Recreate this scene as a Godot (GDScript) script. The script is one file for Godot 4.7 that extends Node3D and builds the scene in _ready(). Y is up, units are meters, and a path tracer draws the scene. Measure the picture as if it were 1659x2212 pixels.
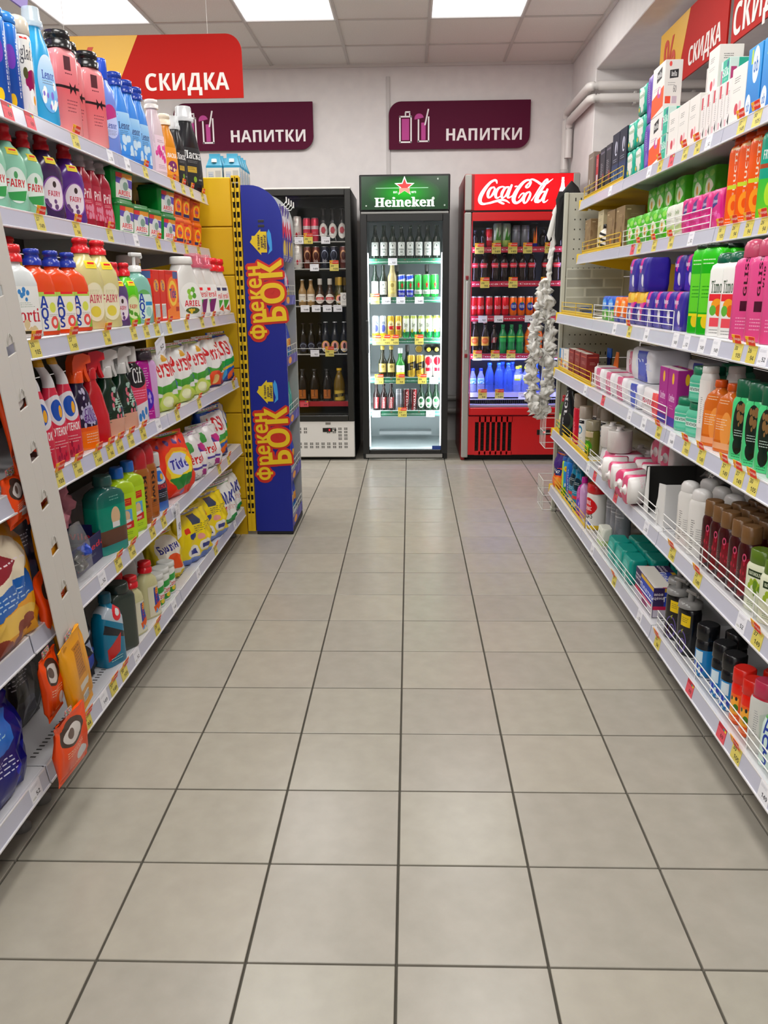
extends Node3D
# ---------------------------------------------------------------- camera, light, exposure
const EXPOSURE := 1.1
const PANEL_ENERGY := 1.6
const CASE_ENERGY := 0.55

func light_and_camera() -> void:
	var cam := Camera3D.new()
	cam.name = "camera"
	cam.fov = 62.424
	cam.near = 0.05
	cam.far = 60.0
	cam.position = Vector3(0.027, 1.29, 1.389)
	cam.basis = Basis(Vector3.UP, deg_to_rad(1.801)) * Basis(Vector3.RIGHT, deg_to_rad(-14.692)) * Basis(Vector3.BACK, deg_to_rad(-0.495))
	add_child(cam)
	cam.current = true
	var env := Environment.new()
	env.background_mode = Environment.BG_COLOR
	env.background_color = Color(0.02, 0.02, 0.02)
	env.tonemap_mode = Environment.TONE_MAPPER_LINEAR
	env.tonemap_exposure = EXPOSURE
	env.sdfgi_enabled = true
	env.ssao_enabled = true
	env.ssil_enabled = true
	var we := WorldEnvironment.new()
	we.name = "environment"
	we.environment = env
	add_child(we)

# ---------------------------------------------------------------- nodes
var used := {}
func numbered(n: String) -> String:
	if not used.has(n):
		used[n] = 0
		return n
	used[n] += 1
	return "%s_%03d" % [n, used[n]]

func meta(o: Node, label := "", category := "", group := "", kind := "") -> Node:
	if label != "": o.set_meta("label", label)
	if category != "": o.set_meta("category", category)
	if group != "": o.set_meta("group", group)
	if kind != "": o.set_meta("kind", kind)
	return o

func thing(called: String, label := "", category := "", at := Vector3.ZERO, turn := 0.0, group := "") -> Node3D:
	var o := Node3D.new()
	o.name = numbered(called)
	add_child(o)
	o.position = at
	o.rotation.y = turn
	meta(o, label, category, group)
	return o

func part(parent: Node, called: String, m: Mesh, mt: Material, at := Vector3.ZERO, label := "") -> MeshInstance3D:
	var o := MeshInstance3D.new()
	o.name = called if parent != self else numbered(called)
	o.mesh = m
	o.material_override = mt
	o.position = at
	parent.add_child(o, true)
	if label != "": o.set_meta("label", label)
	return o

func structure(called: String, m: Mesh, mt: Material, at := Vector3.ZERO) -> MeshInstance3D:
	var o := part(self, called, m, mt, at)
	o.set_meta("kind", "structure")
	return o

# ---------------------------------------------------------------- materials
var mats := {}
func mat(col: String, rough := 0.45, metal := 0.0, spec := 0.5) -> StandardMaterial3D:
	var key := "%s/%.2f/%.2f/%.2f" % [col, rough, metal, spec]
	if mats.has(key): return mats[key]
	var m := StandardMaterial3D.new()
	m.albedo_color = Color.html(col)
	m.roughness = rough
	m.metallic = metal
	m.metallic_specular = spec
	mats[key] = m
	return m

func gloss(col: String) -> StandardMaterial3D:
	var c := Color.html(col)
	var grey := c.get_luminance()
	c = Color(grey + (c.r - grey) * 1.15, grey + (c.g - grey) * 1.15, grey + (c.b - grey) * 1.15).clamp()
	return mat((c * 0.93).to_html(false), 0.22)

func clear(col: String, alpha := 0.25) -> StandardMaterial3D:
	var key := "clear" + col + str(alpha)
	if mats.has(key): return mats[key]
	var m := StandardMaterial3D.new()
	m.albedo_color = Color(Color.html(col), alpha)
	m.transparency = BaseMaterial3D.TRANSPARENCY_ALPHA
	m.metallic_specular = 0.28
	m.roughness = 0.05
	mats[key] = m
	return m

func glow(col: String, e: float) -> StandardMaterial3D:
	var m := StandardMaterial3D.new()
	m.albedo_color = Color.html(col)
	m.emission_enabled = true
	m.emission = Color.html(col)
	m.emission_energy_multiplier = e
	return m

func noisy(col_a: String, col_b: String, freq: float, rough: float, relief := 0.0, scale := 1.0) -> StandardMaterial3D:
	var key := "noisy" + col_a + col_b + str(freq) + str(scale)
	if mats.has(key): return mats[key]
	var n := FastNoiseLite.new()
	n.seed = 7
	n.frequency = freq
	n.fractal_octaves = 5
	var g := Gradient.new()
	g.set_color(0, Color.html(col_a))
	g.set_color(1, Color.html(col_b))
	var t := NoiseTexture2D.new()
	t.width = 512
	t.height = 512
	t.seamless = true
	t.noise = n
	t.color_ramp = g
	var m := StandardMaterial3D.new()
	m.albedo_texture = t
	m.roughness = rough
	m.uv1_triplanar = true
	m.uv1_world_triplanar = true
	m.uv1_scale = Vector3.ONE * scale
	if relief > 0.0:
		var b := NoiseTexture2D.new()
		b.width = 512
		b.height = 512
		b.seamless = true
		b.noise = n
		b.as_normal_map = true
		b.bump_strength = relief
		m.normal_enabled = true
		m.normal_texture = b
		m.normal_scale = 0.4
	mats[key] = m
	return m

# ---------------------------------------------------------------- printed artwork: cells of two atlases, drawn from shapes and lettering
const CELL := 256
var pages: Array[Image] = []
var cells := {}
var print_mats := []
var fonts := {}

func font(which: String) -> SystemFont:
	if not fonts.has(which):
		var f := SystemFont.new()
		f.font_names = PackedStringArray([{"s": "Droid Serif", "m": "Droid Sans Mono"}.get(which, "Droid Sans")])
		f.font_weight = 400 if which == "n" else 700
		fonts[which] = f
	return fonts[which]

func text_mask(s: String, px: int, which := "b") -> Image:
	var ts := TextServerManager.get_primary_interface()
	var line := TextLine.new()
	line.add_string(s, font(which), px)
	var wide := int(line.get_line_width()) + px
	var im := Image.create_empty(wide, int(px * 1.7), false, Image.FORMAT_LA8)
	var pen := px * 0.3
	for g in ts.shaped_text_get_glyphs(line.get_rid()):
		var fr: RID = g.font_rid
		var sz := Vector2i(g.font_size, 0)
		if fr.is_valid():
			ts.font_render_glyph(fr, sz, g.index)
			var page := ts.font_get_glyph_texture_idx(fr, sz, g.index)
			if page >= 0:
				var rect: Rect2 = ts.font_get_glyph_uv_rect(fr, sz, g.index)
				var off: Vector2 = ts.font_get_glyph_offset(fr, sz, g.index)
				var src: Image = ts.font_get_texture_image(fr, sz, page)
				if src.get_format() != Image.FORMAT_LA8: src.convert(Image.FORMAT_LA8)
				im.blend_rect(src, Rect2i(rect), Vector2i(int(pen + off.x), int(px * 1.2 + off.y)))
		pen += g.advance
	return im.get_region(im.get_used_rect()) if im.get_used_rect().size.x > 0 else im

func draw_text(im: Image, s: String, cx: float, cy: float, px: float, col: Color, rot := 0, stretch := 1.0, which := "b") -> void:
	var m := text_mask(s, maxi(6, int(px)), which)
	if stretch != 1.0: m.resize(maxi(1, int(m.get_width() * stretch)), m.get_height(), Image.INTERPOLATE_BILINEAR)
	if rot == 90: m.rotate_90(CLOCKWISE)
	elif rot == -90: m.rotate_90(COUNTERCLOCKWISE)
	var ox := int(cx - m.get_width() * 0.5)
	var oy := int(cy - m.get_height() * 0.5)
	for y in m.get_height():
		var ty := oy + y
		if ty < 0 or ty >= im.get_height(): continue
		for x in m.get_width():
			var tx := ox + x
			if tx < 0 or tx >= im.get_width(): continue
			var a := m.get_pixel(x, y).a
			if a > 0.04: im.set_pixel(tx, ty, im.get_pixel(tx, ty).lerp(col, a))

func fill_poly(im: Image, pts: PackedVector2Array, col: Color) -> void:
	var lo := im.get_height()
	var hi := 0
	for p in pts:
		lo = mini(lo, int(p.y))
		hi = maxi(hi, int(p.y) + 1)
	for y in range(maxi(lo, 0), mini(hi, im.get_height())):
		var xs := []
		for i in pts.size():
			var a := pts[i]
			var b := pts[(i + 1) % pts.size()]
			if (a.y <= y + 0.5) != (b.y <= y + 0.5):
				xs.append(a.x + (y + 0.5 - a.y) / (b.y - a.y) * (b.x - a.x))
		xs.sort()
		for k in range(0, xs.size() - 1, 2):
			im.fill_rect(Rect2i(int(round(xs[k])), y, int(round(xs[k + 1])) - int(round(xs[k])), 1), col)

func ellipse(im: Image, c: Vector2, r: Vector2, col: Color) -> void:
	for y in range(maxi(0, int(c.y - r.y)), mini(im.get_height(), int(c.y + r.y) + 1)):
		var k := 1.0 - pow((y + 0.5 - c.y) / r.y, 2)
		if k > 0.0:
			var w := r.x * sqrt(k)
			im.fill_rect(Rect2i(int(round(c.x - w)), y, maxi(1, int(round(2 * w))), 1), col)

# a brush stroke through points [x, y, width], smoothed
func stroke(im: Image, pts: Array, sx: float, sy: float, wide: float, col: Color) -> void:
	for i in pts.size() - 1:
		var p0: Array = pts[maxi(0, i - 1)]
		var p1: Array = pts[i]
		var p2: Array = pts[i + 1]
		var p3: Array = pts[mini(pts.size() - 1, i + 2)]
		var a := Vector3(p0[0], p0[1], p0[2])
		var b := Vector3(p1[0], p1[1], p1[2])
		var c := Vector3(p2[0], p2[1], p2[2])
		var d := Vector3(p3[0], p3[1], p3[2])
		var n := maxi(4, int(b.distance_to(c) * sx / 1.5))
		for k in n:
			var q := b.cubic_interpolate(c, a, d, float(k) / n)
			var r := maxf(0.6, q.z * wide)
			ellipse(im, Vector2(q.x * sx, q.y * sy), Vector2(r, r), col)

func star(cx: float, cy: float, r: float, inner := 0.42) -> PackedVector2Array:
	var o := PackedVector2Array()
	for i in 10:
		var a := -PI / 2 + i * PI / 5
		o.append(Vector2(cx, cy) + Vector2(cos(a), sin(a)) * r * (1.0 if i % 2 == 0 else inner))
	return o

func paint(bg: String, ops: Array, w := CELL, h := CELL, rs := 1) -> Image:
	var im := Image.create_empty(w, h, false, Image.FORMAT_RGBA8)
	im.fill(Color.html(bg))
	var rng := RandomNumberGenerator.new()
	rng.seed = rs
	var X := w / 100.0
	var Y := h / 100.0
	for o in ops:
		var col := Color.html(o[-1]) if o[0] != "t" and o[0] != "b" and o[0] != "g" else Color.BLACK
		match o[0]:
			"r": im.fill_rect(Rect2i(int(o[1] * X), int(o[2] * Y), int(ceil(o[3] * X)), int(ceil(o[4] * Y))), col)
			"e": ellipse(im, Vector2(o[1] * X, o[2] * Y), Vector2(o[3] * X, o[4] * Y), col)
			"t": draw_text(im, o[1], o[2] * X, o[3] * Y, o[4] * Y, Color.html(o[5]), o[6] if o.size() > 6 else 0, o[7] if o.size() > 7 else 1.0, o[8] if o.size() > 8 else "b")
			"p":
				var q := PackedVector2Array()
				for i in range(0, o[1].size(), 2): q.append(Vector2(o[1][i] * X, o[1][i + 1] * Y))
				fill_poly(im, q, col)
			"s": fill_poly(im, star(o[1] * X, o[2] * Y, o[3] * Y), col)
			"l":
				for i in o[4]:
					var x: float = o[1]
					while x < o[1] + o[3] * rng.randf_range(0.75, 1.0):
						var ww := rng.randf_range(2.0, 7.0)
						im.fill_rect(Rect2i(int(x * X), int((o[2] + i * 4.0) * Y), int(ww * X), maxi(1, int(1.5 * Y))), col)
						x += ww + 1.5
			"g":
				for y in range(int(o[1] * Y), mini(h, int(o[2] * Y))):
					im.fill_rect(Rect2i(0, y, w, 1), Color.html(o[3]).lerp(Color.html(o[4]), (y - o[1] * Y) / ((o[2] - o[1]) * Y)))
			"n":
				for i in o[1]:
					ellipse(im, Vector2(rng.randf_range(o[3], o[5]) * X, rng.randf_range(o[4], o[6]) * Y), Vector2(o[2] * X, o[2] * Y) * rng.randf_range(0.5, 1.2), col)
			"b":
				im.fill_rect(Rect2i(int(o[1] * X), int(o[2] * Y), int(o[3] * X), int(o[4] * Y)), Color.WHITE)
				var bx: float = o[1] + 2.0
				while bx < o[1] + o[3] - 2.0:
					var bw := rng.randf_range(0.5, 1.6)
					im.fill_rect(Rect2i(int(bx * X), int((o[2] + 2) * Y), maxi(1, int(bw * X)), int((o[4] - 6) * Y)), Color.BLACK)
					bx += bw + rng.randf_range(0.8, 1.8)
	return im

func cell(called: String) -> Array:   # [page, rect in uv]
	return cells[called]

func make_pages() -> void:
	var i := 0
	for called in ART:
		var pg := i / 64
		if pg >= pages.size():
			var im := Image.create_empty(2048, 2048, false, Image.FORMAT_RGBA8)
			im.fill(Color.WHITE)
			pages.append(im)
		var spot := Vector2i((i % 8) * CELL, ((i % 64) / 8) * CELL)
		pages[pg].blit_rect(paint(ART[called][0], ART[called].slice(1), CELL, CELL, i + 3), Rect2i(0, 0, CELL, CELL), spot)
		cells[called] = [pg, Rect2((spot.x + 2) / 2048.0, (spot.y + 2) / 2048.0, 252.0 / 2048.0, 252.0 / 2048.0)]
		i += 1
	for pg in pages:
		pg.adjust_bcs(0.93, 1.06, 1.2)
		var t := ImageTexture.create_from_image(pg)
		var set_of := {}
		for fin in [["gloss", 0.2], ["paper", 0.55], ["film", 0.3], ["metal", 0.25]]:
			var m := StandardMaterial3D.new()
			m.albedo_texture = t
			m.roughness = fin[1]
			if fin[0] == "metal": m.metallic = 0.35
			set_of[fin[0]] = m
		print_mats.append(set_of)

func ink(called: String, finish := "gloss") -> Material:
	return print_mats[cells[called][0]][finish]

func picture(im: Image, rough := 0.35, emit := 0.0) -> StandardMaterial3D:
	var m := StandardMaterial3D.new()
	var t := ImageTexture.create_from_image(im)
	m.albedo_texture = t
	m.roughness = rough
	if emit > 0.0:
		m.emission_enabled = true
		m.emission = Color.WHITE
		m.emission_operator = BaseMaterial3D.EMISSION_OP_MULTIPLY
		m.emission_texture = t
		m.emission_energy_multiplier = emit
	return m

# ---------------------------------------------------------------- geometry
func whole() -> Rect2:
	return Rect2(0, 0, 1, 1)

func uv_in(c: Rect2, u: float, v: float) -> Vector2:
	return c.position + c.size * Vector2(clampf(u, 0.0, 1.0), clampf(v, 0.0, 1.0))

# a closed skin through rings [y, half width, half depth, roundness, shift x, shift z]; printed flat from the front when it has a cell
func loft(secs: Array, seg := 22, called := "", wrinkle := 0.0, sd := 1) -> ArrayMesh:
	var c: Rect2 = cells[called][1] if called != "" else whole()
	var wmax := 0.0
	for s in secs: wmax = maxf(wmax, s[1])
	var y0: float = secs[0][0]
	var y1: float = secs[-1][0]
	var noise: FastNoiseLite
	if wrinkle > 0.0:
		noise = FastNoiseLite.new()
		noise.seed = sd
		noise.frequency = 14.0
		noise.fractal_octaves = 3
	var rings := []
	for s in secs:
		var ring := PackedVector3Array()
		var e: float = 2.0 / s[3]
		for k in seg:
			var t := TAU * (k + 0.5) / seg
			var cs := cos(t)
			var sn := sin(t)
			var p := Vector3(signf(cs) * pow(absf(cs), e) * s[1] + (s[4] if s.size() > 4 else 0.0), s[0], signf(sn) * pow(absf(sn), e) * s[2] + (s[5] if s.size() > 5 else 0.0))
			if noise and s[0] > y0:
				var dir := Vector3(cs, 0, sn)
				p += dir * noise.get_noise_3d(p.x * 2.2, p.y * 1.2, p.z * 2.2) * wrinkle
			ring.append(p)
		rings.append(ring)
	var st := SurfaceTool.new()
	st.begin(Mesh.PRIMITIVE_TRIANGLES)
	st.set_smooth_group(0)
	for i in rings.size() - 1:
		for k in seg:
			var a: Vector3 = rings[i][k]
			var b: Vector3 = rings[i][(k + 1) % seg]
			var d: Vector3 = rings[i + 1][k]
			var e: Vector3 = rings[i + 1][(k + 1) % seg]
			for p in [a, b, d, b, e, d]:
				st.set_uv(uv_in(c, 0.5 + p.x / (2.0 * wmax), 1.0 - (p.y - y0) / (y1 - y0)))
				st.add_vertex(p)
	for side in [0, 1]:
		st.set_smooth_group(1 + side)
		var ring: PackedVector3Array = rings[-1] if side else rings[0]
		var s: Array = secs[-1] if side else secs[0]
		var mid := Vector3(s[4] if s.size() > 4 else 0.0, s[0], s[5] if s.size() > 5 else 0.0)
		for k in seg:
			for p in ([mid, ring[k], ring[(k + 1) % seg]] if side else [mid, ring[(k + 1) % seg], ring[k]]):
				st.set_uv(uv_in(c, 0.5 + p.x / (2.0 * wmax), 0.02 if side else 0.98))
				st.add_vertex(p)
	st.generate_normals()
	return st.commit()

func front_z(secs: Array, x: float, y: float) -> float:
	for i in secs.size() - 1:
		var a: Array = secs[i]
		var b: Array = secs[i + 1]
		if y <= b[0] or i == secs.size() - 2:
			var t := clampf((y - a[0]) / maxf(b[0] - a[0], 0.00001), 0.0, 1.0)
			var hw := lerpf(a[1], b[1], t)
			var hd := lerpf(a[2], b[2], t)
			var n := lerpf(a[3], b[3], t)
			var ox := lerpf(a[4] if a.size() > 4 else 0.0, b[4] if b.size() > 4 else 0.0, t)
			var oz := lerpf(a[5] if a.size() > 5 else 0.0, b[5] if b.size() > 5 else 0.0, t)
			var q := minf(absf(x - ox) / hw, 0.995)
			return oz + hd * pow(1.0 - pow(q, n), 1.0 / n)
	return 0.0

# a paper label that follows the front of a skin
func label_patch(secs: Array, x0: float, x1: float, y0: float, y1: float, called: String, round_it := false) -> ArrayMesh:
	var c: Rect2 = cells[called][1]
	var st := SurfaceTool.new()
	st.begin(Mesh.PRIMITIVE_TRIANGLES)
	st.set_smooth_group(0)
	var N := 8
	var M := 8
	var grid := []
	for j in M + 1:
		var row := []
		for i in N + 1:
			var a := -1.0 + 2.0 * i / N
			var b := -1.0 + 2.0 * j / M
			if round_it:
				var aa := a * sqrt(1.0 - b * b * 0.5)
				b = b * sqrt(1.0 - a * a * 0.5)
				a = aa
			var x := lerpf(x0, x1, a * 0.5 + 0.5)
			var y := lerpf(y0, y1, b * 0.5 + 0.5)
			row.append([Vector3(x, y, front_z(secs, x, y) + 0.0007), uv_in(c, a * 0.5 + 0.5, 0.5 - b * 0.5)])
		grid.append(row)
	for j in M:
		for i in N:
			for q in [[j, i], [j + 1, i], [j, i + 1], [j, i + 1], [j + 1, i], [j + 1, i + 1]]:
				st.set_uv(grid[q[0]][q[1]][1])
				st.add_vertex(grid[q[0]][q[1]][0])
	st.generate_normals()
	return st.commit()

# a box with chamfered edges, standing on y = 0; front and back carry one cell, the sides another
func carton(w: float, d: float, h: float, called := "", side := "", bev := 0.0015, plain_top := false) -> ArrayMesh:
	var st := SurfaceTool.new()
	st.begin(Mesh.PRIMITIVE_TRIANGLES)
	st.set_smooth_group(-1)
	add_box(st, Vector3(0, h * 0.5, 0), Vector3(w, h, d), bev, called, side, plain_top)
	st.generate_normals()
	return st.commit()

func add_box(st: SurfaceTool, at: Vector3, size: Vector3, bev := 0.001, called := "", side := "", plain_top := false, rot := Basis()) -> void:
	var cf: Rect2 = cells[called][1] if called != "" else whole()
	var cs: Rect2 = cf
	if side != "" and cells[side][0] == cells[called][0]: cs = cells[side][1]
	var ct := cf
	if plain_top: ct = Rect2(cf.position + cf.size * Vector2(0.01, 0.01), cf.size * 0.03)
	var hs := size * 0.5
	bev = minf(bev, minf(hs.x, minf(hs.y, hs.z)) * 0.9)
	var axes := [Vector3.RIGHT, Vector3.UP, Vector3.BACK]
	for ax in 3:
		for s in [-1.0, 1.0]:
			var n: Vector3 = axes[ax] * s
			var u: Vector3
			var v := Vector3.UP
			match ax:
				0: u = Vector3(0, 0, -s)
				1:
					u = Vector3.RIGHT
					v = Vector3(0, 0, -s)
				2: u = Vector3(s, 0, 0)
			var cc: Rect2 = cs if ax == 0 else (ct if ax == 1 else cf)
			var o := n * hs.abs().dot(n.abs())
			var eu := u * (hs.dot(u.abs()) - bev)
			var ev := v * (hs.dot(v.abs()) - bev)
			var q := [[o - eu - ev, Vector2(0, 1)], [o - eu + ev, Vector2(0, 0)], [o + eu + ev, Vector2(1, 0)], [o + eu - ev, Vector2(1, 1)]]
			for k in [0, 1, 2, 0, 2, 3]:
				st.set_uv(uv_in(cc, q[k][1].x, q[k][1].y))
				st.add_vertex(at + rot * q[k][0])
	# edges and corners of the chamfer
	for a in 3:
		var b := (a + 1) % 3
		var c := (a + 2) % 3
		for sb in [-1.0, 1.0]:
			for sc in [-1.0, 1.0]:
				var la: Vector3 = axes[a] * (hs[a] - bev)
				var p0: Vector3 = axes[b] * sb * hs[b] + axes[c] * sc * (hs[c] - bev)
				var p1: Vector3 = axes[b] * sb * (hs[b] - bev) + axes[c] * sc * hs[c]
				quad(st, at, rot, [p0 - la, p1 - la, p1 + la, p0 + la], cf)
	for sx in [-1.0, 1.0]:
		for sy in [-1.0, 1.0]:
			for sz in [-1.0, 1.0]:
				var p := Vector3(sx * hs.x, sy * hs.y, sz * hs.z)
				var t := [p - Vector3(0, sy, sz) * bev, p - Vector3(sx, 0, sz) * bev, p - Vector3(sx, sy, 0) * bev]
				tri_out(st, at, rot, t, cf)

func tri_out(st: SurfaceTool, at: Vector3, rot: Basis, t: Array, c: Rect2) -> void:
	var n: Vector3 = (t[1] - t[0]).cross(t[2] - t[0])
	if n.dot(t[0] + t[1] + t[2]) > 0.0: t = [t[0], t[2], t[1]]
	for p in t:
		st.set_uv(uv_in(c, 0.02, 0.02))
		st.add_vertex(at + rot * p)

func quad(st: SurfaceTool, at: Vector3, rot: Basis, q: Array, c: Rect2) -> void:
	tri_out(st, at, rot, [q[0], q[1], q[2]], c)
	tri_out(st, at, rot, [q[0], q[2], q[3]], c)

func boxes(list: Array, bev := 0.001) -> ArrayMesh:   # several [centre, size] joined into one part
	var st := SurfaceTool.new()
	st.begin(Mesh.PRIMITIVE_TRIANGLES)
	st.set_smooth_group(-1)
	for b in list: add_box(st, b[0], b[1], bev)
	st.generate_normals()
	return st.commit()

func box(size: Vector3, bev := 0.001) -> ArrayMesh:
	return boxes([[Vector3.ZERO, size]], bev)

# an outline in x, y pushed through depth d around z = 0
func prism(pts: PackedVector2Array, d: float, holes := []) -> ArrayMesh:
	var st := SurfaceTool.new()
	st.begin(Mesh.PRIMITIVE_TRIANGLES)
	st.set_smooth_group(-1)
	add_prism(st, pts, d, 0.0)
	st.generate_normals()
	return st.commit()

func add_prism(st: SurfaceTool, pts: PackedVector2Array, d: float, z0: float) -> void:
	if Geometry2D.is_polygon_clockwise(pts):
		pts = pts.duplicate()
		pts.reverse()
	var idx := Geometry2D.triangulate_polygon(pts)
	var lo := pts[0]
	var hi := pts[0]
	for p in pts:
		lo = lo.min(p)
		hi = hi.max(p)
	for s in [-0.5, 0.5]:
		for i in range(0, idx.size(), 3):
			var t := [pts[idx[i]], pts[idx[i + 1]], pts[idx[i + 2]]]
			var ccw: bool = (t[1] - t[0]).cross(t[2] - t[0]) > 0.0
			if ccw == (s > 0.0): t = [t[0], t[2], t[1]]
			for p in t:
				st.set_uv(Vector2((p.x - lo.x) / (hi.x - lo.x), (hi.y - p.y) / (hi.y - lo.y)))
				st.add_vertex(Vector3(p.x, p.y, z0 + s * d))
	for i in pts.size():
		var a := pts[i]
		var b := pts[(i + 1) % pts.size()]
		for v in [Vector3(a.x, a.y, z0 - d / 2), Vector3(a.x, a.y, z0 + d / 2), Vector3(b.x, b.y, z0 + d / 2), Vector3(a.x, a.y, z0 - d / 2), Vector3(b.x, b.y, z0 + d / 2), Vector3(b.x, b.y, z0 - d / 2)]:
			st.set_uv(Vector2(0.005, 0.005))
			st.add_vertex(v)

func rounded_rect(w: float, h: float, radii: Array) -> PackedVector2Array:   # corner radii: top left, top right, bottom right, bottom left
	var o := PackedVector2Array()
	var cs := [Vector2(-w / 2, h / 2), Vector2(w / 2, h / 2), Vector2(w / 2, -h / 2), Vector2(-w / 2, -h / 2)]
	var din := [Vector2(1, -1), Vector2(-1, -1), Vector2(-1, 1), Vector2(1, 1)]
	for i in 4:
		var r: float = radii[i]
		if r <= 0.0:
			o.append(cs[i])
			continue
		var c: Vector2 = cs[i] + din[i] * r
		var a0 := PI - i * PI / 2
		for k in 9:
			var a := a0 - k * PI / 16
			o.append(c + Vector2(cos(a), sin(a)) * r)
	return o

func tube(path: Array, r: float, seg := 6) -> ArrayMesh:
	var st := SurfaceTool.new()
	st.begin(Mesh.PRIMITIVE_TRIANGLES)
	add_tube(st, path, r, seg)
	st.generate_normals()
	return st.commit()

func add_tube(st: SurfaceTool, path: Array, r: float, seg := 6) -> void:
	st.set_smooth_group(0)
	var rings := []
	var up := Vector3(0.013, 0.9, 0.31).normalized()
	for i in path.size():
		var dir: Vector3 = (path[mini(i + 1, path.size() - 1)] - path[maxi(i - 1, 0)]).normalized()
		if absf(dir.dot(up)) > 0.97: up = Vector3(0.95, 0.1, 0.2).normalized()
		var x := dir.cross(up).normalized()
		var y := x.cross(dir)
		var ring := []
		for k in seg:
			var a := TAU * k / seg
			ring.append(path[i] + (x * cos(a) + y * sin(a)) * r)
		rings.append(ring)
	for i in rings.size() - 1:
		for k in seg:
			var a: Vector3 = rings[i][k]
			var b: Vector3 = rings[i][(k + 1) % seg]
			var d: Vector3 = rings[i + 1][k]
			var e: Vector3 = rings[i + 1][(k + 1) % seg]
			for p in [a, b, d, b, e, d]: st.add_vertex(p)

func slab_text(s: String, height: float, depth: float, which := "b", step := 1.5) -> TextMesh:
	var t := TextMesh.new()
	t.text = s
	t.font = font(which)
	t.font_size = 64
	t.pixel_size = height / 46.0
	t.depth = depth
	t.curve_step = step
	return t

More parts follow.
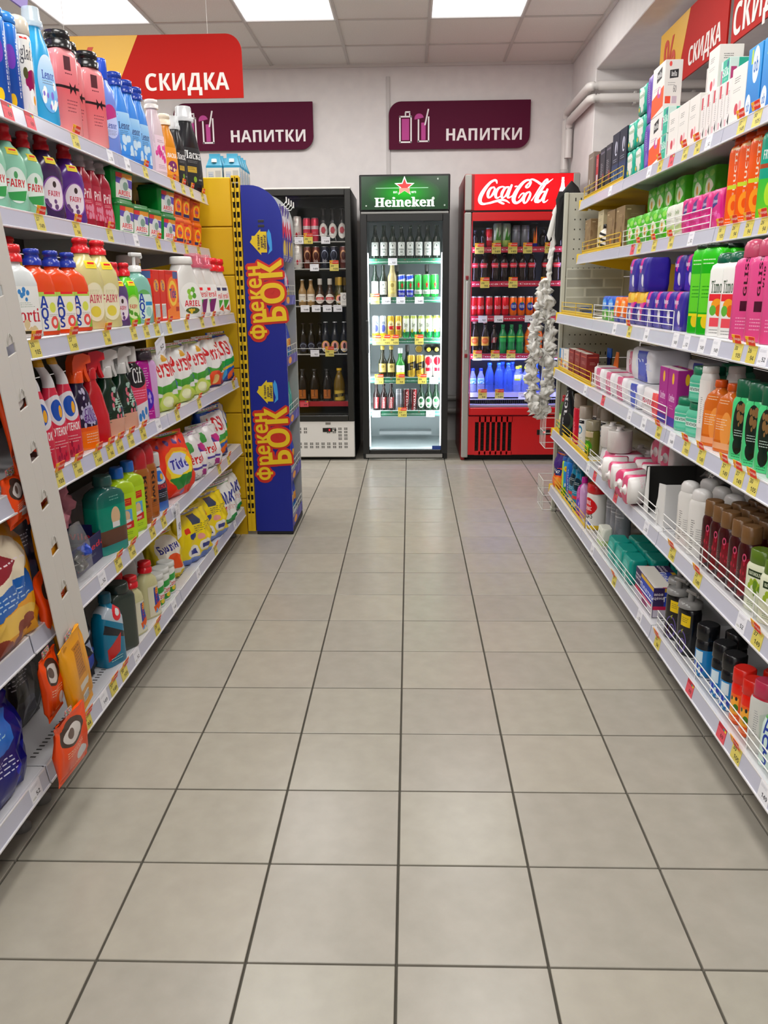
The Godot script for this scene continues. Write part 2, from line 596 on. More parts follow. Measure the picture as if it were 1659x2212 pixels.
# ---------------------------------------------------------------- what is printed on the goods (100 units each way, from the top left)
const ART := {
	"fresh_can": ["1a4f9a", ["g", 0, 40, "2b8ad8", "1a55a8"], ["t", "Освежитель", 60, 52, 11, "fff", -90], ["t", "воздуха", 76, 58, 10, "fff", -90], ["e", 30, 40, 20, 14, "7a4bb0"], ["e", 25, 90, 12, 8, "f2c230"]],
	"glade": ["e9e7e2", ["t", "glade", 48, 26, 22, "4a4a50", 0, 1.1, "s"], ["p", [60, 12, 70, 4, 76, 14, 66, 20], "3fa9d8"], ["r", 20, 5, 30, 2, "c33"], ["e", 60, 58, 34, 15, "8e1e58"], ["e", 30, 48, 9, 7, "553"], ["n", 10, 10, 10, 62, 85, 86, "f6eef2"], ["e", 52, 76, 12, 10, "fff"], ["e", 60, 80, 6, 6, "eaa535"], ["e", 85, 88, 9, 9, "2a2028"]],
	"softener": ["e8f0fa", ["g", 0, 100, "dfeefc", "6fb4ea"], ["t", "Lenor", 50, 36, 20, "2a3a9a", 0, 1.0, "s"], ["n", 9, 8, 8, 50, 92, 90, "fff"], ["n", 5, 6, 8, 55, 92, 90, "8a7ad0"], ["l", 20, 46, 55, 2, "667"]],
	"pink_sleeve": ["e79aa0", ["g", 0, 45, "e8a2a6", "dc7f86"], ["g", 45, 100, "d86e74", "eba6a8"], ["r", 0, 44, 100, 3, "2a1a1e"], ["p", [62, 46, 74, 39, 74, 53], "1a1216"], ["p", [62, 46, 50, 39, 50, 53], "1a1216"], ["r", 34, 10, 26, 16, "5a3a40"], ["l", 36, 29, 24, 1, "6a3a44"], ["l", 35, 60, 40, 4, "8a4a54"]],
	"violet_label": ["c9d4fa", ["p", [0, 0, 100, 0, 100, 30, 0, 55], "b93a86"], ["t", "Lenor", 50, 62, 24, "344a9c", 0, 0.9, "s"], ["l", 20, 76, 60, 4, "556"]],
	"blue_label": ["4fa0e6", ["g", 0, 100, "b8dcf6", "3d8ede"], ["t", "Lenor", 50, 32, 22, "12205a", 0, 0.9, "s"], ["n", 14, 10, 0, 60, 100, 100, "d8ecfa"], ["l", 25, 44, 50, 3, "345"]],
	"floral_label": ["efd9e2", ["n", 16, 9, 10, 30, 90, 70, "e05aa2"], ["n", 10, 6, 10, 35, 90, 70, "c42c84"], ["l", 24, 14, 52, 2, "6a3048"], ["l", 20, 82, 60, 3, "746"]],
	"orange_label": ["e39a2c", ["t", "ЛАСКА", 50, 30, 22, "fff"], ["e", 50, 68, 34, 20, "7a2a6a"], ["n", 6, 7, 20, 55, 80, 80, "f4d8a0"]],
	"laska_label": ["16161a", ["t", "Ласка", 50, 20, 30, "f4f4f4", 0, 0.95, "s"], ["l", 22, 36, 56, 2, "999"], ["r", 18, 52, 44, 16, "b99a3a"], ["l", 21, 55, 36, 2, "332"], ["e", 78, 58, 12, 20, "3a3a44"], ["e", 74, 56, 12, 20, "16161a"], ["e", 52, 86, 8, 8, "7a9a2a"], ["r", 70, 84, 18, 4, "888"]],
	"fairy_mint": ["cfeee0", ["e", 50, 50, 50, 50, "eaf6f0"], ["t", "FAIRY", 50, 44, 30, "c22a35", 0, 0.95], ["p", [5, 72, 95, 62, 80, 92, 20, 92], "3c9a55"], ["e", 50, 22, 8, 10, "5aa06a"]],
	"fairy_purple": ["8a5aa8", ["e", 50, 50, 42, 46, "efe6ee"], ["t", "FAIRY", 50, 50, 21, "b53a52", 0, 0.95], ["e", 52, 24, 8, 9, "3a2a2a"], ["n", 6, 7, 15, 70, 85, 92, "6a4a7a"]],
	"fairy_cream": ["e9e2b4", ["e", 50, 50, 46, 48, "f4efd2"], ["t", "FAIRY", 50, 42, 29, "c4606a", 0, 0.9], ["e", 50, 74, 22, 14, "e2d25a"], ["l", 30, 20, 40, 3, "bb8"]],
	"neck_sticker": ["f2e03a", ["r", 20, 20, 60, 26, "d22"], ["l", 10, 62, 80, 4, "884"]],
	"pril": ["c8607c", ["g", 0, 100, "a93048", "c53a5c"], ["t", "Pril", 52, 28, 36, "fbeef0", 0, 0.9], ["n", 10, 9, 20, 60, 90, 95, "d890a4"], ["l", 30, 48, 45, 2, "fdd"]],
	"ariel_tub": ["f2f2ee", ["r", 0, 0, 100, 20, "d99a3a"], ["r", 0, 0, 36, 18, "d23b36"], ["p", [0, 18, 100, 24, 100, 58, 0, 40], "6b5ab0"], ["e", 48, 46, 26, 30, "dfe8e6"], ["e", 56, 50, 15, 17, "8aa79a"], ["t", "ARIEL", 50, 78, 27, "d2233a"], ["r", 20, 92, 60, 4, "889"]],
	"tide_tub": ["ef7a2a", ["e", 50, 50, 38, 38, "f6c93a"], ["e", 50, 50, 26, 26, "ef6a22"], ["t", "Tide", 50, 50, 24, "23408f"], ["r", 8, 80, 84, 16, "2a2a60"], ["r", 4, 2, 50, 10, "d2352e"]],
	"sorti": ["f1f1ee", ["n", 6, 6, 22, 8, 60, 28, "4a8ac2"], ["l", 20, 34, 60, 3, "9a9"], ["t", "Sorti", 50, 60, 36, "b8283a", -8, 1.0, "s"], ["n", 8, 8, 20, 72, 80, 95, "d7c9a4"], ["r", 30, 92, 50, 6, "332"]],
	"aos": ["f4f2ea", ["r", 0, 0, 100, 12, "b7d36a"], ["r", 40, 0, 50, 6, "d23"], ["t", "A", 36, 26, 42, "24449f", 0, 1.2], ["t", "O", 36, 55, 40, "24449f", 0, 1.2], ["t", "S", 38, 82, 36, "24449f", 0, 1.2], ["e", 72, 40, 14, 13, "d9e06a"], ["e", 76, 78, 17, 16, "e2605a"], ["e", 76, 78, 8, 8, "f4f2ea"], ["l", 55, 58, 38, 2, "888"], ["p", [80, 100, 100, 70, 100, 100], "8ab84a"]],
	"aos_blue": ["dcefe8", ["r", 0, 0, 100, 16, "6fae6a"], ["t", "A", 36, 28, 40, "24449f", 0, 1.2], ["t", "O", 36, 56, 38, "24449f", 0, 1.2], ["t", "S", 38, 82, 34, "24449f", 0, 1.2], ["r", 56, 40, 40, 12, "3a8ac0"], ["e", 72, 72, 16, 16, "a9d3ca"]],
	"green_label": ["9ccf5a", ["e", 50, 52, 44, 44, "e8f2c2"], ["t", "FAIRY", 50, 48, 22, "c22a35", 0, 0.9], ["n", 6, 9, 15, 65, 85, 95, "5a9a2a"]],
	"tide_box": ["d93a26", ["e", 52, 46, 44, 34, "ef8a3a"], ["e", 52, 46, 34, 26, "f6d25a"], ["e", 52, 46, 24, 18, "f07a34"], ["t", "Tide", 52, 46, 26, "1f3a92"], ["r", 0, 0, 100, 8, "c22a1c"], ["r", 58, 2, 38, 14, "556a9a"], ["p", [0, 80, 100, 64, 100, 100, 0, 100], "ee8a3c"], ["r", 70, 74, 26, 9, "b5402a"]],
	"tide_spine": ["cf3420", ["e", 50, 30, 40, 12, "f0b040"], ["t", "Tide", 50, 30, 26, "1f3a92", 0, 0.8], ["b", 12, 66, 76, 30]],
	"ariel_white": ["f1f2ee", ["e", 40, 30, 9, 9, "8fc04a"], ["e", 56, 24, 9, 9, "6aab3a"], ["e", 60, 42, 9, 9, "5a9a34"], ["e", 42, 46, 9, 9, "9aca5a"], ["e", 50, 35, 6, 6, "f1f2ee"], ["t", "ARIEL", 52, 66, 25, "c5203a"], ["e", 50, 88, 30, 10, "4a5a2a"], ["n", 4, 6, 30, 82, 70, 94, "d8b840"]],
	"persil_gel": ["f1f0ee", ["t", "Persil", 55, 34, 27, "c5262e", 0, 0.8], ["p", [20, 55, 80, 50, 60, 98, 30, 98], "7a2a6a"], ["p", [22, 55, 50, 52, 40, 70], "3a9a4a"], ["r", 20, 12, 30, 10, "d23"]],
	"persil_red": ["f1f0ee", ["t", "Persil", 52, 40, 27, "c5262e", 0, 0.8], ["p", [15, 56, 85, 56, 50, 92], "4a9a3a"], ["p", [15, 72, 50, 92, 15, 100], "c5362e"], ["p", [85, 72, 50, 92, 85, 100], "c5562e"], ["r", 30, 8, 40, 12, "446"]],
	"spray_pink": ["cf4058", ["e", 50, 30, 40, 20, "e9e6ea"], ["e", 46, 30, 24, 14, "2a5ab0"], ["e", 58, 32, 8, 8, "e8b03a"], ["t", "УТЕНОК", 50, 58, 16, "fff"], ["l", 20, 70, 60, 3, "ecc"], ["n", 6, 5, 10, 80, 90, 96, "a02a48"]],
	"cillit": ["2a1c3c", ["g", 72, 100, "ee7a22", "f08c2c"], ["r", 0, 66, 100, 6, "e0641c"], ["n", 20, 4, 35, 12, 95, 66, "c9c4da"], ["e", 66, 48, 28, 14, "b6b2d0"], ["t", "Cillit", 64, 44, 15, "5a2a7a"], ["t", "BANG", 64, 54, 15, "5a2a7a"], ["l", 45, 76, 44, 4, "fdc"]],
	"kitchen": ["123020", ["g", 70, 100, "d8a894", "e4b8a4"], ["n", 20, 5, 46, 16, 98, 78, "a9c3b8"], ["n", 8, 4, 46, 20, 96, 70, "d87a8a"], ["l", 55, 38, 36, 4, "dfe"], ["l", 10, 58, 26, 5, "3a5a44"]],
	"cif": ["d8506a", ["e", 50, 22, 44, 20, "151518"], ["t", "Cif", 50, 22, 32, "f4f4f4", 0, 0.9, "s"], ["l", 16, 46, 70, 4, "fbd"], ["p", [0, 74, 100, 62, 100, 100, 0, 100], "e9e4ea"], ["n", 5, 6, 10, 78, 90, 96, "4a8ac8"]],
	"magenta_sleeve": ["b8289a", ["p", [56, 0, 100, 0, 100, 100, 70, 100], "d8b2dc"], ["e", 42, 66, 26, 18, "5a3ab8"], ["n", 8, 4, 24, 56, 60, 76, "c9b2f0"], ["l", 34, 14, 16, 8, "f4e0f2"], ["l", 20, 86, 50, 2, "fbe"]],
	"persil_bag": ["f2f2f0", ["t", "Persil", 52, 28, 38, "c5242c", 0, 0.66], ["p", [0, 46, 40, 58, 100, 46, 100, 62, 44, 72, 0, 60], "4a9a34"], ["g", 74, 100, "8ac23a", "d8e26a"], ["e", 56, 84, 26, 16, "d6e87a"], ["e", 56, 84, 13, 9, "f4f8d0"], ["p", [84, 46, 100, 46, 100, 100, 90, 100], "2a4a9a"], ["e", 64, 12, 8, 6, "d8a83a"]],
	"persil_color": ["f2f2f0", ["t", "Persil", 52, 28, 38, "c5242c", 0, 0.66], ["p", [0, 50, 50, 60, 100, 50, 100, 66, 50, 74, 0, 66], "4a9a34"], ["g", 72, 100, "e08a3a", "5a2a7a"], ["e", 50, 82, 32, 18, "e25a2a"], ["e", 52, 82, 16, 10, "f4d08a"], ["p", [0, 92, 100, 96, 100, 100, 0, 100], "3a1a5a"]],
	"losk": ["2a62b8", ["p", [8, 6, 92, 2, 92, 48, 8, 56], "f2f0ee"], ["t", "LOSK", 52, 28, 40, "c01c2e", 0, 0.64], ["g", 60, 100, "3a82d0", "1a3a8a"], ["p", [0, 56, 100, 46, 100, 58, 0, 70], "3aa04a"], ["p", [0, 72, 100, 58, 100, 64, 0, 80], "e2c43a"], ["p", [40, 84, 100, 66, 100, 76, 50, 96], "e0702a"], ["p", [0, 80, 44, 72, 30, 100, 0, 100], "5ab0e0"]],
	"tide_bag": ["e2401f", ["e", 60, 50, 34, 32, "f0a23a"], ["e", 60, 50, 27, 26, "f4dc4a"], ["e", 58, 44, 22, 18, "d8dcf2"], ["t", "Tide", 60, 44, 22, "3a3a9a", -10, 0.9], ["p", [34, 66, 92, 62, 80, 84, 46, 86], "3a8a44"], ["n", 4, 5, 20, 8, 80, 16, "5a3a8a"], ["e", 62, 92, 7, 5, "8a7ac0"]],
	"white_bag": ["eceaea", ["t", "Persil", 46, 52, 28, "c5242c", 0, 0.7], ["r", 60, 22, 26, 18, "b02a7a"], ["p", [60, 22, 78, 40, 60, 40], "5a3a8a"], ["p", [10, 20, 40, 10, 44, 34, 14, 38], "4a9a4a"], ["r", 20, 70, 60, 5, "5a4a9a"], ["r", 56, 80, 20, 14, "a83a8a"], ["l", 14, 84, 34, 3, "778"]],
	"biman": ["f0f0ee", ["t", "Bi", 26, 34, 40, "b8202e", 0, 0.75], ["t", "MAX", 62, 34, 40, "26348c", 0, 0.62], ["t", "100", 34, 60, 18, "c0303a"], ["l", 54, 56, 40, 3, "c66"], ["p", [0, 76, 50, 88, 100, 72, 100, 100, 0, 100], "2a8a48"]],
	"yellow_bag": ["e8d21a", ["g", 86, 100, "8aa0d8", "6a82c8"], ["r", 40, 6, 22, 18, "34405a"], ["l", 46, 28, 46, 4, "665"], ["e", 36, 44, 9, 7, "3a4a8a"], ["e", 58, 52, 8, 6, "e8a8a0"], ["e", 32, 74, 15, 12, "f2f0ea"], ["r", 24, 70, 16, 10, "34408a"], ["e", 68, 72, 15, 12, "f2f0ea"], ["r", 61, 68, 14, 9, "34408a"], ["r", 18, 26, 12, 10, "d2402e"]],
	"biolan": ["e6cf32", ["e", 50, 28, 40, 26, "f0ece0"], ["t", "Биолан", 50, 26, 22, "2a2a80", 0, 0.8], ["e", 52, 60, 28, 20, "e2602e"], ["p", [0, 80, 100, 72, 100, 84, 0, 92], "f0ece0"], ["l", 20, 92, 60, 2, "553"]],
	"mrp_teal": ["1f8d78", ["g", 0, 30, "2d5a58", "247a6c"], ["l", 40, 16, 34, 2, "8ac0b4"], ["e", 56, 46, 15, 14, "e0c2a0"], ["r", 44, 54, 24, 8, "eee"], ["g", 64, 86, "6a4a3a", "5a3a30"], ["g", 86, 100, "2a8a8a", "2f9a8a"]],
	"mrp_green": ["b9d72e", ["r", 42, 12, 34, 16, "c2341f"], ["l", 46, 16, 26, 2, "f4c23a"], ["r", 26, 36, 50, 36, "6fb0dc"], ["e", 50, 50, 15, 12, "e2c4a4"], ["r", 34, 58, 34, 9, "f0f0f0"], ["p", [24, 68, 80, 62, 80, 78, 24, 80], "c22a2a"], ["t", "proper", 52, 74, 10, "fff"], ["l", 28, 86, 48, 2, "5a7a1a"]],
	"brown_label": ["a8662c", ["t", "Kiwi", 56, 40, 34, "2a1208", 90, 1.1], ["r", 20, 62, 24, 3, "d8a850"], ["l", 20, 76, 60, 3, "6a3a14"]],
	"sanfor": ["1a2448", ["e", 50, 22, 40, 18, "cfdcec"], ["e", 48, 22, 22, 12, "3a78c8"], ["e", 58, 24, 8, 7, "e0b040"], ["t", "УТЕНОК", 50, 46, 16, "e04a3a"], ["r", 0, 54, 100, 24, "101428"], ["l", 20, 60, 60, 3, "c8cce0"], ["g", 80, 100, "2a5ab0", "6a9ad8"]],
	"cyan_label": ["1f7fa0", ["p", [20, 0, 100, 30, 100, 44, 10, 20], "c9d2dc"], ["p", [10, 30, 100, 56, 100, 64, 5, 44], "20242c"], ["e", 62, 18, 20, 12, "d83a44"], ["e", 64, 17, 10, 6, "f0f0f0"], ["p", [10, 70, 70, 50, 60, 80, 10, 90], "c33a3a"], ["l", 20, 86, 50, 2, "dfe"]],
	"silver_pack": ["20222a", ["p", [20, 0, 60, 0, 40, 40, 10, 50], "c2c6d0"], ["p", [50, 40, 90, 20, 70, 60], "aab2c8"], ["r", 30, 60, 40, 8, "8a2430"], ["p", [30, 70, 90, 50, 50, 100], "3a52a8"]],
	"chistin": ["e6e2ce", ["r", 40, 8, 44, 60, "2a4a9a"], ["e", 62, 20, 13, 12, "e8a43a"], ["t", "ЧИСТИН", 58, 52, 18, "c02a30", -90], ["p", [30, 70, 96, 52, 96, 68, 40, 92], "d8662a"], ["n", 5, 6, 40, 74, 90, 92, "7ab0e0"]],
	"comet": ["e9ebe6", ["p", [0, 30, 100, 16, 100, 40, 0, 52], "3a9a4a"], ["t", "Comet", 50, 60, 24, "c22a2a", -20, 0.85], ["p", [0, 76, 100, 64, 100, 84, 0, 96], "3a8a3c"], ["e", 50, 78, 16, 8, "e2c840"]],
	"navy_tray": ["1b1d52", ["t", "Vileda", 68, 38, 26, "d2384a"], ["l", 30, 64, 50, 2, "9aa"], ["r", 16, 72, 12, 12, "b83a4a"]],
	"tag_yellow": ["d8cc72", ["t", "37", 28, 30, 34, "2a2a1a"], ["l", 50, 14, 44, 4, "8a8244"], ["t", "149", 60, 70, 36, "2a2a1a"], ["l", 10, 90, 80, 1, "8a8244"]],
	"tag_yellow2": ["dccf78", ["t", "30", 28, 28, 34, "2a2a1a"], ["l", 50, 12, 44, 4, "8a8244"], ["t", "105", 64, 70, 36, "2a2a1a"], ["l", 10, 90, 80, 1, "8a8244"]],
	"tag_yellow3": ["d6c86a", ["t", "26", 28, 30, 34, "2a2a1a"], ["l", 50, 14, 44, 4, "8a8244"], ["t", "94", 64, 70, 36, "2a2a1a"], ["l", 10, 90, 80, 1, "8a8244"]],
	"tag_flap": ["d9391f", ["p", [0, 0, 40, 0, 28, 100, 0, 100], "f0b81a"], ["t", "%", 17, 50, 50, "d9391f"], ["t", "СКИДКА", 66, 52, 34, "fbe9e0", 0, 0.7]],
	"tag_white": ["eeeef2", ["l", 10, 14, 60, 4, "778"], ["t", "149", 60, 66, 34, "22222a"], ["l", 10, 88, 50, 1, "778"]],
	"tag_white2": ["ececf2", ["l", 10, 14, 70, 4, "778"], ["t", "52", 64, 66, 34, "22222a"], ["b", 8, 70, 34, 20]],
	"tag_pink": ["d8606c", ["r", 0, 0, 100, 26, "b02a3a"], ["r", 60, 10, 16, 14, "3a8a8a"], ["r", 78, 12, 18, 14, "e0c83a"], ["t", "69", 64, 66, 34, "6a1a24"], ["l", 10, 40, 60, 3, "b04450"]],
	"box_taupe": ["82756c", ["t", "A", 36, 70, 34, "f0eaea", 0, 1.0, "s"], ["r", 20, 10, 60, 3, "a89a90"], ["p", [20, 90, 50, 60, 60, 100], "3a2c2a"]],
	"box_red": ["a9303a", ["r", 0, 0, 34, 100, "3a2a30"], ["r", 46, 50, 40, 40, "c9c2c8"], ["l", 48, 12, 34, 5, "f0e0e0"]],
	"box_black": ["34323c", ["r", 10, 8, 80, 4, "6a6474"], ["l", 20, 34, 40, 8, "c9c4cc"], ["e", 72, 70, 16, 12, "8a3a48"]],
	"box_night": ["1f2236", ["e", 60, 30, 18, 14, "d8d8e8"], ["p", [52, 40, 74, 40, 63, 8], "1f2236"], ["g", 60, 100, "2a3454", "4a76a8"], ["l", 20, 50, 60, 2, "aab"], ["t", "3", 40, 84, 26, "9ab"]],
	"naturella": ["0fa38e", ["e", 46, 42, 38, 30, "f2f4ee"], ["t", "Naturella", 46, 36, 17, "3a8a4a", 0, 0.85, "s"], ["e", 50, 76, 12, 16, "f2f4ee"], ["e", 22, 78, 9, 9, "e6c23a"], ["r", 0, 92, 100, 8, "0a8a78"]],
	"purple_pack": ["6a4ea8", ["l", 40, 20, 24, 10, "e4dcf4"], ["e", 60, 76, 28, 14, "8a70c4"]],
	"bella": ["f0ece8", ["p", [36, 14, 76, 8, 76, 30, 36, 34], "1c1a1e"], ["t", "bella", 56, 21, 15, "f4f4f4", -6], ["p", [0, 62, 100, 48, 100, 88, 0, 100], "e8622e"], ["e", 62, 56, 16, 11, "c25aa0"], ["e", 65, 53, 9, 7, "f0ece8"], ["l", 14, 44, 50, 2, "a9a"]],
	"bella_side": ["ece9e6", ["e", 30, 8, 8, 5, "e0605a"], ["p", [28, 20, 78, 18, 78, 34, 28, 36], "1c1a1e"], ["t", "bella", 53, 27, 14, "f4f4f4"], ["t", "60", 62, 56, 18, "888"], ["r", 8, 70, 32, 14, "d9553a"], ["r", 48, 70, 28, 14, "c9b8c4"], ["l", 20, 44, 50, 2, "999"]],
	"silk": ["35ab94", ["r", 0, 0, 22, 100, "d8ece6"], ["t", "Silk", 58, 40, 38, "eef8f4", 0, 1.0, "s"], ["e", 80, 18, 8, 12, "2a3a7a"], ["l", 40, 62, 44, 2, "cfe"], ["r", 4, 30, 14, 50, "b04a7a"]],
	"white_carton": ["eeeae6", ["l", 20, 18, 40, 3, "333"], ["e", 44, 74, 13, 10, "c44a5a"], ["e", 70, 70, 9, 8, "e8b2ba"], ["l", 14, 38, 56, 2, "999"], ["r", 0, 94, 100, 3, "ccc"]],
	"slim_carton": ["ece8e6", ["r", 8, 4, 34, 26, "c04a5a"], ["l", 50, 24, 22, 12, "3a3038"], ["p", [60, 86, 90, 70, 90, 96], "2a2a30"], ["r", 12, 80, 30, 14, "d9b2ba"]],
	"ob": ["2f8fd0", ["g", 0, 100, "3f9fdc", "1f78be"], ["e", 62, 28, 24, 26, "eaf2f8"], ["t", "ob", 62, 28, 28, "2a6ab0"], ["e", 24, 84, 20, 18, "eaf2f8"], ["t", "ob", 24, 84, 18, "2a6ab0"], ["r", 26, 4, 12, 20, "b9d24a"]],
	"brown_box": ["8f7a5c", ["n", 8, 12, 5, 20, 95, 95, "7a6448"], ["r", 10, 8, 20, 3, "c9b898"], ["e", 60, 80, 14, 8, "c28a3a"], ["l", 30, 20, 40, 2, "b9a888"]],
	"cream_box": ["ddd2b2", ["p", [10, 40, 60, 34, 70, 100, 20, 100], "c2b48a"], ["l", 48, 10, 40, 1, "3a342a"], ["l", 20, 20, 50, 2, "998"], ["r", 0, 92, 60, 8, "d8a83a"]],
	"zebra": ["eae4da", ["p", [0, 10, 100, 30, 100, 40, 0, 22], "1a1a1a"], ["p", [0, 34, 100, 54, 100, 64, 0, 46], "1a1a1a"], ["p", [0, 60, 100, 78, 100, 88, 0, 72], "1a1a1a"], ["p", [0, 84, 100, 98, 100, 100, 0, 96], "1a1a1a"]],
	"green_pads": ["58b52e", ["e", 66, 60, 30, 24, "e6ecd2"], ["e", 70, 62, 11, 14, "dba23a"], ["t", "bella", 38, 26, 17, "f2f8e8", -8], ["p", [0, 78, 60, 90, 60, 100, 0, 100], "3a9428"], ["e", 84, 22, 12, 10, "8fd25a"]],
	"white_pads": ["eef0e6", ["t", "bella", 44, 28, 17, "6a8a4a", -8], ["l", 20, 52, 56, 2, "9a9"], ["p", [0, 74, 100, 62, 100, 86, 0, 96], "c9dca0"]],
	"pink_pads": ["d02f88", ["p", [20, 22, 60, 10, 66, 40, 24, 50], "2a2a7a"], ["t", "Libresse", 46, 32, 13, "f4e8f2", -12, 0.8], ["n", 6, 8, 10, 60, 90, 92, "e46ab0"], ["l", 24, 60, 50, 2, "f2bedc"]],
	"orange_box": ["e2641f", ["t", "FRUCTIS", 50, 34, 17, "f9e9d8", -90, 1.0], ["e", 54, 76, 28, 14, "f0a23a"], ["e", 54, 76, 12, 6, "e2641f"], ["r", 20, 4, 60, 3, "f4c88a"], ["r", 14, 50, 70, 5, "c8d84a"], ["l", 18, 92, 60, 2, "fdc"]],
	"teal_green": ["1fa088", ["t", "FRUCTIS", 52, 28, 15, "f0f8f2"], ["g", 55, 100, "4ab84a", "7ac83a"], ["e", 60, 72, 20, 14, "b8dc4a"], ["r", 10, 38, 60, 5, "a8502a"]],
	"blue_pads": ["2a62b8", ["e", 50, 30, 34, 20, "5aa0e0"], ["t", "Naturella", 50, 30, 14, "fff"], ["p", [0, 60, 100, 52, 100, 100, 0, 100], "6ab04a"], ["e", 70, 78, 16, 14, "e8e2d0"]],
	"orange_pads": ["e8792a", ["e", 40, 30, 30, 20, "f0a23a"], ["p", [40, 40, 70, 30, 60, 90, 30, 90], "f2e8e0"], ["p", [0, 74, 100, 80, 100, 100, 0, 100], "3a4aa0"], ["t", "always", 50, 20, 14, "fff"]],
	"always": ["3a2f8e", ["p", [38, 0, 78, 0, 44, 46, 28, 40], "cc2f92"], ["p", [0, 46, 36, 50, 70, 100, 0, 100], "4a3aa6"], ["e", 66, 66, 14, 18, "e9e6f0"], ["t", "always", 34, 28, 17, "f2f0f8", -14], ["l", 60, 90, 34, 1, "c9c"]],
	"always_promo": ["3f3590", ["r", 0, 0, 100, 34, "d9a62a"], ["e", 60, 14, 20, 12, "e8c85a"], ["p", [50, 34, 100, 30, 60, 90, 30, 80], "cc2f92"], ["e", 44, 70, 14, 16, "e9e6f0"], ["t", "always", 40, 48, 15, "f2f0f8", -14]],
	"green_gel": ["22a01e", ["g", 0, 20, "48c832", "2aa822"], ["l", 20, 14, 60, 2, "eaf8e0"], ["r", 14, 30, 72, 44, "6ac83a"], ["e", 50, 84, 20, 8, "e2c832"], ["l", 24, 44, 52, 4, "1a7a16"], ["r", 14, 76, 72, 3, "e6d832"]],
	"timotei": ["f3f3f0", ["t", "Timotei", 54, 32, 22, "24402c", 0, 0.8, "s"], ["r", 14, 42, 74, 9, "d83a44"], ["e", 50, 58, 24, 10, "e8a23a"], ["e", 62, 64, 18, 8, "d8662a"], ["e", 34, 64, 14, 7, "6ab04a"], ["r", 24, 74, 54, 12, "e4606c"], ["l", 26, 90, 50, 2, "777"]],
	"gliss": ["d85f92", ["t", "GLISS", 50, 22, 17, "3a1426", -90, 1.1], ["t", "KUR", 66, 24, 13, "3a1426", -90], ["r", 38, 52, 28, 12, "4a1830"], ["l", 28, 72, 48, 4, "f2b8d0"]],
	"card_blue": ["e4e0e0", ["r", 0, 0, 40, 60, "3a8ac0"], ["e", 60, 64, 26, 22, "d88a4a"], ["l", 20, 88, 60, 2, "557"]],
	"card_red": ["7e2426", ["r", 12, 10, 76, 4, "b85a4a"], ["l", 26, 30, 50, 3, "d8a8a0"], ["n", 6, 6, 20, 60, 80, 90, "9a3a3a"]],
	"lighter_tray": ["e4e0dc", ["p", [30, 0, 100, 0, 100, 60, 24, 60], "e8742a"], ["t", "Cricket", 50, 80, 22, "2a2a2a"], ["l", 46, 26, 36, 2, "2a1a10"]],
	"pink_napkin": ["eeecee", ["p", [40, 4, 84, 0, 92, 96, 46, 100], "d66a92"], ["t", "Ola", 66, 46, 40, "f6eef2", -70, 1.0, "s"]],
	"blue_napkin": ["eeeef2", ["p", [40, 8, 84, 4, 88, 96, 46, 100], "2a3fae"], ["t", "Ola", 64, 46, 40, "dfe2f6", -70, 1.0, "s"], ["e", 64, 60, 20, 22, "4a62c8"]],
	"red_napkin": ["efecee", ["p", [62, 10, 96, 6, 96, 96, 66, 100], "e2565a"], ["t", "Bella", 40, 50, 30, "c03a5a", -80, 1.0, "s"]],
	"carefree": ["a8308e", ["e", 54, 16, 12, 10, "f0c23a"], ["t", "Carefree", 50, 50, 18, "f4e2f2", 0, 0.8, "s"], ["l", 30, 64, 40, 2, "dab"], ["r", 0, 84, 100, 16, "4a3a9a"]],
	"revivor": ["5ab89a", ["r", 12, 12, 76, 6, "bfe6d6"], ["l", 24, 12, 50, 2, "1a6a50"], ["r", 6, 34, 88, 26, "d8efe6"], ["t", "REVIVOR", 50, 47, 22, "12241e", 0, 0.72], ["r", 20, 70, 60, 20, "7ac8ae"]],
	"orange_bottle": ["c9702e", ["l", 24, 16, 50, 2, "f2dcc2"], ["r", 14, 40, 60, 40, "d9823a"], ["e", 62, 62, 22, 28, "e8a05a"], ["l", 20, 46, 44, 5, "f4e2d0"], ["r", 0, 84, 100, 10, "e8b088"]],
	"green_shampoo": ["58cc8a", ["e", 52, 40, 28, 34, "1f2a24"], ["n", 8, 7, 34, 14, 70, 50, "8a6a4a"], ["l", 34, 52, 36, 3, "dfeee6"], ["e", 52, 76, 20, 14, "182a22"], ["l", 32, 90, 40, 2, "1a5a3a"], ["t", "S", 50, 4, 9, "1a4a34"]],
	"black_laska": ["15161a", ["t", "Ласка", 40, 34, 30, "e8e8ea", -90, 1.0, "s"], ["e", 60, 66, 24, 18, "3a4a3a"], ["e", 52, 64, 20, 16, "15161a"]],
	"red_tube": ["c02a40", ["l", 40, 40, 20, 10, "f2d8de"], ["r", 0, 88, 100, 6, "e8a8b0"]],
	"white_can": ["ebe9e6", ["r", 16, 6, 70, 10, "22242a"], ["l", 24, 9, 52, 1, "fff"], ["e", 50, 36, 26, 14, "4a8aa8"], ["e", 54, 38, 14, 8, "ebe9e6"], ["l", 20, 60, 56, 5, "778"]],
	"kiwi_can": ["7a7a42", ["r", 8, 4, 80, 22, "c9b89a"], ["e", 52, 62, 34, 24, "4a8a2a"], ["e", 52, 62, 16, 11, "8ac83a"], ["l", 20, 34, 56, 2, "eec"]],
	"paper_roll": ["e6e2de", ["r", 4, 14, 36, 70, "d8628a"], ["l", 12, 34, 22, 8, "f6eaf0"], ["l", 56, 30, 36, 8, "d8d4d0"]],
	"roll_wrap": ["e9e6e4", ["p", [20, 0, 70, 0, 60, 100, 10, 100], "d2557f"], ["l", 20, 42, 40, 4, "f4e8ee"], ["l", 70, 40, 26, 4, "e0a8ba"]],
	"white_lotion": ["edebe8", ["l", 34, 36, 14, 14, "4a4a4e"], ["l", 60, 50, 26, 8, "999"]],
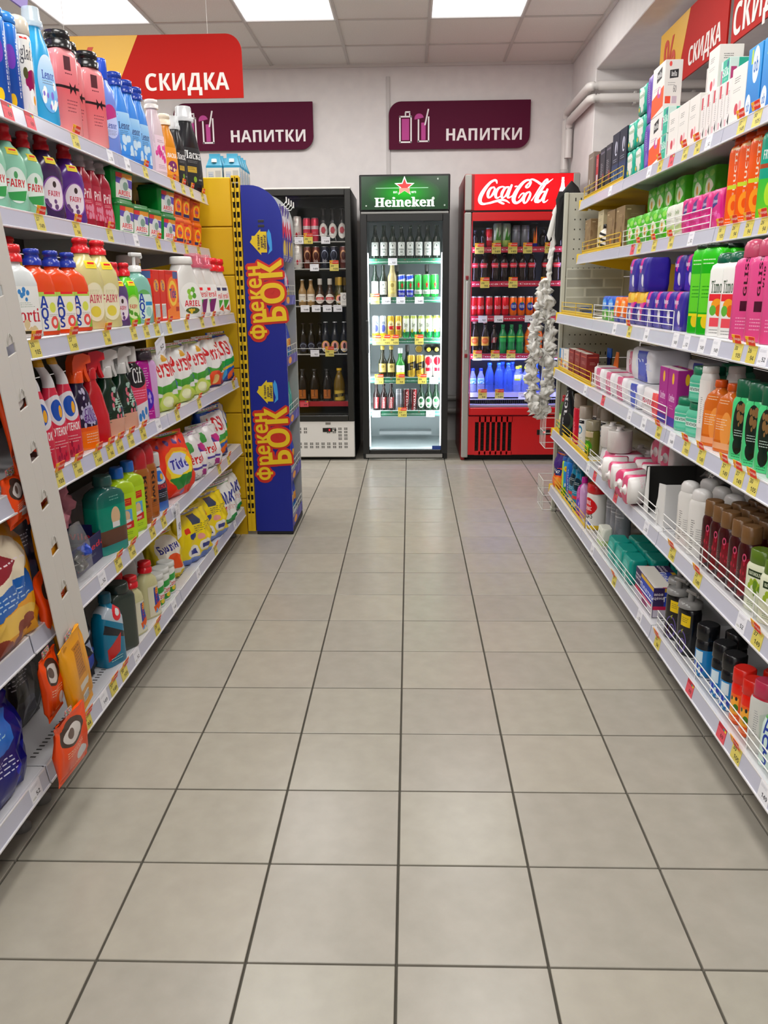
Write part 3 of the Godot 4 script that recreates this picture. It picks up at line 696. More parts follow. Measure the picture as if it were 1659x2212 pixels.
	"wine_spray": ["3c1116", ["p", [52, 30, 96, 22, 96, 84, 40, 96], "7a1a2a"], ["n", 8, 5, 50, 30, 96, 90, "b02a44"], ["e", 64, 24, 11, 7, "c25a78"], ["e", 64, 24, 6, 4, "3c1116"], ["l", 22, 44, 14, 9, "8a4a50"]],
	"olive": ["e6ead2", ["r", 26, 14, 68, 14, "2a3a22"], ["t", "NATUROLIVE", 58, 21, 10, "eef2dc", 0, 0.9], ["n", 10, 9, 28, 34, 90, 66, "9ab03a"], ["n", 7, 7, 30, 38, 88, 64, "6a8a2a"], ["l", 34, 78, 40, 3, "787"]],
	"calgon": ["e8662a", ["p", [0, 0, 100, 0, 100, 34, 0, 44], "4a2a7a"], ["r", 10, 40, 80, 18, "1a2a6a"], ["t", "Calgon", 50, 49, 15, "f0f0f0"], ["e", 66, 78, 24, 16, "f0a04a"]],
	"flower_can": ["b6d42e", ["p", [56, 0, 100, 0, 100, 100, 60, 100], "4aa0d8"], ["e", 76, 22, 16, 8, "f2d83a"], ["e", 76, 22, 6, 3, "e8a02a"], ["n", 6, 7, 10, 60, 90, 95, "f0f4e0"], ["p", [0, 84, 100, 70, 100, 100, 0, 100], "5aa82a"]],
	"toilet_duck": ["1f7f9c", ["e", 54, 30, 30, 16, "10303c"], ["l", 34, 26, 40, 2, "e8f0f2"], ["r", 0, 60, 100, 8, "c8383a"], ["r", 0, 78, 100, 8, "dfe6e8"], ["l", 20, 48, 60, 2, "cde"]],
	"soda": ["efeeea", ["e", 52, 36, 40, 24, "c9242c"], ["t", "КМД", 52, 27, 15, "f6f0f0"], ["t", "ЛЮКС", 52, 42, 15, "f6f0f0"], ["t", "СОДА 5", 50, 64, 18, "1a1c22", 0, 0.9], ["n", 7, 6, 10, 74, 90, 88, "4a62b8"], ["p", [0, 92, 100, 86, 100, 100, 0, 100], "e8c83a"]],
	"grey_can": ["8e9096", ["r", 10, 20, 80, 3, "c9ccd2"], ["l", 20, 12, 60, 1, "d8dade"], ["l", 16, 32, 66, 12, "6a6c72"]],
	"wipes": ["1d978c", ["e", 44, 40, 34, 24, "4ab8ae"], ["p", [10, 70, 60, 50, 50, 90, 14, 96], "6acabf"], ["l", 26, 32, 40, 2, "e4f4f0"], ["l", 40, 76, 46, 2, "bee"]],
	"tissues": ["4a3a78", ["p", [0, 0, 30, 0, 30, 62, 0, 62], "3a2c58"], ["t", "моя", 15, 22, 14, "f0ecf4"], ["t", "цена", 16, 36, 14, "f0ecf4"], ["r", 32, 0, 68, 14, "d9b23a"], ["r", 32, 14, 68, 48, "3450b8"], ["t", "Платки", 66, 38, 24, "eef0fa", 0, 0.85], ["r", 0, 62, 100, 12, "c22a5a"], ["t", "бумажные", 66, 68, 9, "f6dce6"], ["r", 0, 74, 100, 26, "cfcad6"], ["n", 5, 7, 26, 80, 66, 92, "8a3a6a"]],
	"black_pump": ["17171a", ["r", 44, 14, 44, 24, "e6c81e"], ["l", 50, 20, 30, 3, "442"], ["e", 52, 72, 26, 24, "6a5a9a"], ["e", 52, 72, 22, 21, "17171a"], ["e", 58, 78, 14, 14, "8a7ac0"], ["e", 58, 78, 11, 11, "17171a"], ["p", [48, 48, 60, 44, 54, 54], "9a9a3a"]],
	"blue_can": ["2f86bc", ["g", 0, 26, "101318", "151a22"], ["r", 30, 30, 40, 30, "dbeaf2"], ["n", 12, 8, 15, 62, 80, 96, "e8f2fa"], ["n", 6, 7, 15, 66, 80, 96, "3a4fb8"]],
	"orange_can": ["e0682a", ["g", 0, 26, "d2281c", "dc3a20"], ["r", 22, 34, 46, 40, "ecae4a"], ["e", 30, 38, 7, 5, "2a4a2a"], ["e", 56, 36, 6, 5, "2a2a2a"], ["e", 56, 58, 13, 9, "4a7a2a"], ["l", 26, 80, 40, 3, "fdb"]],
	"white_red": ["dcdcd8", ["l", 38, 26, 16, 12, "8a8a92"], ["p", [60, 30, 96, 20, 96, 80, 66, 70], "c6cfc6"], ["r", 0, 0, 100, 4, "b03a4a"]],
	"pet_bag": ["e8a61c", ["e", 56, 28, 34, 22, "f2e6d0"], ["p", [28, 24, 50, 14, 70, 30, 56, 38, 40, 40], "8a1c2a"], ["l", 48, 28, 34, 1, "f4e8ea"], ["p", [24, 50, 84, 42, 88, 62, 26, 68], "2a6ab2"], ["l", 34, 52, 44, 3, "cde"], ["e", 50, 76, 34, 9, "efc86a"], ["n", 12, 6, 20, 82, 80, 96, "8a3a24"]],
	"pet_pouch": ["e2571f", ["e", 46, 28, 36, 20, "4a3a34"], ["e", 46, 30, 26, 14, "d9d2ce"], ["e", 40, 28, 10, 8, "6a5a54"], ["l", 22, 54, 56, 3, "f8e0c8"], ["e", 68, 76, 15, 10, "e2e0e4"], ["l", 20, 86, 50, 2, "fda"]],
	"pet_long": ["e0a01c", ["r", 40, 12, 30, 40, "b87a14"], ["r", 40, 60, 40, 8, "e8e2d8"], ["b", 44, 74, 26, 18], ["l", 44, 14, 24, 9, "7a5010"]],
	"black_bag": ["121216", ["p", [20, 30, 80, 20, 84, 50, 24, 60], "2a2a34"], ["l", 28, 34, 46, 4, "c9c9d2"], ["e", 50, 76, 24, 12, "3a3a48"]],
	"whis_bag": ["141a6e", ["p", [10, 10, 80, 20, 60, 50, 8, 44], "3a78c8"], ["l", 20, 26, 40, 3, "bde"], ["l", 26, 58, 44, 4, "eef"], ["n", 4, 6, 60, 60, 90, 90, "2a3ab0"]],
	"teal_carton": ["dcdad4", ["r", 0, 0, 100, 5, "2f8fb0"], ["r", 12, 14, 34, 44, "c2c8d0"], ["l", 16, 20, 28, 4, "5a7ab0"], ["r", 56, 12, 34, 76, "bcbcb8"]],
	"beer_label": ["e9ece8", ["e", 50, 50, 46, 48, "c9d0cc"], ["e", 50, 50, 38, 40, "eef2ee"], ["t", "Heineken", 50, 52, 19, "1a3a2a", 0, 0.75, "s"], ["e", 50, 26, 8, 8, "5a6a62"], ["r", 30, 66, 40, 14, "aab4ae"]],
	"can_blue": ["dfe6ee", ["p", [0, 8, 100, 2, 100, 16, 0, 26], "3a5ac8"], ["g", 30, 66, "2f8a4c", "2a7a44"], ["s", 58, 48, 17, "d2202e"], ["g", 70, 100, "2a3ab0", "22309a"], ["t", "Heineken", 50, 84, 18, "f2f4f2", 0, 0.8, "s"]],
	"can_green": ["2f9c48", ["g", 0, 100, "4ab85a", "1f8a3c"], ["s", 56, 46, 19, "d2202e"], ["r", 0, 68, 100, 18, "eef0ee"], ["t", "Heineken", 50, 78, 17, "1a5a2a", 0, 0.8, "s"]],
	"can_silver": ["c9d2da", ["t", "AMSTEL", 50, 32, 15, "2a3a5a"], ["e", 50, 56, 30, 16, "6a72b8"], ["g", 78, 100, "e0d24a", "d8c83a"]],
	"can_gold": ["c8a83c", ["e", 50, 44, 38, 22, "e6dca8"], ["p", [14, 46, 86, 46, 76, 62, 24, 62], "b8242e"], ["t", "Amstel", 50, 38, 13, "5a2a1a", 0, 0.9, "s"], ["g", 74, 100, "cdb04a", "b8962e"]],
	"can_cream": ["dfe6d4", ["g", 0, 14, "8a9a3a", "b8c080"], ["t", "Zlatý", 46, 44, 20, "2a3a2a", -14, 1.0, "s"], ["g", 72, 100, "1f7a4a", "16904e"], ["e", 30, 68, 12, 8, "c8c83a"]],
	"can_black_gold": ["c2a84a", ["p", [0, 40, 100, 26, 100, 58, 0, 72], "1a1612"], ["t", "GOLD", 54, 44, 15, "d8c070", -8], ["t", "MINE", 54, 58, 13, "d8c070", -8]],
	"can_white_red": ["e9e2dc", ["e", 50, 24, 38, 20, "c8283a"], ["t", "Bud", 50, 46, 18, "c8283a", 0, 1.0, "s"], ["r", 20, 56, 60, 16, "c8384a"]],
	"can_oxota": ["3a1216", ["p", [50, 0, 100, 0, 60, 100, 20, 100], "7a1c24"], ["t", "ОХОТА", 60, 56, 30, "f0ecea", -90, 0.95]],
	"oxota_label": ["3a1418", ["p", [40, 0, 100, 0, 70, 100, 10, 100], "8a2028"], ["t", "ОХОТА", 50, 50, 34, "f4f0ee", -90, 0.95]],
	"gold_label": ["b8a860", ["r", 10, 10, 80, 80, "c8ba7a"], ["e", 50, 34, 24, 18, "8a7a3a"], ["l", 22, 56, 56, 5, "5a4a22"]],
	"green_lime": ["f0f2ec", ["l", 24, 30, 52, 4, "3a8a4a"], ["g", 66, 100, "dce24a", "c8d83a"], ["l", 20, 56, 56, 2, "6a6"]],
	"oval_label": ["12301e", ["e", 50, 50, 48, 48, "eef0ea"], ["e", 50, 34, 30, 18, "1a5a34"], ["t", "Tuborg", 50, 58, 18, "1a4a2a", 0, 0.85, "s"], ["e", 50, 78, 20, 10, "3a6a4a"]],
	"cola_label": ["c9283e", ["t", "Coca-Cola", 50, 50, 34, "f6eef0", 0, 0.5, "s"], ["r", 84, 0, 14, 100, "b8b0c0"]],
	"cola_can": ["cf1f30", ["t", "Coca-Cola", 58, 56, 26, "f6eef0", 0, 0.62, "s"], ["g", 0, 6, "d8d8dc", "c8c8cc"], ["g", 92, 100, "a8141f", "b8202c"]],
	"fanta": ["ea7a24", ["e", 54, 52, 40, 22, "24409a"], ["t", "FANTA", 54, 52, 24, "f4f2ec", -8, 0.8], ["p", [40, 34, 70, 26, 60, 38], "3a9a3a"], ["g", 0, 6, "d8d8dc", "c8c8cc"]],
	"burn_can": ["1a1418", ["p", [30, 100, 44, 30, 56, 70, 70, 10, 90, 100], "e87a24"], ["p", [44, 100, 56, 60, 72, 100], "f2c43a"], ["r", 0, 86, 100, 14, "3a3a9a"]],
	"green_glass": ["b9c8b0", ["p", [30, 70, 56, 10, 60, 60, 90, 40, 80, 100, 20, 100], "4a8a3a"], ["g", 72, 100, "c8dc8a", "b0d070"]],
	"orange_wrap": ["e2b45a", ["e", 50, 46, 34, 34, "d2703a"], ["l", 28, 44, 44, 2, "f6ecd8"]],
	"sprite": ["2a9a52", ["r", 12, 40, 76, 44, "3aae64"], ["r", 0, 0, 100, 14, "d8e23a"]],
	"white_drop": ["e4e0da", ["p", [50, 0, 100, 36, 84, 80, 50, 100, 16, 80, 0, 36], "f0eeea"], ["e", 50, 46, 26, 22, "b84a58"], ["l", 26, 64, 48, 2, "3a2a2a"], ["n", 10, 3, 20, 24, 80, 90, "4a3030"]],
	"pink_can": ["da5068", ["r", 0, 34, 100, 14, "f0dfe2"], ["l", 14, 39, 70, 1, "8a2a3a"], ["l", 24, 60, 50, 3, "f4c8d0"]],
	"dark_can": ["1c2034", ["e", 50, 38, 36, 22, "aab2c4"], ["e", 50, 40, 32, 20, "1c2034"], ["t", "Krušo", 50, 64, 20, "e8e8ec", 0, 0.85, "s"], ["l", 30, 78, 40, 2, "99a"]],
	"brown_can": ["6a3a34", ["e", 50, 38, 36, 22, "c9a07a"], ["e", 52, 42, 28, 18, "4a2420"], ["t", "Krušo", 50, 66, 20, "e8e0dc", 0, 0.85, "s"]],
	"red_oval": ["e4dcd4", ["r", 10, 34, 80, 34, "b8242e"], ["t", "stella", 50, 50, 22, "f4eae4", 0, 1.0, "s"], ["l", 26, 76, 50, 2, "866"]],
	"corona": ["e6e0d6", ["t", "Corona", 50, 34, 20, "3a2a3a", 0, 1.0, "s"], ["l", 18, 56, 64, 3, "887"], ["e", 50, 86, 20, 10, "c8a23a"]],
	"goat_label": ["d8b23a", ["e", 50, 44, 40, 38, "e4a8a0"], ["e", 52, 46, 16, 26, "3a2430"], ["r", 4, 70, 92, 24, "e9e4dc"], ["t", "Kozel", 50, 82, 20, "2a1a1a", 0, 0.9, "s"]],
	"info_card": ["e9e6e2", ["e", 50, 34, 22, 20, "9a969a"], ["e", 50, 34, 16, 14, "e9e6e2"], ["l", 20, 66, 60, 3, "6a666a"]],
	"hang_pack": ["5a4a9a", ["p", [0, 20, 100, 6, 100, 34, 0, 60], "dcd8e4"], ["p", [10, 40, 90, 24, 80, 46, 10, 60], "d0305a"], ["e", 60, 76, 26, 14, "e8c83a"], ["l", 20, 88, 60, 2, "cce"]],
	"blue_pouch": ["2448b8", ["r", 10, 40, 80, 26, "e8b82a"], ["t", "БОК", 50, 53, 26, "c8281f"], ["p", [0, 80, 100, 70, 100, 100, 0, 100], "5aa8e0"]],
	"strip_purple": ["5a54a0", ["e", 24, 50, 15, 36, "e8a84a"], ["p", [60, 90, 76, 10, 84, 20, 70, 96], "8a86c8"]],
	"shelf_green": ["1c6048", ["t", "Heineken", 50, 62, 22, "e8f2ee", 0, 1.0, "s"], ["s", 50, 24, 10, "a83a3a"]],
	"shelf_red": ["a81c40", ["t", "Coca-Cola", 50, 50, 40, "f2e2ea", 0, 0.9, "s"]],
	"purple_hang": ["7a64b0", ["r", 0, 94, 100, 6, "9a86c8"]],
	"brick_film": ["c2c2b6", ["r", 2, 4, 40, 20, "a3a39a"], ["r", 46, 4, 50, 20, "b2b2a6"], ["r", 2, 28, 62, 20, "98988e"], ["r", 68, 28, 30, 20, "a8a89c"], ["r", 2, 52, 30, 20, "aeaea2"], ["r", 36, 52, 60, 20, "9c9c92"], ["r", 2, 76, 54, 20, "a6a69a"], ["r", 60, 76, 38, 20, "95958c"]],
}

# ---------------------------------------------------------------- kinds of goods
const SHAPES := {   # rings of a bottle: height, width, roundness
	"dish": [[0, 0.9, 3], [0.025, 0.98, 3], [0.28, 0.9, 2.8], [0.42, 0.9, 2.7], [0.6, 1, 2.6], [0.76, 0.9, 2.5], [0.88, 0.6, 2.3], [0.95, 0.36, 2], [1, 0.3, 2]],
	"flask": [[0, 0.94, 4], [0.02, 1, 4], [0.5, 1, 3.5], [0.72, 0.97, 3.2], [0.86, 0.8, 2.8], [0.93, 0.5, 2.2], [0.96, 0.36, 2], [1, 0.34, 2]],
	"soft": [[0, 0.92, 3.5], [0.025, 1, 3.5], [0.35, 0.97, 3.2], [0.6, 0.86, 3], [0.8, 0.66, 2.6], [0.93, 0.46, 2.2], [1, 0.42, 2]],
	"square": [[0, 0.95, 6], [0.02, 1, 6], [0.82, 1, 6], [0.9, 0.86, 5], [0.95, 0.5, 3], [0.96, 0.4, 2], [1, 0.38, 2]],
	"spray": [[0, 0.92, 3], [0.02, 1, 3], [0.42, 0.98, 2.8], [0.56, 0.82, 2.6], [0.7, 0.7, 2.4], [0.84, 0.52, 2.2], [0.95, 0.34, 2], [1, 0.32, 2]],
	"duck": [[0, 0.92, 3], [0.02, 1, 3], [0.5, 0.95, 3], [0.7, 0.85, 2.6], [0.85, 0.6, 2.2], [1, 0.4, 2]],
	"tall": [[0, 0.93, 2.6], [0.012, 1, 2.6], [0.9, 1, 2.6], [0.96, 0.93, 2.4], [1, 0.8, 2.2]],
	"slab": [[0, 0.92, 5], [0.015, 1, 5], [0.9, 0.96, 5], [0.97, 0.86, 4], [1, 0.6, 3]],
	"waist": [[0, 0.9, 3], [0.02, 1, 3], [0.25, 0.96, 3], [0.5, 0.8, 2.8], [0.72, 0.84, 2.8], [0.86, 0.72, 2.5], [0.95, 0.42, 2.2], [1, 0.38, 2]],
	"jar": [[0, 0.9, 3.2], [0.04, 1, 3.2], [0.85, 1, 3.2], [0.95, 0.9, 3], [1, 0.84, 2.6]],
	"beer": [[0, 0.94, 2], [0.012, 1, 2], [0.52, 1, 2], [0.6, 0.92, 2], [0.7, 0.6, 2], [0.8, 0.46, 2], [0.95, 0.4, 2], [0.955, 0.46, 2], [1, 0.44, 2]],
	"stub": [[0, 0.94, 2], [0.012, 1, 2], [0.5, 1, 2], [0.62, 0.86, 2], [0.72, 0.56, 2], [0.95, 0.42, 2], [1, 0.42, 2]],
	"cola": [[0, 0.8, 2], [0.03, 0.94, 2], [0.2, 0.96, 2], [0.34, 0.84, 2], [0.46, 0.92, 2], [0.56, 1, 2], [0.68, 0.98, 2], [0.8, 0.7, 2], [0.9, 0.44, 2], [0.94, 0.42, 2], [0.95, 0.5, 2], [0.96, 0.4, 2], [1, 0.4, 2]],
	"water": [[0, 0.86, 2], [0.03, 1, 2], [0.12, 0.94, 2], [0.18, 1, 2], [0.3, 0.95, 2], [0.42, 1, 2], [0.56, 0.98, 2], [0.7, 0.86, 2], [0.84, 0.6, 2], [0.93, 0.42, 2], [0.95, 0.48, 2], [0.96, 0.4, 2], [1, 0.4, 2]],
}

func rings_of(shape: String, w: float, d: float, h: float) -> Array:
	var o := []
	for s in SHAPES[shape]:
		var f: float = s[1]
		var hd := minf(d * 0.5, w * 0.5 * f) if f < 0.55 else d * 0.5 * (0.6 + 0.4 * f)
		o.append([s[0] * h, w * 0.5 * f, minf(hd, d * 0.5), s[2]])
	return o

func round_rings(r: float, list: Array, y := 0.0, sc := 1.0) -> Array:
	var o := []
	for s in list: o.append([y + s[0] * sc, r * s[1], r * s[1], 2.0])
	return o

# caps stand on a neck of radius r at height y; h is the cap's height
func cap_parts(spec: Array, r: float, y: float, w: float, d: float) -> Array:
	var kind: String = spec[0]
	var h: float = spec[2]
	var m: Material = clear(spec[1].substr(1), 0.35) if spec[1][0] == "~" else gloss(spec[1])
	match kind:
		"push":
			return [["cap", loft(round_rings(r * 1.25, [[0, 1], [0.35, 0.97], [0.42, 0.8], [0.66, 0.74], [0.7, 0.88], [0.95, 0.8], [1, 0.6]], y, h), 16), m]]
		"flip":
			return [["cap", loft(round_rings(r * 1.2, [[0, 0.96], [0.06, 1], [0.85, 0.94], [0.97, 0.88], [1, 0.8]], y, h), 18), m]]
		"screw":
			return [["cap", loft(round_rings(r * 1.15, [[0, 0.97], [0.08, 1], [0.9, 1], [1, 0.92]], y, h), 18), m]]
		"crown":
			return [["crown_cap", loft(round_rings(r * 1.1, [[0, 1.06], [0.3, 1], [0.8, 0.96], [1, 0.8]], y, h), 16), mat(spec[1], 0.3, 0.6)]]
		"dome":
			return [["cap", loft([[y, w * 0.48, d * 0.48, 2.4], [y + h * 0.08, w * 0.5, d * 0.5, 2.4], [y + h * 0.6, w * 0.48, d * 0.48, 2.3], [y + h * 0.85, w * 0.4, d * 0.4, 2.1], [y + h * 0.96, w * 0.24, d * 0.24, 2], [y + h, w * 0.1, d * 0.1, 2]], 20), m]]
		"flat":
			return [["cap", loft([[y, w * 0.48, d * 0.48, 2.6], [y + h * 0.05, w * 0.5, d * 0.5, 2.6], [y + h * 0.94, w * 0.485, d * 0.485, 2.6], [y + h, w * 0.44, d * 0.44, 2.5]], 20), m]]
		"cup":
			return [["cap", loft(round_rings(r * 1.3, [[0, 1.0], [0.06, 1.04], [0.3, 1.02], [0.34, 0.9], [0.94, 0.82], [1, 0.74]], y, h), 18), m],
				["cap_ring", loft(round_rings(r * 1.36, [[0, 1], [0.16, 1]], y, h), 18), m]]
		"knob":
			return [["cap", loft(round_rings(r * 1.35, [[0, 1], [0.4, 0.98], [0.45, 0.84], [0.55, 0.84], [0.6, 0.95], [0.95, 0.88], [1, 0.7]], y, h), 18), m]]
		"trigger":
			var s := h
			var head := PackedVector2Array([Vector2(-0.24, 0.3), Vector2(-0.22, 0.72), Vector2(-0.1, 0.95), Vector2(0.3, 1.0), Vector2(0.62, 0.9), Vector2(0.64, 0.66), Vector2(0.3, 0.6), Vector2(0.2, 0.3)])
			var lever := PackedVector2Array([Vector2(0.3, 0.62), Vector2(0.46, 0.66), Vector2(0.5, 0.3), Vector2(0.62, 0.02), Vector2(0.52, -0.02), Vector2(0.38, 0.24)])
			for i in head.size(): head[i] = head[i] * s + Vector2(0, y)
			for i in lever.size(): lever[i] = lever[i] * s + Vector2(0, y)
			return [["collar", loft(round_rings(r * 1.2, [[0, 1], [0.36, 0.95], [0.4, 0.8]], y, h), 14), m], ["spray_head", prism(head, 0.026), m], ["trigger", prism(lever, 0.014), gloss(spec[3]) if spec.size() > 3 else m]]
		"pump":
			return [["collar", loft(round_rings(r * 1.2, [[0, 1], [0.3, 0.96], [0.34, 0.5]], y, h), 14), m], ["stem", loft(round_rings(r * 0.3, [[0.3, 1], [0.82, 1]], y, h), 10), m],
				["pump_head", boxes([[Vector3(0.008, y + h * 0.88, 0), Vector3(0.05, h * 0.2, 0.02)], [Vector3(0.034, y + h * 0.78, 0), Vector3(0.01, h * 0.2, 0.012)]], 0.003), m]]
	return []

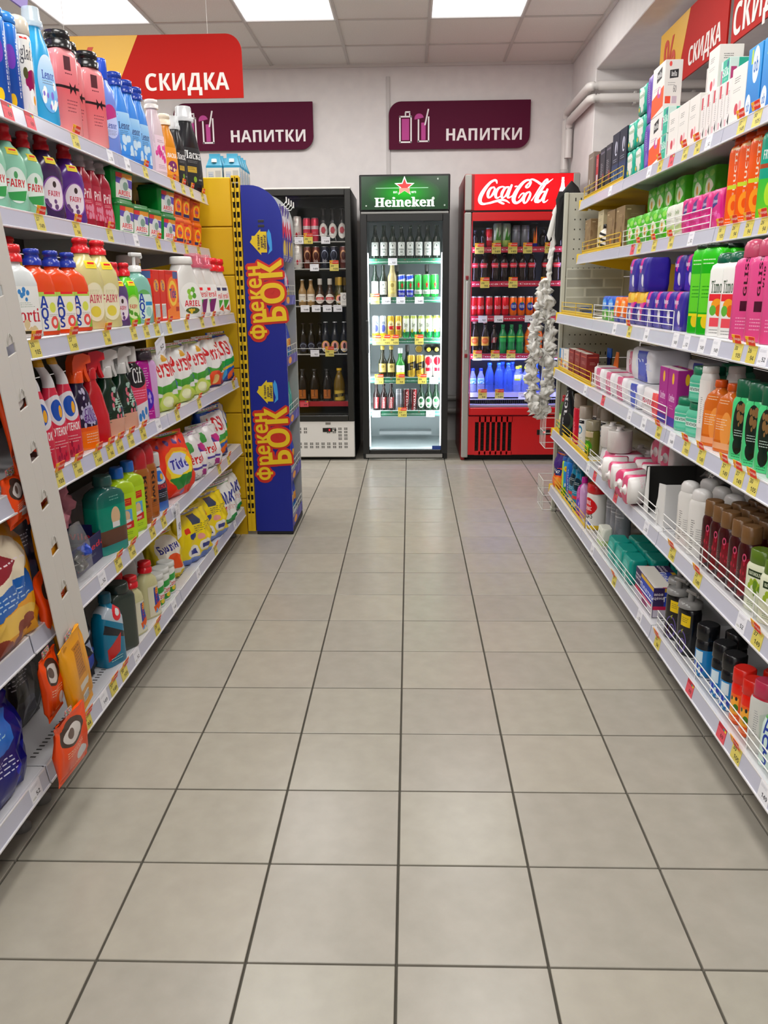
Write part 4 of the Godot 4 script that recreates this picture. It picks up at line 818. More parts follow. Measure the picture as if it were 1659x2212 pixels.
# key: node name, category, description, builder, measurements and print
var KINDS := {
	# left, top shelf
	"fresh_can": ["air_freshener_can", "can", "blue air freshener can with violet print", "aero", 0.066, 0.235, "fresh_can", ["dome", "3a8ad8", 0.03]],
	"glade": ["air_freshener_can", "can", "white air freshener can with lotus flower", "aero", 0.066, 0.25, "glade", ["dome", "d8cfc0", 0.05]],
	"lenor_aqua": ["softener_bottle", "bottle", "tall aqua softener bottle with clear cap", "bottle", 0.105, 0.075, 0.3, "soft", "3aa8dc", ["cup", "~d8ecf8", 0.05], "softener", [-0.3, 0.42, 0.12, 0.72], true],
	"pink_bottle": ["softener_bottle", "bottle", "pink softener bottle with black cap", "bottle", 0.098, 0.07, 0.287, "slab", "pink_sleeve", ["knob", "141416", 0.05, 0.6], "", []],
	"blue_cap_bottle": ["softener_bottle", "bottle", "blue capped bottle behind the pink ones", "bottle", 0.09, 0.07, 0.29, "soft", "6a8ad8", ["knob", "2a52c8", 0.05], "", []],
	"lenor_violet": ["softener_bottle", "bottle", "periwinkle softener bottle with tall blue cap", "bottle", 0.1, 0.07, 0.3, "waist", "7f9be8", ["flip", "2a56cc", 0.065], "violet_label", [-0.36, 0.36, 0.2, 0.66], true],
	"lenor_blue": ["softener_bottle", "bottle", "sky blue softener bottle with navy cap", "bottle", 0.105, 0.075, 0.29, "soft", "4a92e4", ["knob", "1f3f9c", 0.045], "blue_label", [-0.4, 0.4, 0.06, 0.64], false],
	"floral": ["softener_bottle", "bottle", "blush softener bottle with pink flowers", "bottle", 0.1, 0.07, 0.29, "soft", "e3cfd4", ["knob", "eee8e4", 0.035], "floral_label", [-0.4, 0.4, 0.06, 0.6], false],
	"laska_orange": ["detergent_bottle", "bottle", "amber wool wash bottle with violet oval", "bottle", 0.1, 0.075, 0.27, "soft", "d98f2a", ["knob", "f0e4d0", 0.045], "orange_label", [-0.38, 0.38, 0.1, 0.6], false],
	"laska_small": ["detergent_bottle", "bottle", "slim black detergent bottle with clear cap", "bottle", 0.1, 0.075, 0.29, "soft", "17181c", ["cup", "~e4e8ea", 0.055], "laska_label", [-0.4, 0.4, 0.1, 0.62], false],
	"laska_big": ["detergent_bottle", "bottle", "large black detergent bottle at the shelf end", "bottle", 0.165, 0.1, 0.375, "soft", "16171b", ["cup", "~e4e8ea", 0.065], "laska_label", [-0.4, 0.4, 0.1, 0.62], false],
	# left, second shelf
	"fairy_mint": ["dish_soap_bottle", "bottle", "mint dish soap bottle with red cap", "dishy", 0.1, 0.065, 0.212, "9fd8bf", "d2202c", "fairy_mint"],
	"fairy_purple": ["dish_soap_bottle", "bottle", "purple dish soap bottle with red cap", "dishy", 0.12, 0.07, 0.224, "5a2a8a", "c2202c", "fairy_purple"],
	"fairy_plum": ["dish_soap_bottle", "bottle", "dark plum dish soap bottle with red cap", "dishy", 0.12, 0.07, 0.224, "3a2350", "c2202c", "fairy_purple"],
	"pril": ["dish_soap_bottle", "bottle", "red dish soap bottle with clear cap", "bottle", 0.08, 0.055, 0.208, "waist", "a01c34", ["push", "~d8c8cc", 0.035], "pril", [-0.4, 0.4, 0.1, 0.72], false],
	"ariel_tub": ["capsule_tub", "tub", "green laundry capsule tub", "tub", 0.165, 0.11, 0.11, "1f9a44", "ariel_tub", "18803a"],
	"tide_tub": ["capsule_tub", "tub", "orange laundry capsule tub", "tub", 0.125, 0.1, 0.11, "e8702a", "tide_tub", "e2641f"],
	# left, third shelf
	"sorti": ["dish_soap_bottle", "bottle", "white cleaning bottle with red screw cap", "bottle", 0.105, 0.07, 0.215, "flask", "e4e8e8", ["knob", "d2282c", 0.04], "sorti", [-0.4, 0.4, 0.04, 0.68], false],
	"aos": ["dish_soap_bottle", "bottle", "orange dish soap bottle with blue cap", "bottle", 0.108, 0.064, 0.21, "flask", "e2501f", ["push", "23389c", 0.04], "aos", [-0.36, 0.4, 0.06, 0.62], false],
	"fairy_cream": ["dish_soap_bottle", "bottle", "cream dish soap bottle with red cap", "dishy", 0.14, 0.075, 0.255, "e2d89a", "d2202c", "fairy_cream"],
	"fairy_violet": ["dish_soap_bottle", "bottle", "small violet dish soap bottle with red cap", "dishy", 0.085, 0.055, 0.195, "5a4a78", "cf2a34", "fairy_purple"],
	"fairy_green": ["dish_soap_bottle", "bottle", "bright green dish soap bottle with red cap", "dishy", 0.105, 0.06, 0.197, "6ad42a", "d2202c", "green_label"],
	"aos_pump": ["soap_dispenser", "bottle", "pale teal soap bottle with white pump", "bottle", 0.115, 0.065, 0.235, "flask", "8fc4b8", ["pump", "eeeeee", 0.065], "aos_blue", [-0.36, 0.4, 0.06, 0.66], true],
	"tide_box": ["powder_box", "box", "red washing powder box", "box", 0.17, 0.07, 0.182, "tide_box", "tide_spine"],
	"tide_thin": ["powder_box", "box", "narrow red washing powder box turned sideways", "box", 0.075, 0.17, 0.18, "tide_spine", "tide_box"],
	"ariel_gel": ["detergent_bottle", "bottle", "white gel bottle with green flower print", "bottle", 0.19, 0.09, 0.245, "soft", "eeeeea", ["flip", "f2f2ee", 0.03], "ariel_white", [-0.34, 0.4, 0.06, 0.66], true],
	"persil_gel": ["detergent_bottle", "bottle", "white gel bottle with pink cap", "bottle", 0.16, 0.085, 0.265, "soft", "ece9e6", ["cup", "~e2708a", 0.06], "persil_gel", [-0.36, 0.4, 0.06, 0.66], false],
	"persil_red": ["detergent_bottle", "bottle", "white gel bottle with glossy red cap", "bottle", 0.13, 0.08, 0.258, "soft", "eeecea", ["knob", "d01a24", 0.06], "persil_red", [-0.38, 0.4, 0.06, 0.66], false],
	# left, fourth shelf
	"spray_pink": ["toilet_cleaner_bottle", "bottle", "pink cleaner bottle with white bent neck", "duck", 0.078, 0.052, 0.272, "e6e4e6", "spray_pink", "e2a82a"],
	"cillit": ["spray_bottle", "spray bottle", "dark violet and orange trigger spray bottle", "bottle", 0.115, 0.06, 0.268, "spray", "cillit", ["trigger", "ee5a1e", 0.08], "", []],
	"red_spray": ["spray_bottle", "spray bottle", "red trigger spray bottle", "bottle", 0.1, 0.06, 0.268, "spray", "c2202a", ["trigger", "c81f2a", 0.08], "", []],
	"kitchen": ["spray_bottle", "spray bottle", "dark green and peach spray bottle with white trigger", "bottle", 0.125, 0.06, 0.265, "spray", "kitchen", ["trigger", "d9d8d6", 0.085], "", []],
	"cif": ["cream_cleaner_bottle", "bottle", "pink cream cleaner bottle with black oval", "bottle", 0.105, 0.06, 0.258, "flask", "cif", ["flip", "e8e6e4", 0.05], "", []],
	"magenta": ["stain_remover_bottle", "bottle", "magenta stain remover bottle", "bottle", 0.11, 0.06, 0.235, "slab", "magenta_sleeve", ["flip", "3a3038", 0.03], "", []],
	"persil_bag": ["powder_bag", "bag", "white powder bag with green swirl", "bag", 0.235, 0.11, 0.235, "persil_bag"],
	"persil_color": ["powder_bag", "bag", "white powder bag with orange swirl", "bag", 0.235, 0.11, 0.235, "persil_color"],
	"losk_bag": ["powder_bag", "bag", "blue powder bag with red lettering", "bag", 0.235, 0.11, 0.24, "losk"],
	# left, fifth shelf
	"mrp_teal": ["floor_cleaner_bottle", "bottle", "dark teal floor cleaner bottle", "bottle", 0.13, 0.07, 0.24, "square", "mrp_teal", ["flip", "2f5a56", 0.03], "", []],
	"mrp_green": ["floor_cleaner_bottle", "bottle", "lime floor cleaner bottle with blue cap", "bottle", 0.1, 0.065, 0.24, "square", "b9d72e", ["flip", "2a6ac0", 0.035], "mrp_green", [-0.44, 0.44, 0.04, 0.76], false],
	"brown_bottle": ["floor_cleaner_bottle", "bottle", "copper brown ribbed bottle with red neck label", "bottle", 0.085, 0.06, 0.27, "tall", "a9682e", ["dome", "b82a32", 0.075], "brown_label", [-0.4, 0.4, 0.1, 0.9], false],
	"sanfor": ["toilet_cleaner_bottle", "bottle", "navy cleaner bottle with white cap", "bottle", 0.105, 0.065, 0.215, "duck", "sanfor", ["flip", "e2e2e0", 0.05], "", []],
	"tide_bag": ["powder_bag", "bag", "big orange red powder bag with swirl", "bag", 0.29, 0.13, 0.25, "tide_bag"],
	"white_bag": ["powder_bag", "bag", "white powder bag with purple squares", "bag", 0.235, 0.11, 0.2, "white_bag"],
	"bimax": ["powder_bag", "bag", "white powder bag with green base", "bag", 0.21, 0.1, 0.215, "biman"],
	"yellow_bag": ["powder_bag", "bag", "yellow powder bag with blue base", "bag", 0.28, 0.12, 0.225, "yellow_bag"],
	"cyan_bottle": ["drain_cleaner_bottle", "bottle", "cyan bottle with silver stripes and dark cap", "bottle", 0.1, 0.07, 0.23, "flask", "cyan_label", ["flip", "1a5a70", 0.03], "", []],
	"silver_pack": ["sponge_pack", "pack", "black and silver foil pack", "bag", 0.12, 0.06, 0.2, "silver_pack"],
	"grey_bottle": ["drain_cleaner_bottle", "bottle", "plain dark grey green bottle", "bottle", 0.105, 0.07, 0.225, "slab", "3a443e", ["flip", "2a3430", 0.03], "", []],
	"chistin": ["gel_cleaner_bottle", "bottle", "cream gel bottle with red cap and blue label", "bottle", 0.1, 0.065, 0.207, "waist", "d8d6a8", ["knob", "d21f2a", 0.04], "chistin", [-0.2, 0.46, 0.04, 0.7], false],
	"comet": ["scouring_powder_can", "can", "small white can with green swirl", "aero", 0.068, 0.125, "comet", ["flat", "e4e6e2", 0.02]],
	"tall_white": ["bleach_bottle", "bottle", "translucent white bottle in the back", "bottle", 0.09, 0.07, 0.24, "flask", "d2d6d6", ["flip", "c9cccc", 0.03], "", []],
	"biolan": ["powder_bag", "bag", "pale yellow round powder bag", "bag", 0.2, 0.12, 0.2, "biolan"],
	# right, top shelf
	"taupe_box": ["small_box", "box", "taupe box at the far end", "box", 0.12, 0.07, 0.22, "box_taupe", ""],
	"red_box": ["small_box", "box", "dark red box", "box", 0.09, 0.05, 0.19, "box_red", ""],
	"black_box": ["small_box", "box", "charcoal box", "box", 0.1, 0.05, 0.2, "box_black", ""],
	"night_box": ["small_box", "box", "midnight blue shiny box", "box", 0.12, 0.06, 0.225, "box_night", ""],
	"naturella": ["pad_pack", "pack", "teal pad pack with white flower", "pack", 0.125, 0.08, 0.112, "naturella"],
	"purple_pack": ["pad_pack", "pack", "slim purple pack", "pack", 0.075, 0.09, 0.175, "purple_pack"],
	"bella": ["pad_box", "box", "white and orange pad box", "box", 0.165, 0.065, 0.178, "bella", "bella_side"],
	"silk": ["pad_box", "box", "green pad box", "box", 0.075, 0.13, 0.092, "silk", ""],
	"white_carton": ["pad_box", "box", "white carton with red dots", "box", 0.105, 0.08, 0.155, "white_carton", ""],
	"slim_carton": ["tampon_box", "box", "slim white carton", "box", 0.046, 0.09, 0.137, "slim_carton", "white_carton"],
	"ob_box": ["tampon_box", "box", "bright blue box with white circle", "box", 0.1, 0.07, 0.18, "ob", ""],
	# right, second shelf
	"brown_box": ["gift_box", "box", "tan brown gift box", "box", 0.15, 0.09, 0.172, "brown_box", ""],
	"cream_box": ["gift_box", "box", "tall cream gift box", "box", 0.13, 0.09, 0.2, "cream_box", ""],
	"zebra": ["lotion_bottle", "bottle", "zebra striped bottle", "bottle", 0.07, 0.05, 0.125, "flask", "zebra", ["flip", "1c1c1c", 0.02], "", []],
	"green_pads": ["pad_pack", "pack", "lime green pad pack", "pack", 0.11, 0.09, 0.112, "green_pads"],
	"white_pads": ["pad_pack", "pack", "white pad pack", "pack", 0.09, 0.09, 0.11, "white_pads"],
	"pink_pads": ["pad_pack", "pack", "hot pink pad pack", "pack", 0.094, 0.09, 0.115, "pink_pads"],
	"orange_box": ["shampoo_bottle", "bottle", "tall orange shampoo bottle", "bottle", 0.075, 0.05, 0.24, "slab", "orange_box", ["flip", "d2501a", 0.02], "", []],
	"teal_green": ["shampoo_bottle", "bottle", "tall teal and green shampoo bottle", "bottle", 0.085, 0.055, 0.24, "slab", "teal_green", ["flip", "148a72", 0.02], "", []],
	# right, third shelf
	"blue_pads": ["pad_pack", "pack", "small blue pad pack", "pack", 0.11, 0.08, 0.1, "blue_pads"],
	"orange_pads": ["pad_pack", "pack", "small orange pad pack", "pack", 0.1, 0.08, 0.098, "orange_pads"],
	"always": ["pad_pack", "pack", "purple pad pack with pink stripe", "pack", 0.108, 0.09, 0.12, "always"],
	"always_promo": ["pad_pack", "pack", "purple pad pack with yellow band", "pack", 0.13, 0.09, 0.118, "always_promo"],
	"green_gel": ["shampoo_bottle", "bottle", "tall green shampoo bottle with black cap", "bottle", 0.082, 0.05, 0.255, "slab", "green_gel", ["flip", "14261c", 0.012], "", []],
	"timotei": ["shampoo_bottle", "bottle", "white shampoo bottle with green cap", "bottle", 0.088, 0.05, 0.225, "slab", "timotei", ["dome", "0f5a44", 0.028], "", []],
	"gliss": ["shampoo_bottle", "bottle", "pink shampoo bottle with rose dome cap", "bottle", 0.092, 0.055, 0.25, "slab", "gliss", ["dome", "b8506c", 0.045], "", []],
	# right, fourth shelf
	"card_blue": ["carded_pack", "pack", "small blue and white carded pack", "box", 0.1, 0.04, 0.112, "card_blue", ""],
	"pale_box": ["small_box", "box", "small pale box", "box", 0.13, 0.05, 0.115, "white_carton", ""],
	"card_red": ["small_box", "box", "small maroon box", "box", 0.14, 0.06, 0.13, "card_red", ""],
	"pink_napkin": ["pad_pack", "pack", "pink and white napkin pack", "pack", 0.19, 0.1, 0.092, "pink_napkin"],
	"blue_napkin": ["pad_pack", "pack", "blue and white napkin pack", "pack", 0.22, 0.1, 0.092, "blue_napkin"],
	"blue_big": ["pad_pack", "pack", "large blue and white pack on top", "pack", 0.3, 0.16, 0.12, "blue_napkin"],
	"red_napkin": ["pad_pack", "pack", "white and coral napkin pack", "pack", 0.22, 0.1, 0.092, "red_napkin"],
	"carefree": ["liner_box", "box", "magenta liner box", "box", 0.095, 0.06, 0.183, "carefree", ""],
	"revivor": ["hair_mask_jar", "jar", "mint hair mask jar", "jar", 0.1, 0.105, "6ac4a4", "revivor", "0f7a5a"],
	"white_tube": ["lotion_tube", "tube", "white tube with dark red base", "bottle", 0.055, 0.045, 0.218, "tall", "e9e7e4", ["flat", "e9e7e4", 0.02], "white_lotion", [-0.4, 0.4, 0.2, 0.9], false],
	"orange_bottle": ["shampoo_bottle", "bottle", "copper orange shampoo bottle", "bottle", 0.088, 0.055, 0.187, "flask", "orange_bottle", ["flip", "c8571c", 0.02], "", []],
	"green_shampoo": ["shampoo_bottle", "bottle", "light green shampoo bottle with dark green cap", "bottle", 0.075, 0.05, 0.208, "tall", "green_shampoo", ["flat", "0f5f42", 0.045], "", []],
	# right, fifth shelf
	"green_liquor": ["sauce_bottle", "bottle", "small green bottle with red cap", "bottle", 0.075, 0.05, 0.205, "waist", "4a6a24", ["push", "b02028", 0.035], "green_label", [-0.4, 0.4, 0.1, 0.6], false],
	"black_laska": ["detergent_bottle", "bottle", "black wool wash bottle with white lettering", "bottle", 0.16, 0.08, 0.28, "soft", "black_laska", ["flip", "121214", 0.03], "", []],
	"red_tube": ["hair_spray_can", "can", "red can with taupe cap", "aero", 0.066, 0.26, "red_tube", ["flat", "9a8c80", 0.07]],
	"white_can": ["deodorant_can", "can", "white deodorant can with taupe cap", "aero", 0.066, 0.215, "white_can", ["flat", "b5aaa0", 0.06]],
	"beige_can": ["deodorant_can", "can", "deodorant can with beige cap standing behind", "aero", 0.066, 0.215, "white_can", ["flat", "aaa096", 0.06]],
	"kiwi_can": ["shower_gel_can", "can", "olive can with kiwi slice", "aero", 0.07, 0.168, "kiwi_can", ["flat", "a8a08c", 0.045]],
	"paper_roll": ["toilet_paper_pack", "paper roll", "wrapped white paper roll with pink band", "roll", 0.052, 0.095, "paper_roll"],
	"lying_roll": ["toilet_paper_roll", "paper roll", "pink and white wrapped paper roll", "lying", 0.055, 0.105, "roll_wrap"],
	"white_lotion": ["lotion_bottle", "bottle", "white lotion bottle with rounded top", "bottle", 0.08, 0.05, 0.205, "tall", "white_lotion", ["dome", "f0eeec", 0.035], "", []],
	"wine_spray": ["shampoo_bottle", "bottle", "wine red bottle with bronze cap", "bottle", 0.06, 0.05, 0.197, "tall", "wine_spray", ["flat", "7a5a3a", 0.045], "", []],
	"olive": ["shampoo_bottle", "bottle", "pale olive bottle with green cap", "bottle", 0.08, 0.05, 0.158, "tall", "olive", ["flat", "5f7a2a", 0.035], "", []],
	# right, bottom shelf
	"calgon": ["water_softener_pack", "pack", "orange and violet softener pack", "bag", 0.13, 0.07, 0.21, "calgon"],
	"flower_can": ["air_freshener_can", "can", "yellow green air freshener can with flowers", "aero", 0.07, 0.225, "flower_can", ["dome", "2a62b0", 0.03]],
	"blue_fresh": ["air_freshener_can", "can", "blue air freshener can with yellow flower", "aero", 0.07, 0.245, "fresh_can", ["dome", "2f80c0", 0.03]],
	"toilet_duck": ["toilet_cleaner_bottle", "bottle", "teal toilet cleaner bottle", "bottle", 0.09, 0.06, 0.245, "duck", "toilet_duck", ["push", "1a6a8a", 0.04], "", []],
	"pink_cleaner": ["gel_cleaner_bottle", "bottle", "magenta cleaner bottle", "bottle", 0.08, 0.06, 0.205, "flask", "magenta_sleeve", ["flip", "c2269a", 0.03], "", []],
	"soda": ["soda_powder_can", "can", "white powder can with red cap and red circle", "aero", 0.1, 0.22, "soda", ["flat", "c8202a", 0.045]],
	"grey_can": ["hair_spray_can", "can", "plain grey printed can", "aero", 0.07, 0.2, "grey_can", ["dome", "6a6c72", 0.03]],
	"tissue_small": ["tissue_pack", "pack", "small white tissue pack", "pack", 0.09, 0.05, 0.09, "white_pads"],
	"wipes": ["wipes_pack", "pack", "teal wet wipes pack", "pack", 0.115, 0.075, 0.1, "wipes"],
	"tissue_box": ["tissue_pack", "pack", "violet and blue tissue pack with yellow band", "box", 0.25, 0.12, 0.11, "tissues", ""],
	"black_pump": ["soap_dispenser", "bottle", "black pump bottle with yellow sticker", "bottle", 0.08, 0.055, 0.21, "tall", "black_pump", ["pump", "8f8e8c", 0.055], "", []],
	"blue_spray": ["hair_spray_can", "can", "blue can with black cap", "aero", 0.064, 0.16, "blue_can", ["flat", "101216", 0.045]],
	"orange_spray": ["shower_gel_can", "can", "orange can with red cap", "aero", 0.058, 0.155, "orange_can", ["flat", "d0281c", 0.04]],
	"white_red": ["lotion_bottle", "bottle", "pale grey bottle with raspberry cap", "bottle", 0.07, 0.05, 0.187, "tall", "white_red", ["flat", "b83a56", 0.04], "", []],
	"green_white": ["lotion_bottle", "bottle", "white bottle with blue green label", "bottle", 0.075, 0.05, 0.18, "flask", "aos_blue", ["flip", "e8e8e4", 0.03], "", []],
	# drinks
	"heineken": ["beer_bottle", "bottle", "dark green beer bottle with pale label", "bottle", 0.062, 0.062, 0.238, "beer", "#1c2a22", ["crown", "4a5a54", 0.006], "beer_label", [-0.42, 0.42, 0.08, 0.5], false],
	"clear_bottle": ["beer_bottle", "bottle", "clear amber bottle standing taller", "bottle", 0.075, 0.075, 0.262, "beer", "#b8a878", ["crown", "c8c8c0", 0.006], "gold_label", [-0.36, 0.36, 0.1, 0.46], false],
	"can_blue": ["beer_can", "can", "white and blue beer can with red star", "can", 0.062, 0.165, "can_blue"],
	"can_green": ["beer_can", "can", "green beer can with red star", "can", 0.062, 0.165, "can_green"],
	"can_silver": ["beer_can", "can", "silver and yellow beer can", "can", 0.057, 0.168, "can_silver"],
	"can_gold": ["beer_can", "can", "gold beer can with red emblem", "can", 0.057, 0.168, "can_gold"],
	"can_cream": ["beer_can", "can", "cream and green beer can", "can", 0.057, 0.168, "can_cream"],
	"dark_gold": ["beer_bottle", "bottle", "dark olive bottle with gold foil neck", "bottle", 0.066, 0.066, 0.24, "beer", "#232414", ["screw", "b8a24a", 0.03], "gold_label", [-0.42, 0.42, 0.18, 0.5], false],
	"lime_bottle": ["beer_bottle", "bottle", "green bottle with white neck foil", "bottle", 0.074, 0.074, 0.222, "beer", "#2f8a3a", ["screw", "e4e8ea", 0.04], "green_lime", [-0.44, 0.44, 0.06, 0.5], false],
	"back_bottle": ["beer_bottle", "bottle", "dark green bottle standing behind", "bottle", 0.062, 0.062, 0.24, "beer", "#15301c", ["screw", "5a5a58", 0.05], "", []],
	"can_black_gold": ["beer_can", "can", "gold and black beer can", "can", 0.064, 0.17, "can_black_gold"],
	"can_white_red": ["beer_can", "can", "white and red beer can", "can", 0.066, 0.165, "can_white_red"],
	"oxota_bottle": ["beer_bottle", "bottle", "dark brown bottle with red slanted label", "bottle", 0.056, 0.056, 0.212, "beer", "#1e1212", ["crown", "c8b8b8", 0.006], "oxota_label", [-0.42, 0.42, 0.08, 0.5], false],
	"can_oxota": ["beer_can", "can", "dark red beer can with white lettering", "can", 0.056, 0.165, "can_oxota"],
	"can_plain": ["beer_can", "can", "silver grey can turned backwards", "can", 0.056, 0.165, "grey_can"],
	"oval_bottle": ["beer_bottle", "bottle", "green bottle with white oval label", "bottle", 0.057, 0.057, 0.212, "beer", "#16301f", ["crown", "d8e4dc", 0.006], "oval_label", [-0.46, 0.46, 0.08, 0.52], true],
	"cola_small": ["soda_bottle", "bottle", "cola bottle with red label", "bottle", 0.066, 0.066, 0.222, "cola", "#1a0c0c", ["screw", "b82a3a", 0.018], "cola_label", [-0.46, 0.46, 0.47, 0.63], false],
	"cola_white": ["soda_bottle", "bottle", "cola bottle with pale cap and banded label", "bottle", 0.066, 0.066, 0.222, "cola", "#1a0c0c", ["screw", "d8d4d8", 0.018], "cola_label", [-0.46, 0.46, 0.47, 0.63], false],
	"cola_can": ["soda_can", "can", "red cola can", "can", 0.056, 0.142, "cola_can"],
	"cola_tall": ["soda_can", "can", "slim red can on the top shelf", "can", 0.05, 0.135, "cola_can"],
	"fanta_can": ["soda_can", "can", "orange soda can", "can", 0.058, 0.14, "fanta"],
	"burn_can": ["energy_drink_can", "can", "black can with orange flame", "can", 0.06, 0.165, "burn_can"],
	"green_glass": ["energy_drink_can", "can", "tall pale can with green leaves", "can", 0.066, 0.165, "green_glass"],
	"grey_glass": ["energy_drink_can", "can", "tall grey can in the middle", "can", 0.066, 0.15, "grey_can"],
	"dark_small": ["soda_bottle", "bottle", "dark cola bottle on the top shelf", "bottle", 0.058, 0.058, 0.12, "cola", "#140c10", ["screw", "2a2a34", 0.015], "", []],
	"clear_soda": ["soda_bottle", "bottle", "clear bottle with red cap", "bottle", 0.075, 0.075, 0.198, "water", "~c8d2cc", ["screw", "d22a3a", 0.018], "white_pads", [-0.36, 0.36, 0.52, 0.8], false],
	"kvass": ["soda_bottle", "bottle", "dark bottle with orange wrap label", "bottle", 0.074, 0.074, 0.24, "water", "#1c1010", ["screw", "d8a8a0", 0.016], "orange_wrap", [-0.48, 0.48, 0.26, 0.56], false],
	"dark_bottle": ["soda_bottle", "bottle", "dark bottle with maroon label", "bottle", 0.062, 0.062, 0.215, "cola", "#160c0e", ["screw", "3a1a1e", 0.016], "oxota_label", [-0.44, 0.44, 0.4, 0.6], false],
	"sprite": ["soda_bottle", "bottle", "green soda bottle", "bottle", 0.064, 0.064, 0.215, "cola", "#1f8a4a", ["screw", "2a9a58", 0.018], "sprite", [-0.46, 0.46, 0.42, 0.64], false],
	"fanta_bottle": ["soda_bottle", "bottle", "orange soda bottle with red cap", "bottle", 0.068, 0.068, 0.222, "cola", "#e06a1c", ["screw", "d22a3c", 0.018], "fanta", [-0.44, 0.44, 0.42, 0.6], false],
	"water_blue": ["water_bottle", "bottle", "blue water bottle with blue cap", "bottle", 0.07, 0.07, 0.222, "water", "~4a78e0", ["screw", "2a6ae0", 0.018], "", []],
	"water_clear": ["water_bottle", "bottle", "clear water bottle with dark blue cap", "bottle", 0.062, 0.062, 0.18, "water", "~b8c4f0", ["screw", "1a3ac8", 0.018], "blue_label", [-0.4, 0.4, 0.4, 0.66], false],
	"water_yellow": ["water_bottle", "bottle", "water bottle with yellow cap", "bottle", 0.066, 0.066, 0.195, "water", "~9ab0f0", ["flip", "d8dc3a", 0.02], "green_lime", [-0.36, 0.36, 0.5, 0.74], false],
	"white_wine": ["cider_can", "can", "cream can behind the blue rack", "can", 0.066, 0.18, "white_carton"],
	"pink_can": ["cider_can", "can", "pink cider can", "can", 0.058, 0.168, "pink_can"],
	"drop_bottle": ["cider_bottle", "bottle", "black bottle with pointed white label", "bottle", 0.068, 0.068, 0.235, "beer", "#141618", ["crown", "3a3e42", 0.006], "white_drop", [-0.46, 0.46, 0.08, 0.56], true],
	"brown_can": ["beer_can", "can", "brown beer can", "can", 0.062, 0.158, "brown_can"],
	"dark_can": ["beer_can", "can", "dark navy beer can", "can", 0.066, 0.158, "dark_can"],
	"corona": ["beer_bottle", "bottle", "pale amber bottle with square white label", "bottle", 0.062, 0.062, 0.195, "beer", "#9a7a50", ["crown", "b8b8b8", 0.006], "corona", [-0.46, 0.46, 0.16, 0.46], false],
	"red_oval": ["beer_bottle", "bottle", "brown bottle with red oval label", "bottle", 0.074, 0.074, 0.2, "stub", "#3a2414", ["screw", "c8c4bc", 0.045], "red_oval", [-0.46, 0.46, 0.1, 0.56], true],
	"gold_foil": ["beer_bottle", "bottle", "olive bottle with gold foil neck", "bottle", 0.074, 0.074, 0.21, "stub", "#4a4418", ["screw", "d8b04a", 0.06], "goat_label", [-0.44, 0.44, 0.1, 0.54], true],
	"kozel_dark": ["beer_bottle", "bottle", "black bottle with dark oval label", "bottle", 0.066, 0.066, 0.23, "beer", "#0e0c0c", ["crown", "2a1a1a", 0.006], "dark_can", [-0.46, 0.46, 0.06, 0.4], true],
	"kozel": ["beer_bottle", "bottle", "navy bottle with yellow goat label", "bottle", 0.07, 0.07, 0.24, "beer", "#10141f", ["crown", "c8c8cc", 0.006], "goat_label", [-0.46, 0.46, 0.05, 0.42], true],
	"big_dark": ["beer_bottle", "bottle", "large dark plastic bottle", "bottle", 0.09, 0.09, 0.25, "water", "#120d0c", ["screw", "2a2a2a", 0.018], "brown_label", [-0.3, 0.3, 0.1, 0.4], false],
	"big_yellow": ["beer_bottle", "bottle", "large amber bottle with yellow neck wrap", "bottle", 0.09, 0.09, 0.255, "water", "#6a5212", ["screw", "d8b02a", 0.018], "can_black_gold", [-0.44, 0.44, 0.04, 0.36], false],
	# goods of the near pet food bay and the end shelf
	"pet_bag": ["pet_food_bag", "bag", "large yellow pet food bag", "bag", 0.36, 0.15, 0.29, "pet_bag"],
	"whis_bag": ["pet_food_bag", "bag", "dark blue pet food bag", "bag", 0.3, 0.14, 0.26, "whis_bag"],
	"black_bag": ["pet_food_bag", "bag", "black pet food bag with pale print", "bag", 0.26, 0.13, 0.27, "black_bag"],
	"teal_carton": ["juice_carton", "carton", "white carton with teal gable top", "gable", 0.082, 0.062, 0.265, "teal_carton"],
}

var made := {}

func lies(secs: Array, spec: Array, w: float, hb: float) -> ArrayMesh:
	return label_patch(secs, spec[0] * w, spec[1] * w, spec[2] * hb, spec[3] * hb, spec[4], spec[5])

